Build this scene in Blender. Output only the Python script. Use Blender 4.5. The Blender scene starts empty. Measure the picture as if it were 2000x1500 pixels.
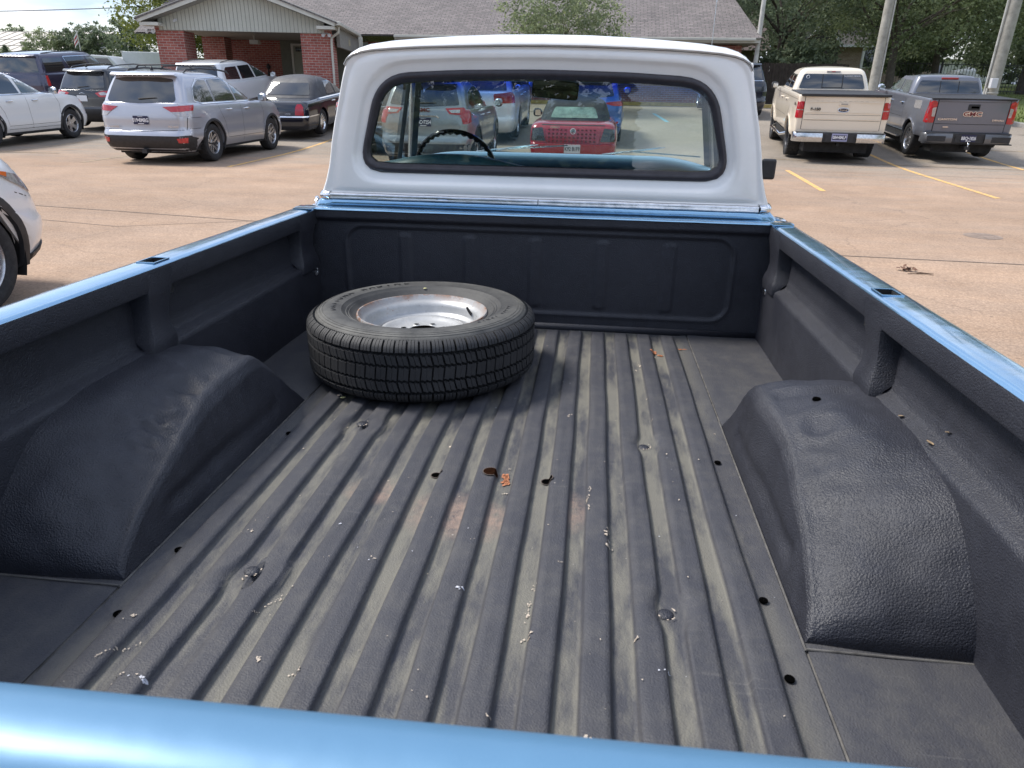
import bpy, bmesh, math, random
from math import sin, cos, pi, sqrt, radians, atan2
from mathutils import Vector, Matrix, noise
from mathutils.bvhtree import BVHTree
from mathutils.geometry import delaunay_2d_cdt
random.seed(7)
C = bpy.data.collections.new('place'); bpy.context.scene.collection.children.link(C)
scene = bpy.context.scene
# ---------------- camera ----------------
cd = bpy.data.cameras.new('camera'); cam = bpy.data.objects.new('camera', cd); C.objects.link(cam)
cd.sensor_width = 36; cd.lens = 1375/2000*36; cd.clip_start = .02; cd.clip_end = 2000
R2 = (0.9932929915, 0.0586484959, -0.0996463059); F2 = (0.1146119451, -0.3856119712, 0.9155148878); U2 = (0.0152687615, -0.9207951789, -0.3897474867)
cx = Vector((R2[0], F2[0], U2[0])); cy = -Vector((R2[1], F2[1], U2[1])); cz = cx.cross(cy)
cam.matrix_world = Matrix(((cx[0], cy[0], cz[0], 0), (cx[1], cy[1], cz[1], 0), (cx[2], cy[2], cz[2], 1.55), (0, 0, 0, 1)))
scene.camera = cam
cd.dof.use_dof = True; cd.dof.focus_distance = 5.0; cd.dof.aperture_fstop = 11
# ---------------- light ----------------
SUN_EL = radians(52); SUN_AZ = radians(-78)      # azimuth from +Y towards +X: sun stands to the left, a little ahead
sl = bpy.data.lights.new('sun', 'SUN'); sun = bpy.data.objects.new('sun', sl); C.objects.link(sun)
sl.energy = 2.7; sl.angle = radians(15); sl.color = (1.0, .955, .88)
sdir = Vector((sin(SUN_AZ)*cos(SUN_EL), cos(SUN_AZ)*cos(SUN_EL), sin(SUN_EL)))
sun.rotation_euler = sdir.to_track_quat('Z', 'Y').to_euler()
w = bpy.data.worlds.new('World'); scene.world = w; w.use_nodes = True
nt = w.node_tree; N = nt.nodes; Lk = nt.links; bg = N['Background']; bg.inputs[1].default_value = .125
sky = N.new('ShaderNodeTexSky'); sky.sky_type = 'NISHITA'; sky.sun_disc = False; sky.sun_elevation = SUN_EL; sky.sun_rotation = SUN_AZ
sky.air_density = 1.0; sky.dust_density = 1.5
tc = N.new('ShaderNodeTexCoord'); sep = N.new('ShaderNodeSeparateXYZ'); Lk.new(tc.outputs['Generated'], sep.inputs[0])
def wm(op, a, b=None, cl=False):
    n = N.new('ShaderNodeMath'); n.operation = op; n.use_clamp = cl
    for i, v in enumerate((a, b)):
        if v is None: continue
        if isinstance(v, (int, float)): n.inputs[i].default_value = v
        else: Lk.new(v, n.inputs[i])
    return n.outputs[0]
zc_ = wm('ADD', wm('MAXIMUM', sep.outputs[2], 0.0), .16)
comb = N.new('ShaderNodeCombineXYZ'); Lk.new(wm('DIVIDE', sep.outputs[0], zc_), comb.inputs[0]); Lk.new(wm('DIVIDE', sep.outputs[1], zc_), comb.inputs[1])
nz = N.new('ShaderNodeTexNoise'); nz.inputs['Scale'].default_value = 1.15; nz.inputs['Detail'].default_value = 8; nz.inputs['Roughness'].default_value = .56; Lk.new(comb.outputs[0], nz.inputs['Vector'])
cr = N.new('ShaderNodeValToRGB'); cr.color_ramp.elements[0].position = .34; cr.color_ramp.elements[1].position = .54; Lk.new(nz.outputs[0], cr.inputs[0])
nz2 = N.new('ShaderNodeTexNoise'); nz2.inputs['Scale'].default_value = 2.3; nz2.inputs['Detail'].default_value = 7; Lk.new(comb.outputs[0], nz2.inputs['Vector'])
cr2 = N.new('ShaderNodeValToRGB'); cr2.color_ramp.elements[0].position = .38; cr2.color_ramp.elements[1].position = .64
cr2.color_ramp.elements[0].color = (2.0, 2.8, 4.4, 1); cr2.color_ramp.elements[1].color = (5.6, 5.8, 6.3, 1); Lk.new(nz2.outputs[0], cr2.inputs[0])
mx = N.new('ShaderNodeMix'); mx.data_type = 'RGBA'; Lk.new(cr.outputs[0], mx.inputs[0]); Lk.new(sky.outputs[0], mx.inputs[6]); Lk.new(cr2.outputs[0], mx.inputs[7])
Lk.new(mx.outputs[2], bg.inputs[0])
scene.view_settings.view_transform = 'Standard'; scene.view_settings.look = 'None'; scene.view_settings.exposure = 0.92; scene.view_settings.gamma = 1
scene.render.engine = 'CYCLES'; scene.cycles.max_bounces = 8; scene.cycles.transparent_max_bounces = 16
scene.cycles.caustics_reflective = False; scene.cycles.caustics_refractive = False; scene.cycles.sample_clamp_indirect = 4

# ---------------- materials ----------------
def newmat(name):
    m = bpy.data.materials.new(name); m.use_nodes = True; return m, m.node_tree, m.node_tree.nodes['Principled BSDF']
def nd(nt, t, **k):
    n = nt.nodes.new(t)
    for a, v in k.items():
        if a.startswith('_'): setattr(n, a[1:], v)
        else: n.inputs[a.replace('_', ' ')].default_value = v
    return n
def coords(nt, scale=(1, 1, 1), obj=True):
    t = nt.nodes.new('ShaderNodeTexCoord'); mp = nt.nodes.new('ShaderNodeMapping'); mp.inputs['Scale'].default_value = scale
    nt.links.new(t.outputs['Object' if obj else 'Generated'], mp.inputs[0]); return mp.outputs[0]
def ramp(nt, src, stops, interp='LINEAR'):
    r = nt.nodes.new('ShaderNodeValToRGB'); r.color_ramp.interpolation = interp; e = r.color_ramp.elements
    while len(e) < len(stops): e.new(.5)
    for k, (p, c) in enumerate(stops): e[k].position = p; e[k].color = (*c, 1) if len(c) == 3 else c
    nt.links.new(src, r.inputs[0]); return r.outputs[0]
def mixc(nt, f, a, b, mode='MIX'):
    n = nt.nodes.new('ShaderNodeMix'); n.data_type = 'RGBA'; n.blend_type = mode
    for i, v in ((0, f), (6, a), (7, b)):
        if isinstance(v, (int, float)): n.inputs[i].default_value = v
        elif isinstance(v, tuple): n.inputs[i].default_value = (*v, 1) if len(v) == 3 else v
        else: nt.links.new(v, n.inputs[i])
    return n.outputs[2]
def mth(nt, op, a, b=None, c=None, cl=False):
    n = nt.nodes.new('ShaderNodeMath'); n.operation = op; n.use_clamp = cl
    for i, v in enumerate((a, b, c)):
        if v is None: continue
        if isinstance(v, (int, float)): n.inputs[i].default_value = v
        else: nt.links.new(v, n.inputs[i])
    return n.outputs[0]
def bump(nt, p, h, strength=.3, dist=.01, prev=None):
    b = nt.nodes.new('ShaderNodeBump'); b.inputs['Strength'].default_value = strength; b.inputs['Distance'].default_value = dist
    nt.links.new(h, b.inputs['Height'])
    if prev is not None: nt.links.new(prev, b.inputs['Normal'])
    nt.links.new(b.outputs[0], p.inputs['Normal']); return b.outputs[0]
def simple(name, col, rough=.5, metal=0, var=0, vs=8, bs=0, bscale=60, bd=.004, coat=0, spec=.5, aniso=None):
    m, nt, p = newmat(name); p.inputs['Roughness'].default_value = rough; p.inputs['Metallic'].default_value = metal
    p.inputs['Base Color'].default_value = (*col, 1); p.inputs['Coat Weight'].default_value = coat; p.inputs['Coat Roughness'].default_value = .04
    p.inputs['Specular IOR Level'].default_value = spec
    if var:
        n = nd(nt, 'ShaderNodeTexNoise', Scale=vs, Detail=6.0, Roughness=.65); nt.links.new(coords(nt), n.inputs[0])
        lo = tuple(c*(1-var) for c in col); hi = tuple(min(1, c*(1+var)) for c in col)
        nt.links.new(ramp(nt, n.outputs[0], [(.3, lo), (.7, hi)]), p.inputs['Base Color'])
        nt.links.new(ramp(nt, n.outputs[0], [(.3, (min(1, rough*1.15),)*3), (.7, (rough*.85,)*3)]), p.inputs['Roughness'])
    if bs:
        n = nd(nt, 'ShaderNodeTexNoise', Scale=bscale, Detail=4.0); nt.links.new(coords(nt), n.inputs[0]); bump(nt, p, n.outputs[0], bs, bd)
    return m
def carpaint(name, col, metal=.35, rough=.32, dirt=.25, dirtcol=(.30, .22, .15)):
    m, nt, p = newmat(name); co = coords(nt)
    fl = nd(nt, 'ShaderNodeTexNoise', Scale=900.0, Detail=1.0); nt.links.new(co, fl.inputs[0])
    big = nd(nt, 'ShaderNodeTexNoise', Scale=2.2, Detail=7.0, Roughness=.7); nt.links.new(co, big.inputs[0])
    base = mixc(nt, .5, col, ramp(nt, fl.outputs[0], [(.3, tuple(c*.8 for c in col)), (.7, tuple(min(1, c*1.15) for c in col))]))
    s = nt.nodes.new('ShaderNodeSeparateXYZ'); nt.links.new(co, s.inputs[0])
    low = mth(nt, 'SUBTRACT', 1.0, mth(nt, 'DIVIDE', s.outputs[2], .75), cl=True)       # road dust thrown up on the lower body
    f = mth(nt, 'MULTIPLY', mth(nt, 'MULTIPLY', low, ramp(nt, big.outputs[0], [(.3, (.2,)*3), (.75, (1,)*3)])), dirt)
    nt.links.new(mixc(nt, f, base, dirtcol), p.inputs['Base Color'])
    p.inputs['Metallic'].default_value = metal; nt.links.new(mth(nt, 'ADD', mth(nt, 'MULTIPLY', f, .8), rough), p.inputs['Roughness'])
    p.inputs['Coat Weight'].default_value = .9; p.inputs['Coat Roughness'].default_value = .05
    op = nd(nt, 'ShaderNodeTexNoise', Scale=7.0, Detail=2.0); nt.links.new(co, op.inputs[0]); bump(nt, p, op.outputs[0], .06, .01)
    return m
def glassmat(name, tint=(.8, .9, .86), refl=1.0, rough=0.0):
    m = bpy.data.materials.new(name); m.use_nodes = True; nt = m.node_tree; nt.nodes.clear()
    o = nt.nodes.new('ShaderNodeOutputMaterial'); tr = nd(nt, 'ShaderNodeBsdfTransparent'); tr.inputs[0].default_value = (*tint, 1)
    gl = nd(nt, 'ShaderNodeBsdfGlossy', Roughness=rough); gl.inputs[0].default_value = (1, 1, 1, 1)
    g = nt.nodes.new('ShaderNodeNewGeometry'); dp = nt.nodes.new('ShaderNodeVectorMath'); dp.operation = 'DOT_PRODUCT'; nt.links.new(g.outputs['Incoming'], dp.inputs[0]); nt.links.new(g.outputs['Normal'], dp.inputs[1])
    fr_ = mth(nt, 'ADD', .045, mth(nt, 'MULTIPLY', .95, mth(nt, 'POWER', mth(nt, 'SUBTRACT', 1.0, mth(nt, 'ABSOLUTE', dp.outputs['Value']), cl=True), 5.0))); mx = nt.nodes.new('ShaderNodeMixShader')
    nt.links.new(mth(nt, 'MULTIPLY', fr_, refl, cl=True), mx.inputs[0]); nt.links.new(tr.outputs[0], mx.inputs[1]); nt.links.new(gl.outputs[0], mx.inputs[2]); nt.links.new(mx.outputs[0], o.inputs[0])
    return m, nt, tr
M = {}
M['chrome'] = simple('chrome', (.75, .76, .78), .09, 1, var=.08, vs=30)
M['chrome_dull'] = simple('worn_chrome', (.62, .62, .63), .22, 1, var=.2, vs=25, bs=.2, bscale=14, bd=.01)
M['rubber'] = simple('tyre_rubber', (.022, .022, .024), .78, 0, var=.35, vs=20, bs=.25, bscale=120, bd=.003)
M['trim'] = simple('black_plastic', (.022, .022, .025), .55, 0, var=.25, vs=15, bs=.15, bscale=300, bd=.002)
M['gloss_black'] = simple('gloss_black', (.008, .008, .01), .12, 0, coat=.6)
M['dark'] = simple('underbody', (.012, .012, .013), .8, 0, var=.3)
M['tint'] = simple('tinted_window', (.012, .014, .018), .035, 0, spec=.9, coat=1)
M['window'] = simple('car_window', (.05, .075, .07), .03, 0, spec=.9, coat=1, var=.7, vs=2.2)
M['alloy'] = simple('alloy_wheel', (.50, .50, .52), .28, .9, var=.15, vs=20)
M['alloy_dark'] = simple('dark_wheel', (.03, .03, .035), .4, .5)
M['red_lamp'] = simple('red_lens', (.42, .010, .018), .08, 0, coat=1, var=.25, vs=30)
M['smoke_lamp'] = simple('smoked_lens', (.035, .03, .032), .08, 0, coat=1, var=.3, vs=30)
M['clear_lamp'] = simple('clear_lens', (.42, .40, .40), .1, .3, coat=1, var=.3, vs=40)
M['amber'] = simple('amber_lens', (.75, .17, .04), .1, 0, coat=1)
M['plate'] = simple('navy_plate', (.015, .018, .06), .4, 0)
M['plate_white'] = simple('white_plate', (.6, .6, .62), .4, 0)
M['white_text'] = simple('white_lettering', (.8, .8, .82), .4)
M['black_text'] = simple('black_lettering', (.02, .02, .02), .4)
M['red_text'] = simple('red_lettering', (.16, .03, .035), .3, .3)
M['panel_gap'] = simple('panel_gap', (.015, .015, .017), .7)

# ---------------- mesh helpers ----------------
class MB:
    def __init__(s): s.v = []; s.f = []; s.m = []
    def add(s, vs, fs, mi=0):
        o = len(s.v); s.v += [tuple(v) for v in vs]; s.f += [tuple(i+o for i in f) for f in fs]; s.m += [mi]*len(fs)
    def box(s, x0, x1, y0, y1, z0, z1, mi=0, mat=None):
        vs = [Vector((x, y, z)) for z in (z0, z1) for x, y in ((x0, y0), (x1, y0), (x1, y1), (x0, y1))]
        if mat: vs = [mat @ v for v in vs]
        s.add(vs, [(3, 2, 1, 0), (4, 5, 6, 7), (0, 1, 5, 4), (1, 2, 6, 5), (2, 3, 7, 6), (3, 0, 4, 7)], mi)
    def bar(s, a, b, w, h, mi=0, up=(0, 0, 1)):
        a = Vector(a); b = Vector(b); d = (b-a).normalized(); u = Vector(up)
        r = d.cross(u)
        if r.length < 1e-4: r = d.cross(Vector((1, 0, 0)))
        r.normalize(); u = r.cross(d); vs = []
        for p in (a, b):
            for sx, sz in ((-1, -1), (1, -1), (1, 1), (-1, 1)): vs.append(p + r*sx*w/2 + u*sz*h/2)
        s.add(vs, [(0, 1, 2, 3), (7, 6, 5, 4), (0, 4, 5, 1), (1, 5, 6, 2), (2, 6, 7, 3), (3, 7, 4, 0)], mi)
    def tube(s, path, r, n=8, mi=0, closed=False, caps=True):
        P = [Vector(p) for p in path]; k = len(P); rs = r if isinstance(r, (list, tuple)) else [r]*k; vs = []; prev = None
        for i in range(k):
            if closed: t = P[(i+1) % k]-P[i-1]
            else: t = P[min(i+1, k-1)]-P[max(i-1, 0)]
            t.normalize()
            if prev is None:
                a = Vector((0, 0, 1)) if abs(t.z) < .9 else Vector((1, 0, 0)); u = t.cross(a).normalized()
            else: u = (prev - t*prev.dot(t)).normalized()
            prev = u; v = t.cross(u)
            for j in range(n): vs.append(P[i] + (u*cos(2*pi*j/n)+v*sin(2*pi*j/n))*rs[i])
        fs = []
        for i in range(k if closed else k-1):
            for j in range(n):
                a = i*n+j; b = i*n+(j+1) % n; c = ((i+1) % k)*n+(j+1) % n; d = ((i+1) % k)*n+j; fs.append((a, b, c, d))
        if not closed and caps: fs += [tuple(range(n))[::-1], tuple((k-1)*n+j for j in range(n))]
        s.add(vs, fs, mi)
    def lathe(s, prof, n=48, mi=0, mat=None, axis='z', close=False):
        vs = []
        for (r, h) in prof:
            for j in range(n):
                a = 2*pi*j/n; v = Vector((r*cos(a), r*sin(a), h))
                if axis == 'x': v = Vector((h, r*cos(a), r*sin(a)))
                if axis == 'y': v = Vector((r*cos(a), h, r*sin(a)))
                vs.append(mat @ v if mat else v)
        fs = []; k = len(prof)
        for i in range(k if close else k-1):
            i2 = (i+1) % k
            for j in range(n): fs.append((i*n+j, i*n+(j+1) % n, i2*n+(j+1) % n, i2*n+j))
        s.add(vs, fs, mi)
    def grid(s, rows, mi=0, closed=False):
        k = len(rows[0]); vs = [p for r in rows for p in r]; fs = []
        for i in range(len(rows)-1):
            for j in range(k if closed else k-1):
                fs.append((i*k+j, i*k+(j+1) % k, (i+1)*k+(j+1) % k, (i+1)*k+j))
        s.add(vs, fs, mi)
    def prism(s, poly, h0, h1, axis='z', mi=0, mat=None):
        n = len(poly)
        def P(a, b, h):
            v = Vector((a, b, h)) if axis == 'z' else Vector((h, a, b)) if axis == 'x' else Vector((a, h, b))
            return mat @ v if mat else v
        vs = [P(a, b, h0) for a, b in poly]+[P(a, b, h1) for a, b in poly]
        s.add(vs, [tuple(range(n))[::-1], tuple(range(n, 2*n))]+[(i, (i+1) % n, n+(i+1) % n, n+i) for i in range(n)], mi)
    def build(s, name, mats, parent=None, smooth=False, bevel=0, seg=2, angle=35, normals=True, merge=0):
        me = bpy.data.meshes.new(name); me.from_pydata(s.v, [], s.f)
        for m in (mats if isinstance(mats, (list, tuple)) else [mats]): me.materials.append(m)
        me.polygons.foreach_set('material_index', s.m)
        if normals or merge:
            bm = bmesh.new(); bm.from_mesh(me)
            if merge: bmesh.ops.remove_doubles(bm, verts=bm.verts, dist=merge)
            bmesh.ops.recalc_face_normals(bm, faces=bm.faces); bm.to_mesh(me); bm.free()
        if smooth:
            me.polygons.foreach_set('use_smooth', [True]*len(me.polygons))
            if angle < 180: me.set_sharp_from_angle(angle=radians(angle))
        me.update(); o = bpy.data.objects.new(name, me); C.objects.link(o)
        if parent is not None: o.parent = parent
        if bevel:
            b = o.modifiers.new('bevel', 'BEVEL'); b.width = bevel; b.segments = seg; b.limit_method = 'ANGLE'; b.angle_limit = radians(40)
        return o
def tag(o, label=None, cat=None, group=None, kind=None):
    if label: o['label'] = label
    if cat: o['category'] = cat
    if group: o['group'] = group
    if kind: o['kind'] = kind
    return o
def empty(name, loc=(0, 0, 0), rz=0, label=None, cat=None, group=None):
    o = bpy.data.objects.new(name, None); C.objects.link(o); o.location = loc; o.rotation_euler = (0, 0, rz); o.empty_display_size = .2
    return tag(o, label, cat, group)
def smooth01(t): t = min(max(t, 0), 1); return t*t*(3-2*t)
def hgt(x, y): return .85*smooth01((y-16)/18)
def terr(x, y): return hgt(x, y)+1.1*smooth01((x-7.5)/6)*smooth01((y-30)/20)
def lerp(a, b, t): return a+(b-a)*t
def text_mesh(name, body, size, mat, parent, loc, rot=(pi/2, 0, 0), ext=.002, bold=.0, sx=1, align='CENTER', space=1):
    c = bpy.data.curves.new(name, 'FONT'); c.body = body; c.size = size; c.extrude = ext; c.offset = bold; c.align_x = align; c.align_y = 'CENTER'; c.space_character = space
    c.resolution_u = 3
    t = bpy.data.objects.new('tmp', c); me = bpy.data.meshes.new_from_object(t); me.name = name
    me.materials.clear(); me.materials.append(mat); bpy.data.objects.remove(t)
    o = bpy.data.objects.new(name, me); C.objects.link(o); o.parent = parent; o.location = loc; o.rotation_euler = rot; o.scale = (sx, 1, 1)
    return o
def round_poly(pts, r, n=5):
    out = []; k = len(pts); rr = r if isinstance(r, (list, tuple)) else [r]*k
    for i in range(k):
        a = Vector(pts[i-1]); b = Vector(pts[i]); c = Vector(pts[(i+1) % k]); q = min(rr[i], (a-b).length*.49, (c-b).length*.49)
        if q < 1e-5: out.append(tuple(b)); continue
        p0 = b+(a-b).normalized()*q; p1 = b+(c-b).normalized()*q
        for j in range(n+1):
            t = j/n; out.append(tuple(p0*(1-t)**2+b*2*t*(1-t)+p1*t*t))
    return out
# ======================= the old pickup we look across =======================
def liner_mat(name, dusty=False):
    m, nt, p = newmat(name); co = coords(nt)
    n1 = nd(nt, 'ShaderNodeTexNoise', Scale=3.0, Detail=7.0, Roughness=.7); nt.links.new(co, n1.inputs[0])
    base = ramp(nt, n1.outputs[0], [(.3, (.014, .015, .022)), (.7, (.026, .027, .036))])
    # sprayed liner: orange peel + fine pimples
    a = nd(nt, 'ShaderNodeTexNoise', Scale=330.0, Detail=2.5, Roughness=.5); nt.links.new(co, a.inputs[0])
    b = nd(nt, 'ShaderNodeTexVoronoi', Scale=260.0); nt.links.new(co, b.inputs[0])
    c = nd(nt, 'ShaderNodeTexNoise', Scale=28.0, Detail=3.0); nt.links.new(co, c.inputs[0])
    h = mth(nt, 'ADD', mth(nt, 'ADD', mth(nt, 'MULTIPLY', a.outputs[0], 1.0), mth(nt, 'MULTIPLY', b.outputs[0], -.5)), mth(nt, 'MULTIPLY', c.outputs[0], .35))
    bump(nt, p, h, .75 if not dusty else .5, .0024)
    rough = .47
    if dusty:
        s = nt.nodes.new('ShaderNodeSeparateXYZ'); nt.links.new(co, s.inputs[0])
        st = nd(nt, 'ShaderNodeTexNoise', Scale=1.0, Detail=6.0, Roughness=.68)
        mp = nt.nodes.new('ShaderNodeMapping'); mp.inputs['Scale'].default_value = (9, 2.2, 4); nt.links.new(co, mp.inputs[0]); nt.links.new(mp.outputs[0], st.inputs[0])
        low = mth(nt, 'SUBTRACT', 1.0, mth(nt, 'DIVIDE', s.outputs[2], .008), cl=True)     # dried dust lies in the grooves
        inner = ramp(nt, mth(nt, 'ABSOLUTE', s.outputs[0]), [(.0, (1,)*3), (.52, (1,)*3), (.63, (.25,)*3)])
        patch = ramp(nt, st.outputs[0], [(.42, (0,)*3), (.56, (1,)*3)])
        f = mth(nt, 'MULTIPLY', mth(nt, 'MULTIPLY', low, patch), inner)
        film = nd(nt, 'ShaderNodeTexNoise', Scale=1.6, Detail=5.0); nt.links.new(co, film.inputs[0])
        col = mixc(nt, mth(nt, 'MULTIPLY', ramp(nt, film.outputs[0], [(.3, (.1,)*3), (.7, (1,)*3)]), .45), (.042, .043, .053), (.070, .069, .074))
        col = mixc(nt, mth(nt, 'MULTIPLY', f, .78), col, (.175, .165, .135))
        # pinkish clay stain across the grooves behind the three drain holes
        def blob(x, y, rx, ry):
            dx = mth(nt, 'DIVIDE', mth(nt, 'SUBTRACT', s.outputs[0], x), rx); dy = mth(nt, 'DIVIDE', mth(nt, 'SUBTRACT', s.outputs[1], y), ry)
            d = mth(nt, 'ADD', mth(nt, 'MULTIPLY', dx, dx), mth(nt, 'MULTIPLY', dy, dy))
            return mth(nt, 'SUBTRACT', 1.0, d, cl=True)
        tot = mth(nt, 'ADD', mth(nt, 'ADD', blob(-.06, 1.37, .13, .11), blob(.02, 1.35, .07, .09)), mth(nt, 'ADD', blob(.21, 1.42, .05, .10), blob(-.25, 1.45, .10, .07)), cl=True)
        bq = nd(nt, 'ShaderNodeTexNoise', Scale=16.0, Detail=9.0, Roughness=.8); nt.links.new(co, bq.inputs[0])
        g = mth(nt, 'MULTIPLY', mth(nt, 'MULTIPLY', tot, low), ramp(nt, bq.outputs[0], [(.38, (0,)*3), (.6, (1,)*3)]))
        col = mixc(nt, mth(nt, 'MULTIPLY', g, .9), col, (.27, .19, .15))
        bl = nd(nt, 'ShaderNodeTexNoise', Scale=13.0, Detail=10.0, Roughness=.8); nt.links.new(co, bl.inputs[0])
        col = mixc(nt, mth(nt, 'MULTIPLY', ramp(nt, bl.outputs[0], [(.46, (0,)*3), (.66, (1,)*3)]), .42), col, (.105, .10, .094))
        for rot, th_, sc_ in ((.25, .70, (2.2, 60, 1)), (1.35, .71, (2.6, 75, 1)), (2.3, .72, (3, 70, 1))):
            mp2 = nt.nodes.new('ShaderNodeMapping'); mp2.inputs['Scale'].default_value = sc_; mp2.inputs['Rotation'].default_value = (0, 0, rot); nt.links.new(co, mp2.inputs[0])
            sn = nd(nt, 'ShaderNodeTexNoise', Scale=1.0, Detail=3.0, Roughness=.6); nt.links.new(mp2.outputs[0], sn.inputs[0])
            col = mixc(nt, mth(nt, 'MULTIPLY', ramp(nt, sn.outputs[0], [(th_-.02, (0,)*3), (th_+.02, (1,)*3)]), .14), col, (.20, .19, .18))
        rbw = ramp(nt, s.outputs[2], [(.010, (0,)*3), (.0135, (1,)*3)]); wn = nd(nt, 'ShaderNodeTexNoise', Scale=5.0, Detail=8.0, Roughness=.75); nt.links.new(mp.outputs[0], wn.inputs[0])
        col = mixc(nt, mth(nt, 'MULTIPLY', mth(nt, 'MULTIPLY', rbw, ramp(nt, wn.outputs[0], [(.5, (0,)*3), (.72, (1,)*3)])), .5), col, (.024, .025, .032))
        # crumbs of grit and tiny chips
        v = nd(nt, 'ShaderNodeTexVoronoi', Scale=22.0, Randomness=1.0); nt.links.new(co, v.inputs[0])
        sz = nd(nt, 'ShaderNodeTexNoise', Scale=11.0, Detail=3.0); nt.links.new(co, sz.inputs[0])
        d = mth(nt, 'LESS_THAN', mth(nt, 'ADD', v.outputs['Distance'], mth(nt, 'MULTIPLY', sz.outputs[0], .25)), .135)
        col = mixc(nt, mth(nt, 'MULTIPLY', d, .8), col, (.42, .38, .34))
        nt.links.new(col, p.inputs['Base Color']); p.inputs['Roughness'].default_value = .58; p.inputs['Specular IOR Level'].default_value = .35
    else:
        nt.links.new(mixc(nt, ramp(nt, c.outputs[0], [(.45, (0,)*3), (.8, (.5,)*3)]), base, (.031, .033, .045)), p.inputs['Base Color'])
        rn = nd(nt, 'ShaderNodeTexNoise', Scale=5.0, Detail=4.0); nt.links.new(co, rn.inputs[0])
        nt.links.new(ramp(nt, rn.outputs[0], [(.3, (rough-.06,)*3), (.7, (rough+.14,)*3)]), p.inputs['Roughness'])
    return m
M['liner'] = liner_mat('sprayed_liner'); M['floor_liner'] = liner_mat('dusty_floor_liner', True)
def bluepaint():
    m, nt, p = newmat('blue_metallic_paint'); co = coords(nt)
    n = nd(nt, 'ShaderNodeTexNoise', Scale=5.0, Detail=7.0, Roughness=.7); nt.links.new(co, n.inputs[0])
    f = nd(nt, 'ShaderNodeTexNoise', Scale=1500.0, Detail=1.0); nt.links.new(co, f.inputs[0])
    c = mixc(nt, f.outputs[0], (.19, .37, .56), (.26, .45, .64))
    nt.links.new(c, p.inputs['Base Color']); p.inputs['Metallic'].default_value = .8
    nt.links.new(ramp(nt, n.outputs[0], [(.3, (.12,)*3), (.72, (.24,)*3)]), p.inputs['Roughness'])
    p.inputs['Coat Weight'].default_value = .8; p.inputs['Coat Roughness'].default_value = .05
    wv = nd(nt, 'ShaderNodeTexNoise', Scale=6.0, Detail=3.0, Roughness=.5); nt.links.new(co, wv.inputs[0]); bump(nt, p, wv.outputs[0], .30, .02)
    return m
M['blue'] = bluepaint()
M['white'] = simple('white_enamel', (.87, .855, .83), .2, 0, var=.05, vs=4, coat=.8, bs=.05, bscale=7, bd=.01)
M['gasket'] = simple('rubber_seal', (.030, .026, .032), .42, 0, var=.25, vs=25)
M['vinyl'] = simple('teal_vinyl', (.022, .075, .095), .42, 0, var=.15, vs=8, bs=.2, bscale=500, bd=.001)
M['dash'] = simple('light_blue_dash', (.20, .36, .52), .25, .2, coat=.6)
M['cab_dark'] = simple('cab_dark_trim', (.03, .045, .06), .6, 0, var=.2)  # one dark blue-grey for the interior trim
M['headliner'] = simple('headliner', (.06, .09, .12), .8, 0, var=.2)
M['hole'] = simple('hole_shade', (.0015, .0015, .0015), .95, 0, spec=0)  # flat near-black colour stands in for the shade inside holes
M['rusthole'] = simple('rusty_hole', (.016, .007, .004), .95, 0, var=.6, vs=60, spec=0)  # rust brown, darkened for the shade inside the drain hole
M['chip'] = simple('chipped_paint', (.50, .42, .34), .7, 0, var=.25, vs=60)
M['chip_orange'] = simple('bare_primer', (.42, .16, .075), .75, 0, var=.35, vs=90)
M['chip_white'] = simple('bird_dropping', (.55, .56, .62), .8, 0, var=.2, vs=90)
M['seamline'] = simple('liner_seam', (.10, .095, .09), .75, 0, var=.5, vs=30)

PZ = .67; PITCH = radians(-1.283)
truck = empty('pickup_truck', (-.2235, -.0347, .0018), 0, 'old white and blue pickup with black lined open bed, spare wheel lying inside', 'pickup truck'); truck.rotation_euler = (PITCH, 0, 0)
def tp(mb, name, mats, parent=None, **k):
    o = mb.build(name, mats, parent or truck, **k)
    if parent is None: o.location = (0, 0, PZ)
    return o
Y0, Y1 = .395, 2.849
# --- bed floor -------------------------------------------------------------
RIBS = [.021+.0925*k for k in range(-6, 7)]
def ribz(x, y):
    end = smooth01((Y1-.02-y)/.03)
    for e in RIBS:
        l = e-.049
        # small waves where the steel has been dented
        wob = .0035*noise.noise(Vector((e*9, y*3.1, 1.3)))
        for (cx_, cy_) in ((-.398, 1.084), (.409, 1.093), (-.396, 1.783), (.405, 1.787)):
            if abs(y-cy_) < .06 and abs(x-cx_) < .055: wob += (.012 if x > cx_ else -.012)*(1-abs(y-cy_)/.06)
        if l-.005 < x-wob < e+.005:
            d = min(x-wob-(l-.005), e+.005-(x-wob))/.0075
            return .0150*smooth01(d)*end
    return 0
xs = sorted(set([-.634, .634]+[round(e+d, 4) for e in RIBS for d in (-.061, -.055, -.052, -.049, -.045, -.03, -.012, -.004, 0, .003, .006, .012)]+[-.62, -.6, -.59, .6, .615]))
xs = [x for x in xs if -.635 < x < .635]
mb = MB(); rows = []
ny = 130
for j in range(ny+1):
    y = lerp(Y0-.03, Y1, j/ny)
    rows.append([(x, y, ribz(x, y)+.0015*noise.noise(Vector((x*4, y*4, 0)))+(.004*smooth01((abs(x)-.60)/.03))) for x in xs])
mb.grid(rows)
for s in (-1, 1):
    a = [(s*.640, .004), (s*.66, .0055), (s*.78, .004), (s*.915, .006)]
    mb.grid([[(x, y, z+.002*noise.noise(Vector((x*5, y*5, 3)))) for x, z in a] for y in [lerp(Y0-.03, Y1, i/40) for i in range(41)]])
    mb.grid([[(s*.633, y, .0), (s*.6365, y, -.006), (s*.641, y, .001)] for y in (Y0-.03, Y1)], 1)
mbf = mb
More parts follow.
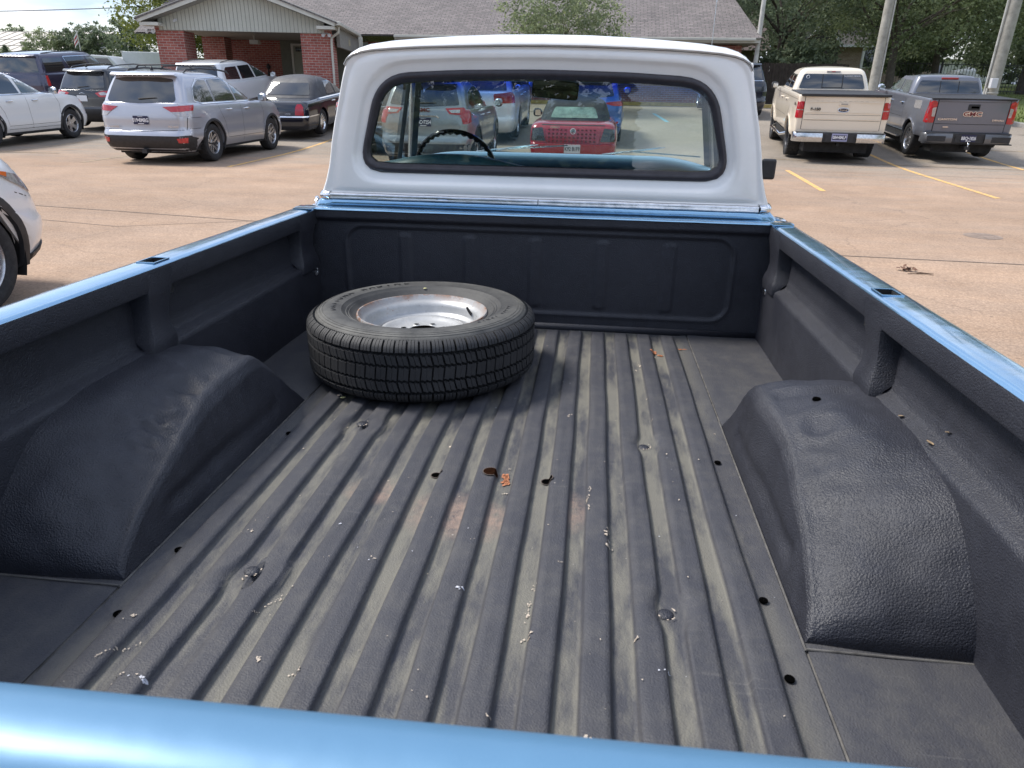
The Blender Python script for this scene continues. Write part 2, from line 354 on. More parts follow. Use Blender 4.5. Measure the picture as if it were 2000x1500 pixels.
rnd = random.Random(3)
def chip(mb, x, y, r, mi, el=1., ang=0., z=None, k=11):
    r *= .85 if mi == 1 else .48
    z0 = ribz(x, y)+.0022 if z is None else z
    pts = []
    for i in range(k):
        a = 2*pi*i/k; q = r*rnd.uniform(.35, 1.25); u = q*cos(a)*el; v = q*sin(a)
        px, py = x+u*cos(ang)-v*sin(ang), y+u*sin(ang)+v*cos(ang)
        pts.append((px, py, max(ribz(px, py)+.0018, 0)+.0008 if z is None else z0))
    mb.add([(x, y, z0+.0004)]+pts, [(0, 1+i, 1+(i+1) % k) for i in range(k)], mi+(2 if mb is mbf else 0))
mb = mbf
for cx_, cy_, r, mi, el, an in [(.047, 1.548, .014, 1, 1.5, 1.2), (.052, 1.522, .010, 1, 1.2, .3), (.043, 1.562, .009, 1, 1.4, 2.), (.049, 1.60, .005, 0, 1, 0), (.05, 1.475, .006, 0, 1.6, .2),
    (.49, 2.60, .016, 1, 1.5, 1.2), (.50, 2.57, .012, 1, 1.4, .2), (.482, 2.54, .008, 0, 1.4, 1), (.42, 2.44, .012, 0, 1.6, 1.4), (.415, 2.40, .009, 0, 1.5, 1), (.30, 1.30, .012, 0, 2.2, 1.5), (.293, 1.33, .008, 0, 1.5, 1.),
    (.25, 1.46, .006, 0, 3, 1.5), (.255, 1.42, .005, 0, 3, 1.6), (.255, 1.50, .005, 0, 3, 1.4), (.19, 1.93, .006, 0, 2, 1.5), (.148, 1.08, .005, 0, 5, 1.5), (.146, 1.04, .006, 0, 3, 1.5), (.152, 1.13, .004, 0, 3, 1.5), (.15, .98, .009, 0, 1.6, .6),
    (.012, 1.09, .008, 2, 1.2, 0), (-.128, 1.70, .008, 0, 1.2, 1.5), (.6, 2.66, .008, 1, 1.5, 0), (.26, .77, .012, 0, 2.4, 0), (.275, .765, .008, 0, 2, .4), (.16, .69, .009, 0, 2.2, .1), (.385, .93, .009, 2, 1.3, .5),
    (-.44, .80, .011, 2, 1.3, .2), (-.52, .875, .005, 0, 4, .8), (-.545, .845, .004, 0, 4, .9), (-.555, .93, .006, 0, 2, .8), (-.49, .80, .006, 0, 2, .7), (-.47, 1.22, .006, 0, 1.3, 0), (-.53, 1.98, .012, 0, 1.2, 0),
    (-.285, .86, .008, 0, 1.2, 1.2), (-.22, .85, .007, 0, 2, 0), (-.18, 1.16, .006, 0, 1, 0), (.11, .80, .005, 0, 1, 0), (.34, 1.0, .006, 0, 1.4, 0), (-.33, 1.02, .005, 0, 4, .9), (-.315, 1.045, .004, 0, 4, .7), (-.345, .985, .003, 0, 3, 1.1), (.2, 1.2, .004, 0, 1.2, 0)]:
    for q in range(int(2+el*2.2)):
        t = rnd.uniform(-1, 1)*r*max(el, 1)*.95; o_ = rnd.gauss(0, .35)*r; chip(mb, cx_+t*cos(an)-o_*sin(an), cy_+t*sin(an)+o_*cos(an), r*rnd.uniform(.35, .85), mi, rnd.uniform(1, 1.8), an+rnd.uniform(-.5, .5), k=9)
for _ in range(150):                       # crumbs
    x = rnd.uniform(-.62, .62); y = rnd.uniform(.5, 2.8)
    if (x+.34)**2+(y-2.29)**2 < .17: continue
    chip(mb, x, y, rnd.choice([.0016, .002, .0025, .003, .0042]), rnd.choice([0, 0, 0, 2]), rnd.uniform(1, 2), rnd.uniform(0, 3), k=6)
for s in (-1, 1):                         # bare edges round the carriage bolts
    for yb in (1.783, 1.088):
        for k in range(9):
            a = rnd.uniform(-2.6, .8); chip(mb, s*.402+.019*cos(a), yb+.019*sin(a), .0035, 0, 1.8, a+pi/2, z=.0045+ribz(s*.402+.022*cos(a), yb+.022*sin(a)), k=6)
floor = tp(mb, 'bed_floor', [M['floor_liner'], M['seamline'], M['chip'], M['chip_orange'], M['chip_white']], smooth=True, angle=180, normals=False)
# drilled and drain holes painted as flat dark discs, with rims, carriage bolts
for s in (-1, 1):
    for yb in (1.715, 1.15, .95): mb = MB(); mb.lathe([(.0005, .0056), (.0085, .0056), (.0088, .0035)], 20, 0, Matrix.Translation((s*.592, yb, 0))); tp(mb, 'bolt_hole', [M['hole']], floor)
hedge_m = simple('hole_edge', (.09, .07, .06), .8, var=.4, vs=90)
for k, (x, y, r) in enumerate([(-.131, 1.541, .0125), (.006, 1.555, .0185), (.149, 1.548, .0135)]):
    mb = MB()
    for q, (r0_, r1_) in enumerate(((.0004, r), (r, r+.002))):
        rr_ = [lerp(r0_, r1_, t/5) for t in range(6)] if q == 0 else [r0_, r1_]
        mb.grid([[(x+a*cos(2*pi*j/32), y+a*sin(2*pi*j/32), ribz(x+a*cos(2*pi*j/32), y+a*sin(2*pi*j/32))+.0030) for j in range(32)] for a in rr_], (1 if k == 1 else 0) if q == 0 else 3, closed=True)
    tp(mb, 'drain_hole', [M['hole'], M['rusthole'], M['liner'], hedge_m], floor, smooth=True)
for s in (-1, 1):
    for yb in (1.783, 1.088):
        mb = MB(); mb.lathe([(.0005, .0045), (.006, .0042), (.011, .003), (.014, .0012), (.0155, -.001)], 24, 0, Matrix.Translation((0, 0, 0)))
        b = mb.build('carriage_bolt', [M['liner']], floor, smooth=True, angle=60); b.location = (s*.402, yb, ribz(s*.402, yb)+.001)

# --- bed sides ---------------------------------------------------------------
inner = [(.913, -.004), (.911, .12), (.909, .236), (.911, .246), (.918, .252), (.942, .262), (.950, .270), (.951, .277), (.956, .285), (.958, .30), (.962, .380), (.960, .392), (.952, .402), (.915, .404), (.907, .407), (.905, .413), (.905, .455), (.9065, .463)]
outer = [(.9065, .463), (.909, .4665), (.914, .4685), (.918, .470), (.935, .4715), (.965, .4715), (.982, .470), (.990, .466), (.996, .458), (.999, .446), (.998, .42), (.993, .39), (.992, .37), (1.0, .34), (1.008, .27), (1.012, .15), (1.006, .0), (.985, -.16), (.97, -.27)]
HY = (1.728, 1.792); HX = (.921, .966)
for s in (-1, 1):
    mb = MB(); ys = [lerp(Y0-.05, Y1+.01, i/90) for i in range(91)]
    mb.grid([[(s*(x+(.0022*noise.noise(Vector((y*3, z*9, s*4))) if .02 < z < .40 else 0)), y, z) for x, z in inner] for y in ys])
    tp(mb, 'inner_side_wall', [M['liner']], smooth=True, angle=50)
    # outer skin with the stake pocket openings left out of the top rail
    mb = MB(); top = [p for p in outer if True]
    cols = outer[:4]+[(HX[0], .4705)]+[(.943, .4715)]+[(HX[1], .4715)]+outer[6:]
    ysr = sorted(set([round(v, 4) for v in [lerp(.33, 2.905, i/100) for i in range(101)] if not HY[0]-.01 < v < HY[1]+.01]+list(HY)+[HY[0]-.006, HY[1]+.006]))
    V = [[(s*(x+.0012*noise.noise(Vector((y*2, z*3, 8)))), y, z+.0012*noise.noise(Vector((y*5, x*20, 2)))) for x, z in cols] for y in ysr]
    idx = lambda j, i: j*len(cols)+i
    fs = []
    for j in range(len(ysr)-1):
        for i in range(len(cols)-1):
            if HY[0]-.001 <= ysr[j] and ysr[j+1] <= HY[1]+.001 and HX[0]-.001 <= cols[i][0] and cols[i+1][0] <= HX[1]+.001 and cols[i][1] > .46: continue
            fs.append((idx(j, i), idx(j, i+1), idx(j+1, i+1), idx(j+1, i)))
    mb.add([p for r in V for p in r], fs)
    sk = tp(mb, 'outer_side_panel', [M['blue']], smooth=True, angle=45)
    mb = MB(); x0, x1 = HX; y0, y1 = HY         # the pocket: pressed rim, walls and floor
    for (a, b, c, d) in ((x0-.004, x1+.004, y0-.004, y0), (x0-.004, x1+.004, y1, y1+.004), (x0-.004, x0, y0, y1), (x1, x1+.004, y0, y1)): mb.box(*sorted((s*a, s*b)), c, d, .4702, .4738)
    mb.box(*sorted((s*(x0-.003), s*x0)), y0, y1, .38, .469, 1); mb.box(*sorted((s*x1, s*(x1+.003))), y0, y1, .38, .469, 1)
    mb.box(*sorted((s*(x0-.003), s*(x1+.003))), y0-.003, y0, .38, .469, 1); mb.box(*sorted((s*(x0-.003), s*(x1+.003))), y1, y1+.003, .38, .469, 1); mb.box(*sorted((s*(x0-.003), s*(x1+.003))), y0-.003, y1+.003, .377, .38, 1)
    tp(mb, 'stake_pocket', [M['blue'], M['dark']], sk, bevel=.001)
    # stake pocket brackets under the rail
    for yc, hw_, yb in ((1.725, .060, 1.69), (2.745, .085, 2.73)):
        mb = MB(); rows = []
        for z, xi, w_, xo in ((.455, .903, 1.0, .96), (.412, .903, 1.0, .97), (.395, .905, .92, .97), (.36, .909, .80, .97), (.33, .911, .76, .97), (.30, .906, .82, .965), (.28, .899, .92, .955), (.262, .896, 1.0, .93), (.235, .899, .98, .915), (.228, .906, .95, .913)):
            yy = lerp(yc, yb, (.455-z)/.2); hw2 = hw_*w_
            rows.append([(s*(xo), yy-hw2, z), (s*(xi+.012), yy-hw2, z), (s*(xi+.003), yy-hw2+.004, z), (s*xi, yy-hw2+.013, z), (s*xi, yy, z), (s*xi, yy+hw2-.013, z), (s*(xi+.003), yy+hw2-.004, z), (s*(xi+.012), yy+hw2, z), (s*xo, yy+hw2, z)])
        mb.grid(rows); bk = tp(mb, 'stake_bracket', [M['liner']], smooth=True, angle=35)
    mb = MB(); mt = Matrix.Translation((s*.909, 2.79, .218)) @ Matrix.Rotation(pi/2, 4, 'Y')
    mb.lathe([(.0075, -.003), (.0085, -.004), (.016, -.0045), (.019, -.002), (.019, .004)], 24, 0, mt); mb.lathe([(.0004, -.0022), (.009, -.0022)], 20, 1, mt)
    tp(mb, 'round_grommet', [M['chrome_dull'], M['hole']], smooth=True, angle=50)
# --- wheel houses -----------------------------------------------------------
PI_ = [(1.040, 0), (1.043, .018), (1.060, .038), (1.095, .060), (1.145, .085), (1.20, .109), (1.28, .140), (1.364, .168), (1.45, .192), (1.53, .208), (1.61, .217), (1.70, .221), (1.76, .215), (1.80, .192), (1.84, .150), (1.88, .100), (1.925, .045), (1.955, 0)]
PO_ = [(1.026, 0), (1.030, .035), (1.048, .075), (1.075, .112), (1.11, .148), (1.15, .186), (1.20, .222), (1.28, .243), (1.38, .251), (1.48, .253), (1.58, .252), (1.68, .249), (1.75, .240), (1.80, .215), (1.85, .170), (1.89, .120), (1.935, .06), (1.968, 0)]
def densify(pr, n):
    out = []
    for k in range(len(pr)-1):
        p0 = pr[max(k-1, 0)]; p3 = pr[min(k+2, len(pr)-1)]; a, b = pr[k], pr[k+1]
        for q in range(n if k < len(pr)-2 else n+1):
            u = q/n; out.append(tuple(.5*((2*a[d])+(-p0[d]+b[d])*u+(2*p0[d]-5*a[d]+4*b[d]-p3[d])*u*u+(-p0[d]+3*a[d]-3*b[d]+p3[d])*u**3) for d in (0, 1)))
    return out
P = densify(PI_, 9); PO = densify(PO_, 9)
for s in (-1, 1):
    mb = MB(); rows = []
    for (y, z), (yo, zo) in zip(P, PO):
        z = max(z, 0); zo = max(zo, 0); row = []
        lean = (lerp(.042, .022, smooth01((y-1.3)/.4)) if s > 0 else .044)*min(1, z/.20); rr = min(lerp(.012, .030, smooth01((y-1.2)/.4)), z*.45)
        yc_ = (y-1.5)
        # inner face
        for t in [0, .08, .16, .24, .32, .40, .48, .56, .64, .72, .8, .88, .95, 1]:
            zz = (z-rr)*t; x = .639+lean*(zz/max(z, .001))**1.1
            # pressed rib low on the inner face
            fy = smooth01((y-1.2)/.05)*smooth01((1.80-y)/.05); fz = smooth01((zz-.035)/.02)*smooth01((.085-zz)/.02)
            x += .009*fy*fz
            row.append([x, y, zz])
        xe = .639+lean
        for a in (15, 35, 55, 75, 90): row.append([xe+rr*(1-cos(radians(a))), y, z-rr+rr*sin(radians(a))])
        for t in [.05, .1, .16, .24, .32, .40, .48, .56, .64, .72, .8, .88, .95, 1]: e_ = t**.8; row.append([lerp(xe+rr, .918, t), lerp(y, yo, e_), lerp(z, zo, e_)+.006*sin(pi*t)])
        for q, v in enumerate(row):
            x, yy, zz = v; k = noise.noise(Vector((x*7, yy*7, zz*7+s*9)))*.011+noise.noise(Vector((x*19, yy*19, zz*19+s*3)))*.0042
            # old hammer work along the shoulder of the rear slope
            hb = math.exp(-((yy-1.36)/.14)**2-((x-.735)/.05)**2); k += hb*((.030 if s < 0 else .007)*noise.noise(Vector((x*34, yy*34, s*5)))-.004)
            k -= (.012 if s < 0 else .004)*math.exp(-((yy-1.50)/.035)**2-((x-.76)/.035)**2); k += .005*math.exp(-((math.hypot(yy-1.50, x-.76)-.05)/.012)**2) + (.006*math.exp(-((yy-1.58-.25*(x-.8))/.014)**2) if q > 18 else 0)
            k += .005*math.exp(-((yy-1.70)/.012)**2)*(1 if q > 18 else 0) - .004*math.exp(-((yy-1.66)/.012)**2)*(1 if q > 18 else 0)
            fade = min(1, zz/.05)*(1 if q < 30 else .3)
            c = Vector((0, (yy-1.5), .1)).normalized() if q > 18 else Vector((-1, 0, 0))
            if q > 18: v[1] += .5*k*fade*(1 if yy > 1.5 else -1)*min(1, abs(yy-1.5)/.4); v[2] += k*fade
            else: v[0] -= k*fade*.6
            v[0] *= s
        rows.append([tuple(v) for v in row])
    mb.grid(rows)
    wh = tp(mb, 'wheel_housing', [M['liner']], smooth=True, angle=180)
    mb = MB()
    for (x, y, r) in (((.78, 1.62, .0085),) if s > 0 else ((.795, 1.60, .0075), (.82, 1.605, .0075))):
        mb.lathe([(.0004, .2415), (r, .2415), (r+.002, .236)], 18, 0, Matrix.Translation((s*x, y, .0005)))
    tp(mb, 'bolt_holes', [M['hole']], wh)
    mb = MB()                                 # pale scuffs where the liner has worn along the edge, bead at the foot
    for k in range(16 if s < 0 else 5):
        yy = rnd.uniform(1.16, 1.42) if s < 0 else rnd.uniform(1.30, 1.5); k_ = min(P, key=lambda p: abs(p[0]-yy)+(.5 if p[1] < .1 else 0)); zz = k_[1]
        chip(mb, s*.707, yy, rnd.uniform(.002, .0035), 0, 2.2, pi/2, z=zz-.001, k=7)
    mb.tube([(s*.6365, lerp(1.02, 1.98, i/30), .0045) for i in range(31)], .0022, 6, 1)
    mb.tube([(s*lerp(.637, .913, i/10), 1.022, .0065) for i in range(11)], .0022, 6, 1)
    tp(mb, 'worn_edge', [M['chip'], M['seamline']], wh)
# --- bulkhead -----------------------------------------------------------------
def bulk(x, z):
    d = 0
    cxr, czr = .80, (.235); hx, hz, r = .79, .168, .075
    qx = abs(x)-(hx-r); qz = abs(z-czr)-(hz-r); sd = math.hypot(max(qx, 0), max(qz, 0))+min(max(qx, qz), 0)-r
    d += .007*smooth01(-sd/.010)                     # the big pressed panel sits back
    d -= .004*math.exp(-((sd+.0)/.007)**2)
    for c in (-.54, -.27, 0, .27, .54):
        bx = abs(x-c)-.010; bz = abs(z-.235)-.125; s2 = math.hypot(max(bx, 0), max(bz, 0))+min(max(bx, bz), 0)-.016
        d -= .0055*smooth01(-s2/.010+.3)*(1-.35*smooth01((.2-z)/.2))
    if z > .418: d -= .020*smooth01((z-.418)/.016)
    return d
mb = MB(); rows = []
zs = sorted(set([lerp(0, .468, i/70) for i in range(71)]))
for z in zs: rows.append([(x, Y1+bulk(x, z)+.0012*noise.noise(Vector((x*4, z*6, 5))), z) for x in [lerp(-.972, .972, i/278) for i in range(279)]])
mb.grid(rows); mb.box(-.912, .912, Y1-.006, Y1+.004, -.01, .028)
tp(mb, 'bulkhead', [M['liner']], smooth=True, angle=180)
mb = MB(); mb.grid([[(x, yy, zz+.001*noise.noise(Vector((x*9, yy, 1)))) for x in [lerp(-.99, .99, i/60) for i in range(61)]] for yy, zz in ((2.823, .4665), (2.8255, .4705), (2.830, .4722), (2.86, .4722), (2.895, .4722), (2.902, .469), (2.904, .40))])
for s in (-1, 1): mb.box(*sorted((s*.90, s*.975)), 2.77, 2.823, .4722, .4755)
tp(mb, 'front_rail', [M['blue']], smooth=True, angle=50)
# --- tailgate ------------------------------------------------------------------
mb = MB(); pr = [(.396, .0), (.396, .40), (.391, .418), (.383, .440), (.372, .458), (.360, .4695), (.345, .476), (.325, .4785), (.305, .476), (.290, .468), (.281, .452), (.278, .43), (.278, .38), (.268, .36), (.268, .10), (.278, .08), (.278, 0)]
mb.grid([[(x, y+.003+.0165*(x+.05), z) for y, z in pr] for x in [lerp(-.90, .90, i/60) for i in range(61)]])
mg = M['blue'].copy(); mg.name = 'dulled_blue_paint'; pg_ = mg.node_tree.nodes['Principled BSDF']; pg_.inputs['Metallic'].default_value = .25; pg_.inputs['Coat Weight'].default_value = .25; pg_.inputs['Coat Roughness'].default_value = .3
for l in list(mg.node_tree.links):
    if l.to_socket == pg_.inputs['Roughness']: mg.node_tree.links.remove(l)
pg_.inputs['Roughness'].default_value = .5
for l in list(mg.node_tree.links):
    if l.to_socket == pg_.inputs['Base Color']: dk_ = mixc(mg.node_tree, 1.0, l.from_socket, (.42, .52, .58), 'MULTIPLY'); mg.node_tree.links.new(dk_, pg_.inputs['Base Color']); break
tg = tp(mb, 'tailgate', [mg], smooth=True, angle=45)
for s in (-1, 1):
    mb = MB(); mb.box(*sorted((s*.903, s*1.003)), .272, .36, -.22, .463); tp(mb, 'corner_post', [M['blue']], bevel=.008)
    mb = MB(); mb.box(*sorted((s*.915, s*.99)), .262, .272, .05, .28); tp(mb, 'tail_lamp', [M['red_lamp']], bevel=.004)
mb = MB(); mb.box(-.95, .95, .14, .24, -.32, -.20); tp(mb, 'rear_bumper', [M['chrome']], bevel=.02)
# --- cab: rear panel -----------------------------------------------------------
outl = [(.914, .518), (.905, .545), (.892, .575), (.873, .64), (.860, .72), (.842, .80), (.823, .87), (.806, .94), (.794, .985), (.783, 1.018), (.765, 1.040), (.735, 1.054), (.69, 1.063), (.60, 1.070), (.45, 1.077), (.25, 1.083), (0, 1.086)]
half = outl
full = [(x, z) for x, z in half]+[(-x, z) for x, z in half[::-1][1:]]+[(x, .518) for x in [lerp(-.914, .914, i/20) for i in range(1, 20)]]
def gk(off=0):       # rear window outline
    p = [(.750+off, .612-off), (.655+off*.8, .978+off), (.33, .995+off), (0, 1.001+off), (-.33, .995+off), (-.655-off*.8, .978+off), (-.750-off, .612-off)]
    return round_poly(p, [.105+off, .125+off, .05, .1, .05, .125+off, .105+off], 8)
def polar(poly, cx_=0, cz_=.80, n=160):
    out = []
    for i in range(n):
        a = 2*pi*i/n; dx, dz = cos(a), sin(a); best = None
        for j in range(len(poly)):
            x1, z1 = poly[j][0]-cx_, poly[j][1]-cz_; x2, z2 = poly[(j+1) % len(poly)][0]-cx_, poly[(j+1) % len(poly)][1]-cz_
            den = dx*(z2-z1)-dz*(x2-x1)
            if abs(den) < 1e-12: continue
            t = (x1*(z2-z1)-z1*(x2-x1))/den; u = (x1*dz-z1*dx)/den
            if t > 0 and -1e-6 <= u <= 1+1e-6 and (best is None or t > best): best = t
        out.append((cx_+dx*best, cz_+dz*best))
    return out
# angles bunched at the corners of the outline
def polar2(poly, angs, cx_=0, cz_=.80):
    out = []
    for a in angs:
        dx, dz = cos(a), sin(a); best = None
        for j in range(len(poly)):
            x1, z1 = poly[j][0]-cx_, poly[j][1]-cz_; x2, z2 = poly[(j+1) % len(poly)][0]-cx_, poly[(j+1) % len(poly)][1]-cz_
            den = dx*(z2-z1)-dz*(x2-x1)
            if abs(den) < 1e-12: continue
            t = (x1*(z2-z1)-z1*(x2-x1))/den; u = (x1*dz-z1*dx)/den
            if t > 0 and -1e-6 <= u <= 1+1e-6 and (best is None or t > best): best = t
        out.append((cx_+dx*best, cz_+dz*best))
    return out
ANG = sorted([2*pi*i/200 for i in range(200)]+[atan2(z-.80, x) % (2*pi) for x, z in ((.914, .518), (-.914, .518))])
YB = 2.935
def yb(z): return YB + (z-.52)*.035        # the panel leans a little forward
ow = polar2(full, ANG); g0 = polar2(gk(0), ANG); g1 = polar2(gk(.030), ANG); g2 = polar2(gk(.045), ANG)
def mixp(a, b, t): return [(lerp(p[0], q[0], t), lerp(p[1], q[1], t)) for p, q in zip(a, b)]
rings = []
def ring(pts, dy, zl=None): rings.append([(x, yb(z)+dy, z) for x, z in pts])
ring(g0, .030); ring(g0, .020); ring(mixp(g0, g1, .5), .015); ring(g1, .012); ring(mixp(g1, g2, .5), .008); ring(g2, .002); ring(mixp(g2, ow, .12), -.001)
# stamped plinth below the window and the rolled edge all round
ring(mixp(g2, ow, .45), 0); ring(mixp(g2, ow, .62), .001); ring(mixp(g2, ow, .72), .004); ring(mixp(g2, ow, .80), .0055); ring(mixp(g2, ow, .88), .002)
ring(mixp(g2, ow, .94), .001); ring(mixp(g2, ow, .975), .004); ring(mixp(g2, ow, .993), .010); ring(ow, .020)
mb = MB(); mb.grid(rings, closed=True)
# cab sides run forward from the rolled edge
def cabside(s):
    rows = []
    for y, kx in ((YB+.02, 1), (YB+.05, 1.004), (3.06, 1.008)):
        rows.append([(s*x*kx, y+(z-.52)*.035, z) for x, z in half[:10]])
    return rows
for s in (-1, 1): mb.grid(cabside(s))
tp(mb, 'cab_rear_panel', [M['white']], smooth=True, angle=60)
# roof cap with drip line
sil = [(.788, 1.016), (.782, 1.040), (.765, 1.062), (.735, 1.080), (.69, 1.094), (.60, 1.107), (.50, 1.115), (.35, 1.125), (.18, 1.132), (0, 1.134)]
seam = [(.786, 1.012), (.772, 1.034), (.745, 1.049), (.715, 1.058), (.665, 1.066), (.58, 1.0725), (.48, 1.078), (.34, 1.0825), (.17, 1.087), (0, 1.0885)]
def sym(l): return [(-x, z) for x, z in l]+[(x, z) for x, z in l[::-1][1:]]
S0 = sym(seam); S1 = sym(sil); rows = []
rows.append([(x*.995, yb(z)+.012, z-.004) for x, z in S0]); rows.append([(x, yb(z)-.004, z-.001) for x, z in S0]); rows.append([(x, yb(z)-.009, z+.003) for x, z in S0])
for t in (.15, .35, .55, .72, .86, .95, 1.0):
    a = t*pi/2
    rows.append([(lerp(p[0], q[0], sin(a)), yb(p[1])-.010+.11*(1-cos(a))*1.0, lerp(p[1], q[1], sin(a))+.0) for p, q in zip(S0, S1)])
for y, dz, kx in ((3.2, .006, 1.01), (3.5, .010, 1.03), (3.8, .006, 1.035), (4.0, -.004, 1.02), (4.12, -.018, .995), (4.19, -.040, .98), (4.215, -.065, .97)):
    rows.append([(x*kx, y, z+dz) for x, z in S1])
rows.append([(x*.97, 4.20, z-.085) for x, z in S0])
mb = MB(); mb.grid(rows)
roof = tp(mb, 'cab_roof', [M['white']], smooth=True, angle=55)
mb = MB(); mb.tube([(x*1.001, yb(z)-.0035, z-.004) for x, z in S0], .0009, 6); tp(mb, 'roof_seam', [M['panel_gap']], roof)
mb = MB(); mb.grid([[(x*.965, y, z-.035) for x, z in S0] for y in (YB+.06, 3.4, 3.8, 4.17)]); tp(mb, 'headliner', [M['headliner']], roof, smooth=True)
# rear window seal and glass
def seal(o0, o1, y0, y1): return o0, o1
mb = MB(); sh = [(.024, .004), (.021, -.005), (.014, -.010), (.004, -.010), (-.003, -.006), (-.007, .002), (-.010, .004), (-.014, .008), (-.016, .018)]
mb.grid([[(x, yb(z)+.016+dy, z) for x, z in polar2(gk(off-.018), ANG)] for off, dy in sh], closed=True)
tp(mb, 'window_seal', [M['gasket']], smooth=True, angle=75)
M['rear_glass'], _, _ = glassmat('rear_glass', (.85, .89, .88), 1.1)
mb = MB(); gl = polar2(gk(-.028), ANG); mb.add([(x, yb(z)+.022, z) for x, z in gl], [tuple(range(len(gl)))]); mb.add([(x, yb(z)+.026, z) for x, z in gl], [tuple(range(len(gl)))])
tp(mb, 'rear_window', [M['rear_glass']])
# chrome belt moulding in two lengths with corner caps
for x0, x1 in ((-.872, -.0015), (.0015, .872)):
    mb = MB(); mb.grid([[(x, YB+dy+.0015*noise.noise(Vector((x*11, dz*60, 3))), .5105+dz+.0012*noise.noise(Vector((x*8, 3, dz*40)))) for dy, dz in ((.016, .0125), (-.004, .0125), (-.010, .009), (-.012, .002), (-.0105, -.004), (-.013, -.007), (-.012, -.0115), (.01, -.0135))] for x in [lerp(x0, x1, i/60) for i in range(61)]])
    tp(mb, 'belt_moulding', [M['chrome_dull']], smooth=True, angle=60)
for s in (-1, 1):
    mb = MB(); rows = []
    for x, y in ((.874, YB-.004), (.895, YB-.002), (.912, YB+.008), (.922, YB+.028), (.926, YB+.06), (.930, YB+.40), (.935, 4.3)):
        rows.append([(s*(x-.006), y+.012, .53), (s*x, y, .527), (s*(x+.006), y-.008, .516), (s*(x+.007), y-.009, .507), (s*(x+.002), y-.004, .495), (s*(x-.006), y+.01, .494)])
    mb.grid(rows); tp(mb, 'moulding_corner', [M['chrome']], smooth=True, angle=60)
# lower (blue) cab back and sides
mb = MB(); lo = [(.500, 0, 0), (.494, -.012, .004), (.484, -.016, .014), (.470, -.013, .026), (.44, -.008, .040), (.38, 0, .055), (.2, .0, .070), (-.1, 0, .075), (-.35, 0, .05)]
rows = []
for z, dy, dx in lo:
    r = []
    for x, y in [(-.93-dx, 4.3), (-.93-dx, 3.6), (-.93-dx, 3.02), (-.925-dx, YB+.04), (-.905-dx, YB+.012)]+[(q, YB) for q in [lerp(-.86, .86, i/20) for i in range(21)]]+[(.905+dx, YB+.012), (.925+dx, YB+.04), (.93+dx, 3.02), (.93+dx, 3.6), (.93+dx, 4.3)]: r.append((x, y+dy*(1 if y < 3 else 0), z))
    rows.append(r)
mb.grid(rows); tp(mb, 'cab_lower_body', [M['blue']], smooth=True, angle=60)
# doors, frames and pillars
for s in (-1, 1):
    mb = MB()
    for a, b, w1, h1 in (((.865, 3.05, .535), (.785, 3.07, 1.02), .03, .05), ((.885, 4.38, .56), (.800, 4.16, 1.02), .045, .06), ((.79, 3.05, 1.025), (.80, 4.17, 1.02), .03, .035)):
        mb.bar((s*a[0], a[1], a[2]), (s*b[0], b[1], b[2]), w1, h1, 0)
    tp(mb, 'door_frame', [M['white']], bevel=.006)
    mb = MB(); mb.bar((s*.868, 4.34, .575), (s*.775, 4.13, .99), .035, .045); mb.bar((s*.872, 4.02, .55), (s*.795, 4.02, 1.0), .018, .022); tp(mb, 'pillar_trim', [M['cab_dark']], bevel=.004)
    mb = MB(); mb.add([(s*.88, 3.08, .535), (s*.888, 4.33, .535), (s*.80, 4.13, 1.01), (s*.79, 3.09, 1.01)], [(0, 1, 2, 3)]); tp(mb, 'door_glass', [M['rear_glass']])
    mb = MB(); mb.box(*sorted((s*.80, s*.90)), 3.02, 4.33, -.2, .530); tp(mb, 'door_card', [M['dash']], bevel=.02)
mb = MB(); mb.box(-.80, .80, 4.12, 4.19, .995, 1.045); tp(mb, 'windshield_header', [M['cab_dark']], bevel=.01)
M['wind_glass'], nt_, tr_ = glassmat('windshield_glass', (.86, .93, .91), .8)
co_ = coords(nt_); sp_ = nt_.nodes.new('ShaderNodeSeparateXYZ'); nt_.links.new(co_, sp_.inputs[0])
nt_.links.new(ramp(nt_, mth(nt_, 'DIVIDE', mth(nt_, 'SUBTRACT', sp_.outputs[2], .885), .115, cl=True), [(0, (.86, .93, .91)), (.4, (.35, .55, .95)), (.8, (.04, .13, .95))]), tr_.inputs[0])
mb = MB(); mb.grid([[(x, lerp(4.56, 4.16, t)-.12*(x/.85)**2*(1-t*.3), lerp(.575, 1.01, t)) for x in [lerp(-1, 1, i/24)*lerp(.88, .80, t) for i in range(25)]] for t in (0, .25, .5, .75, 1)])
tp(mb, 'windshield', [M['wind_glass']], smooth=True)
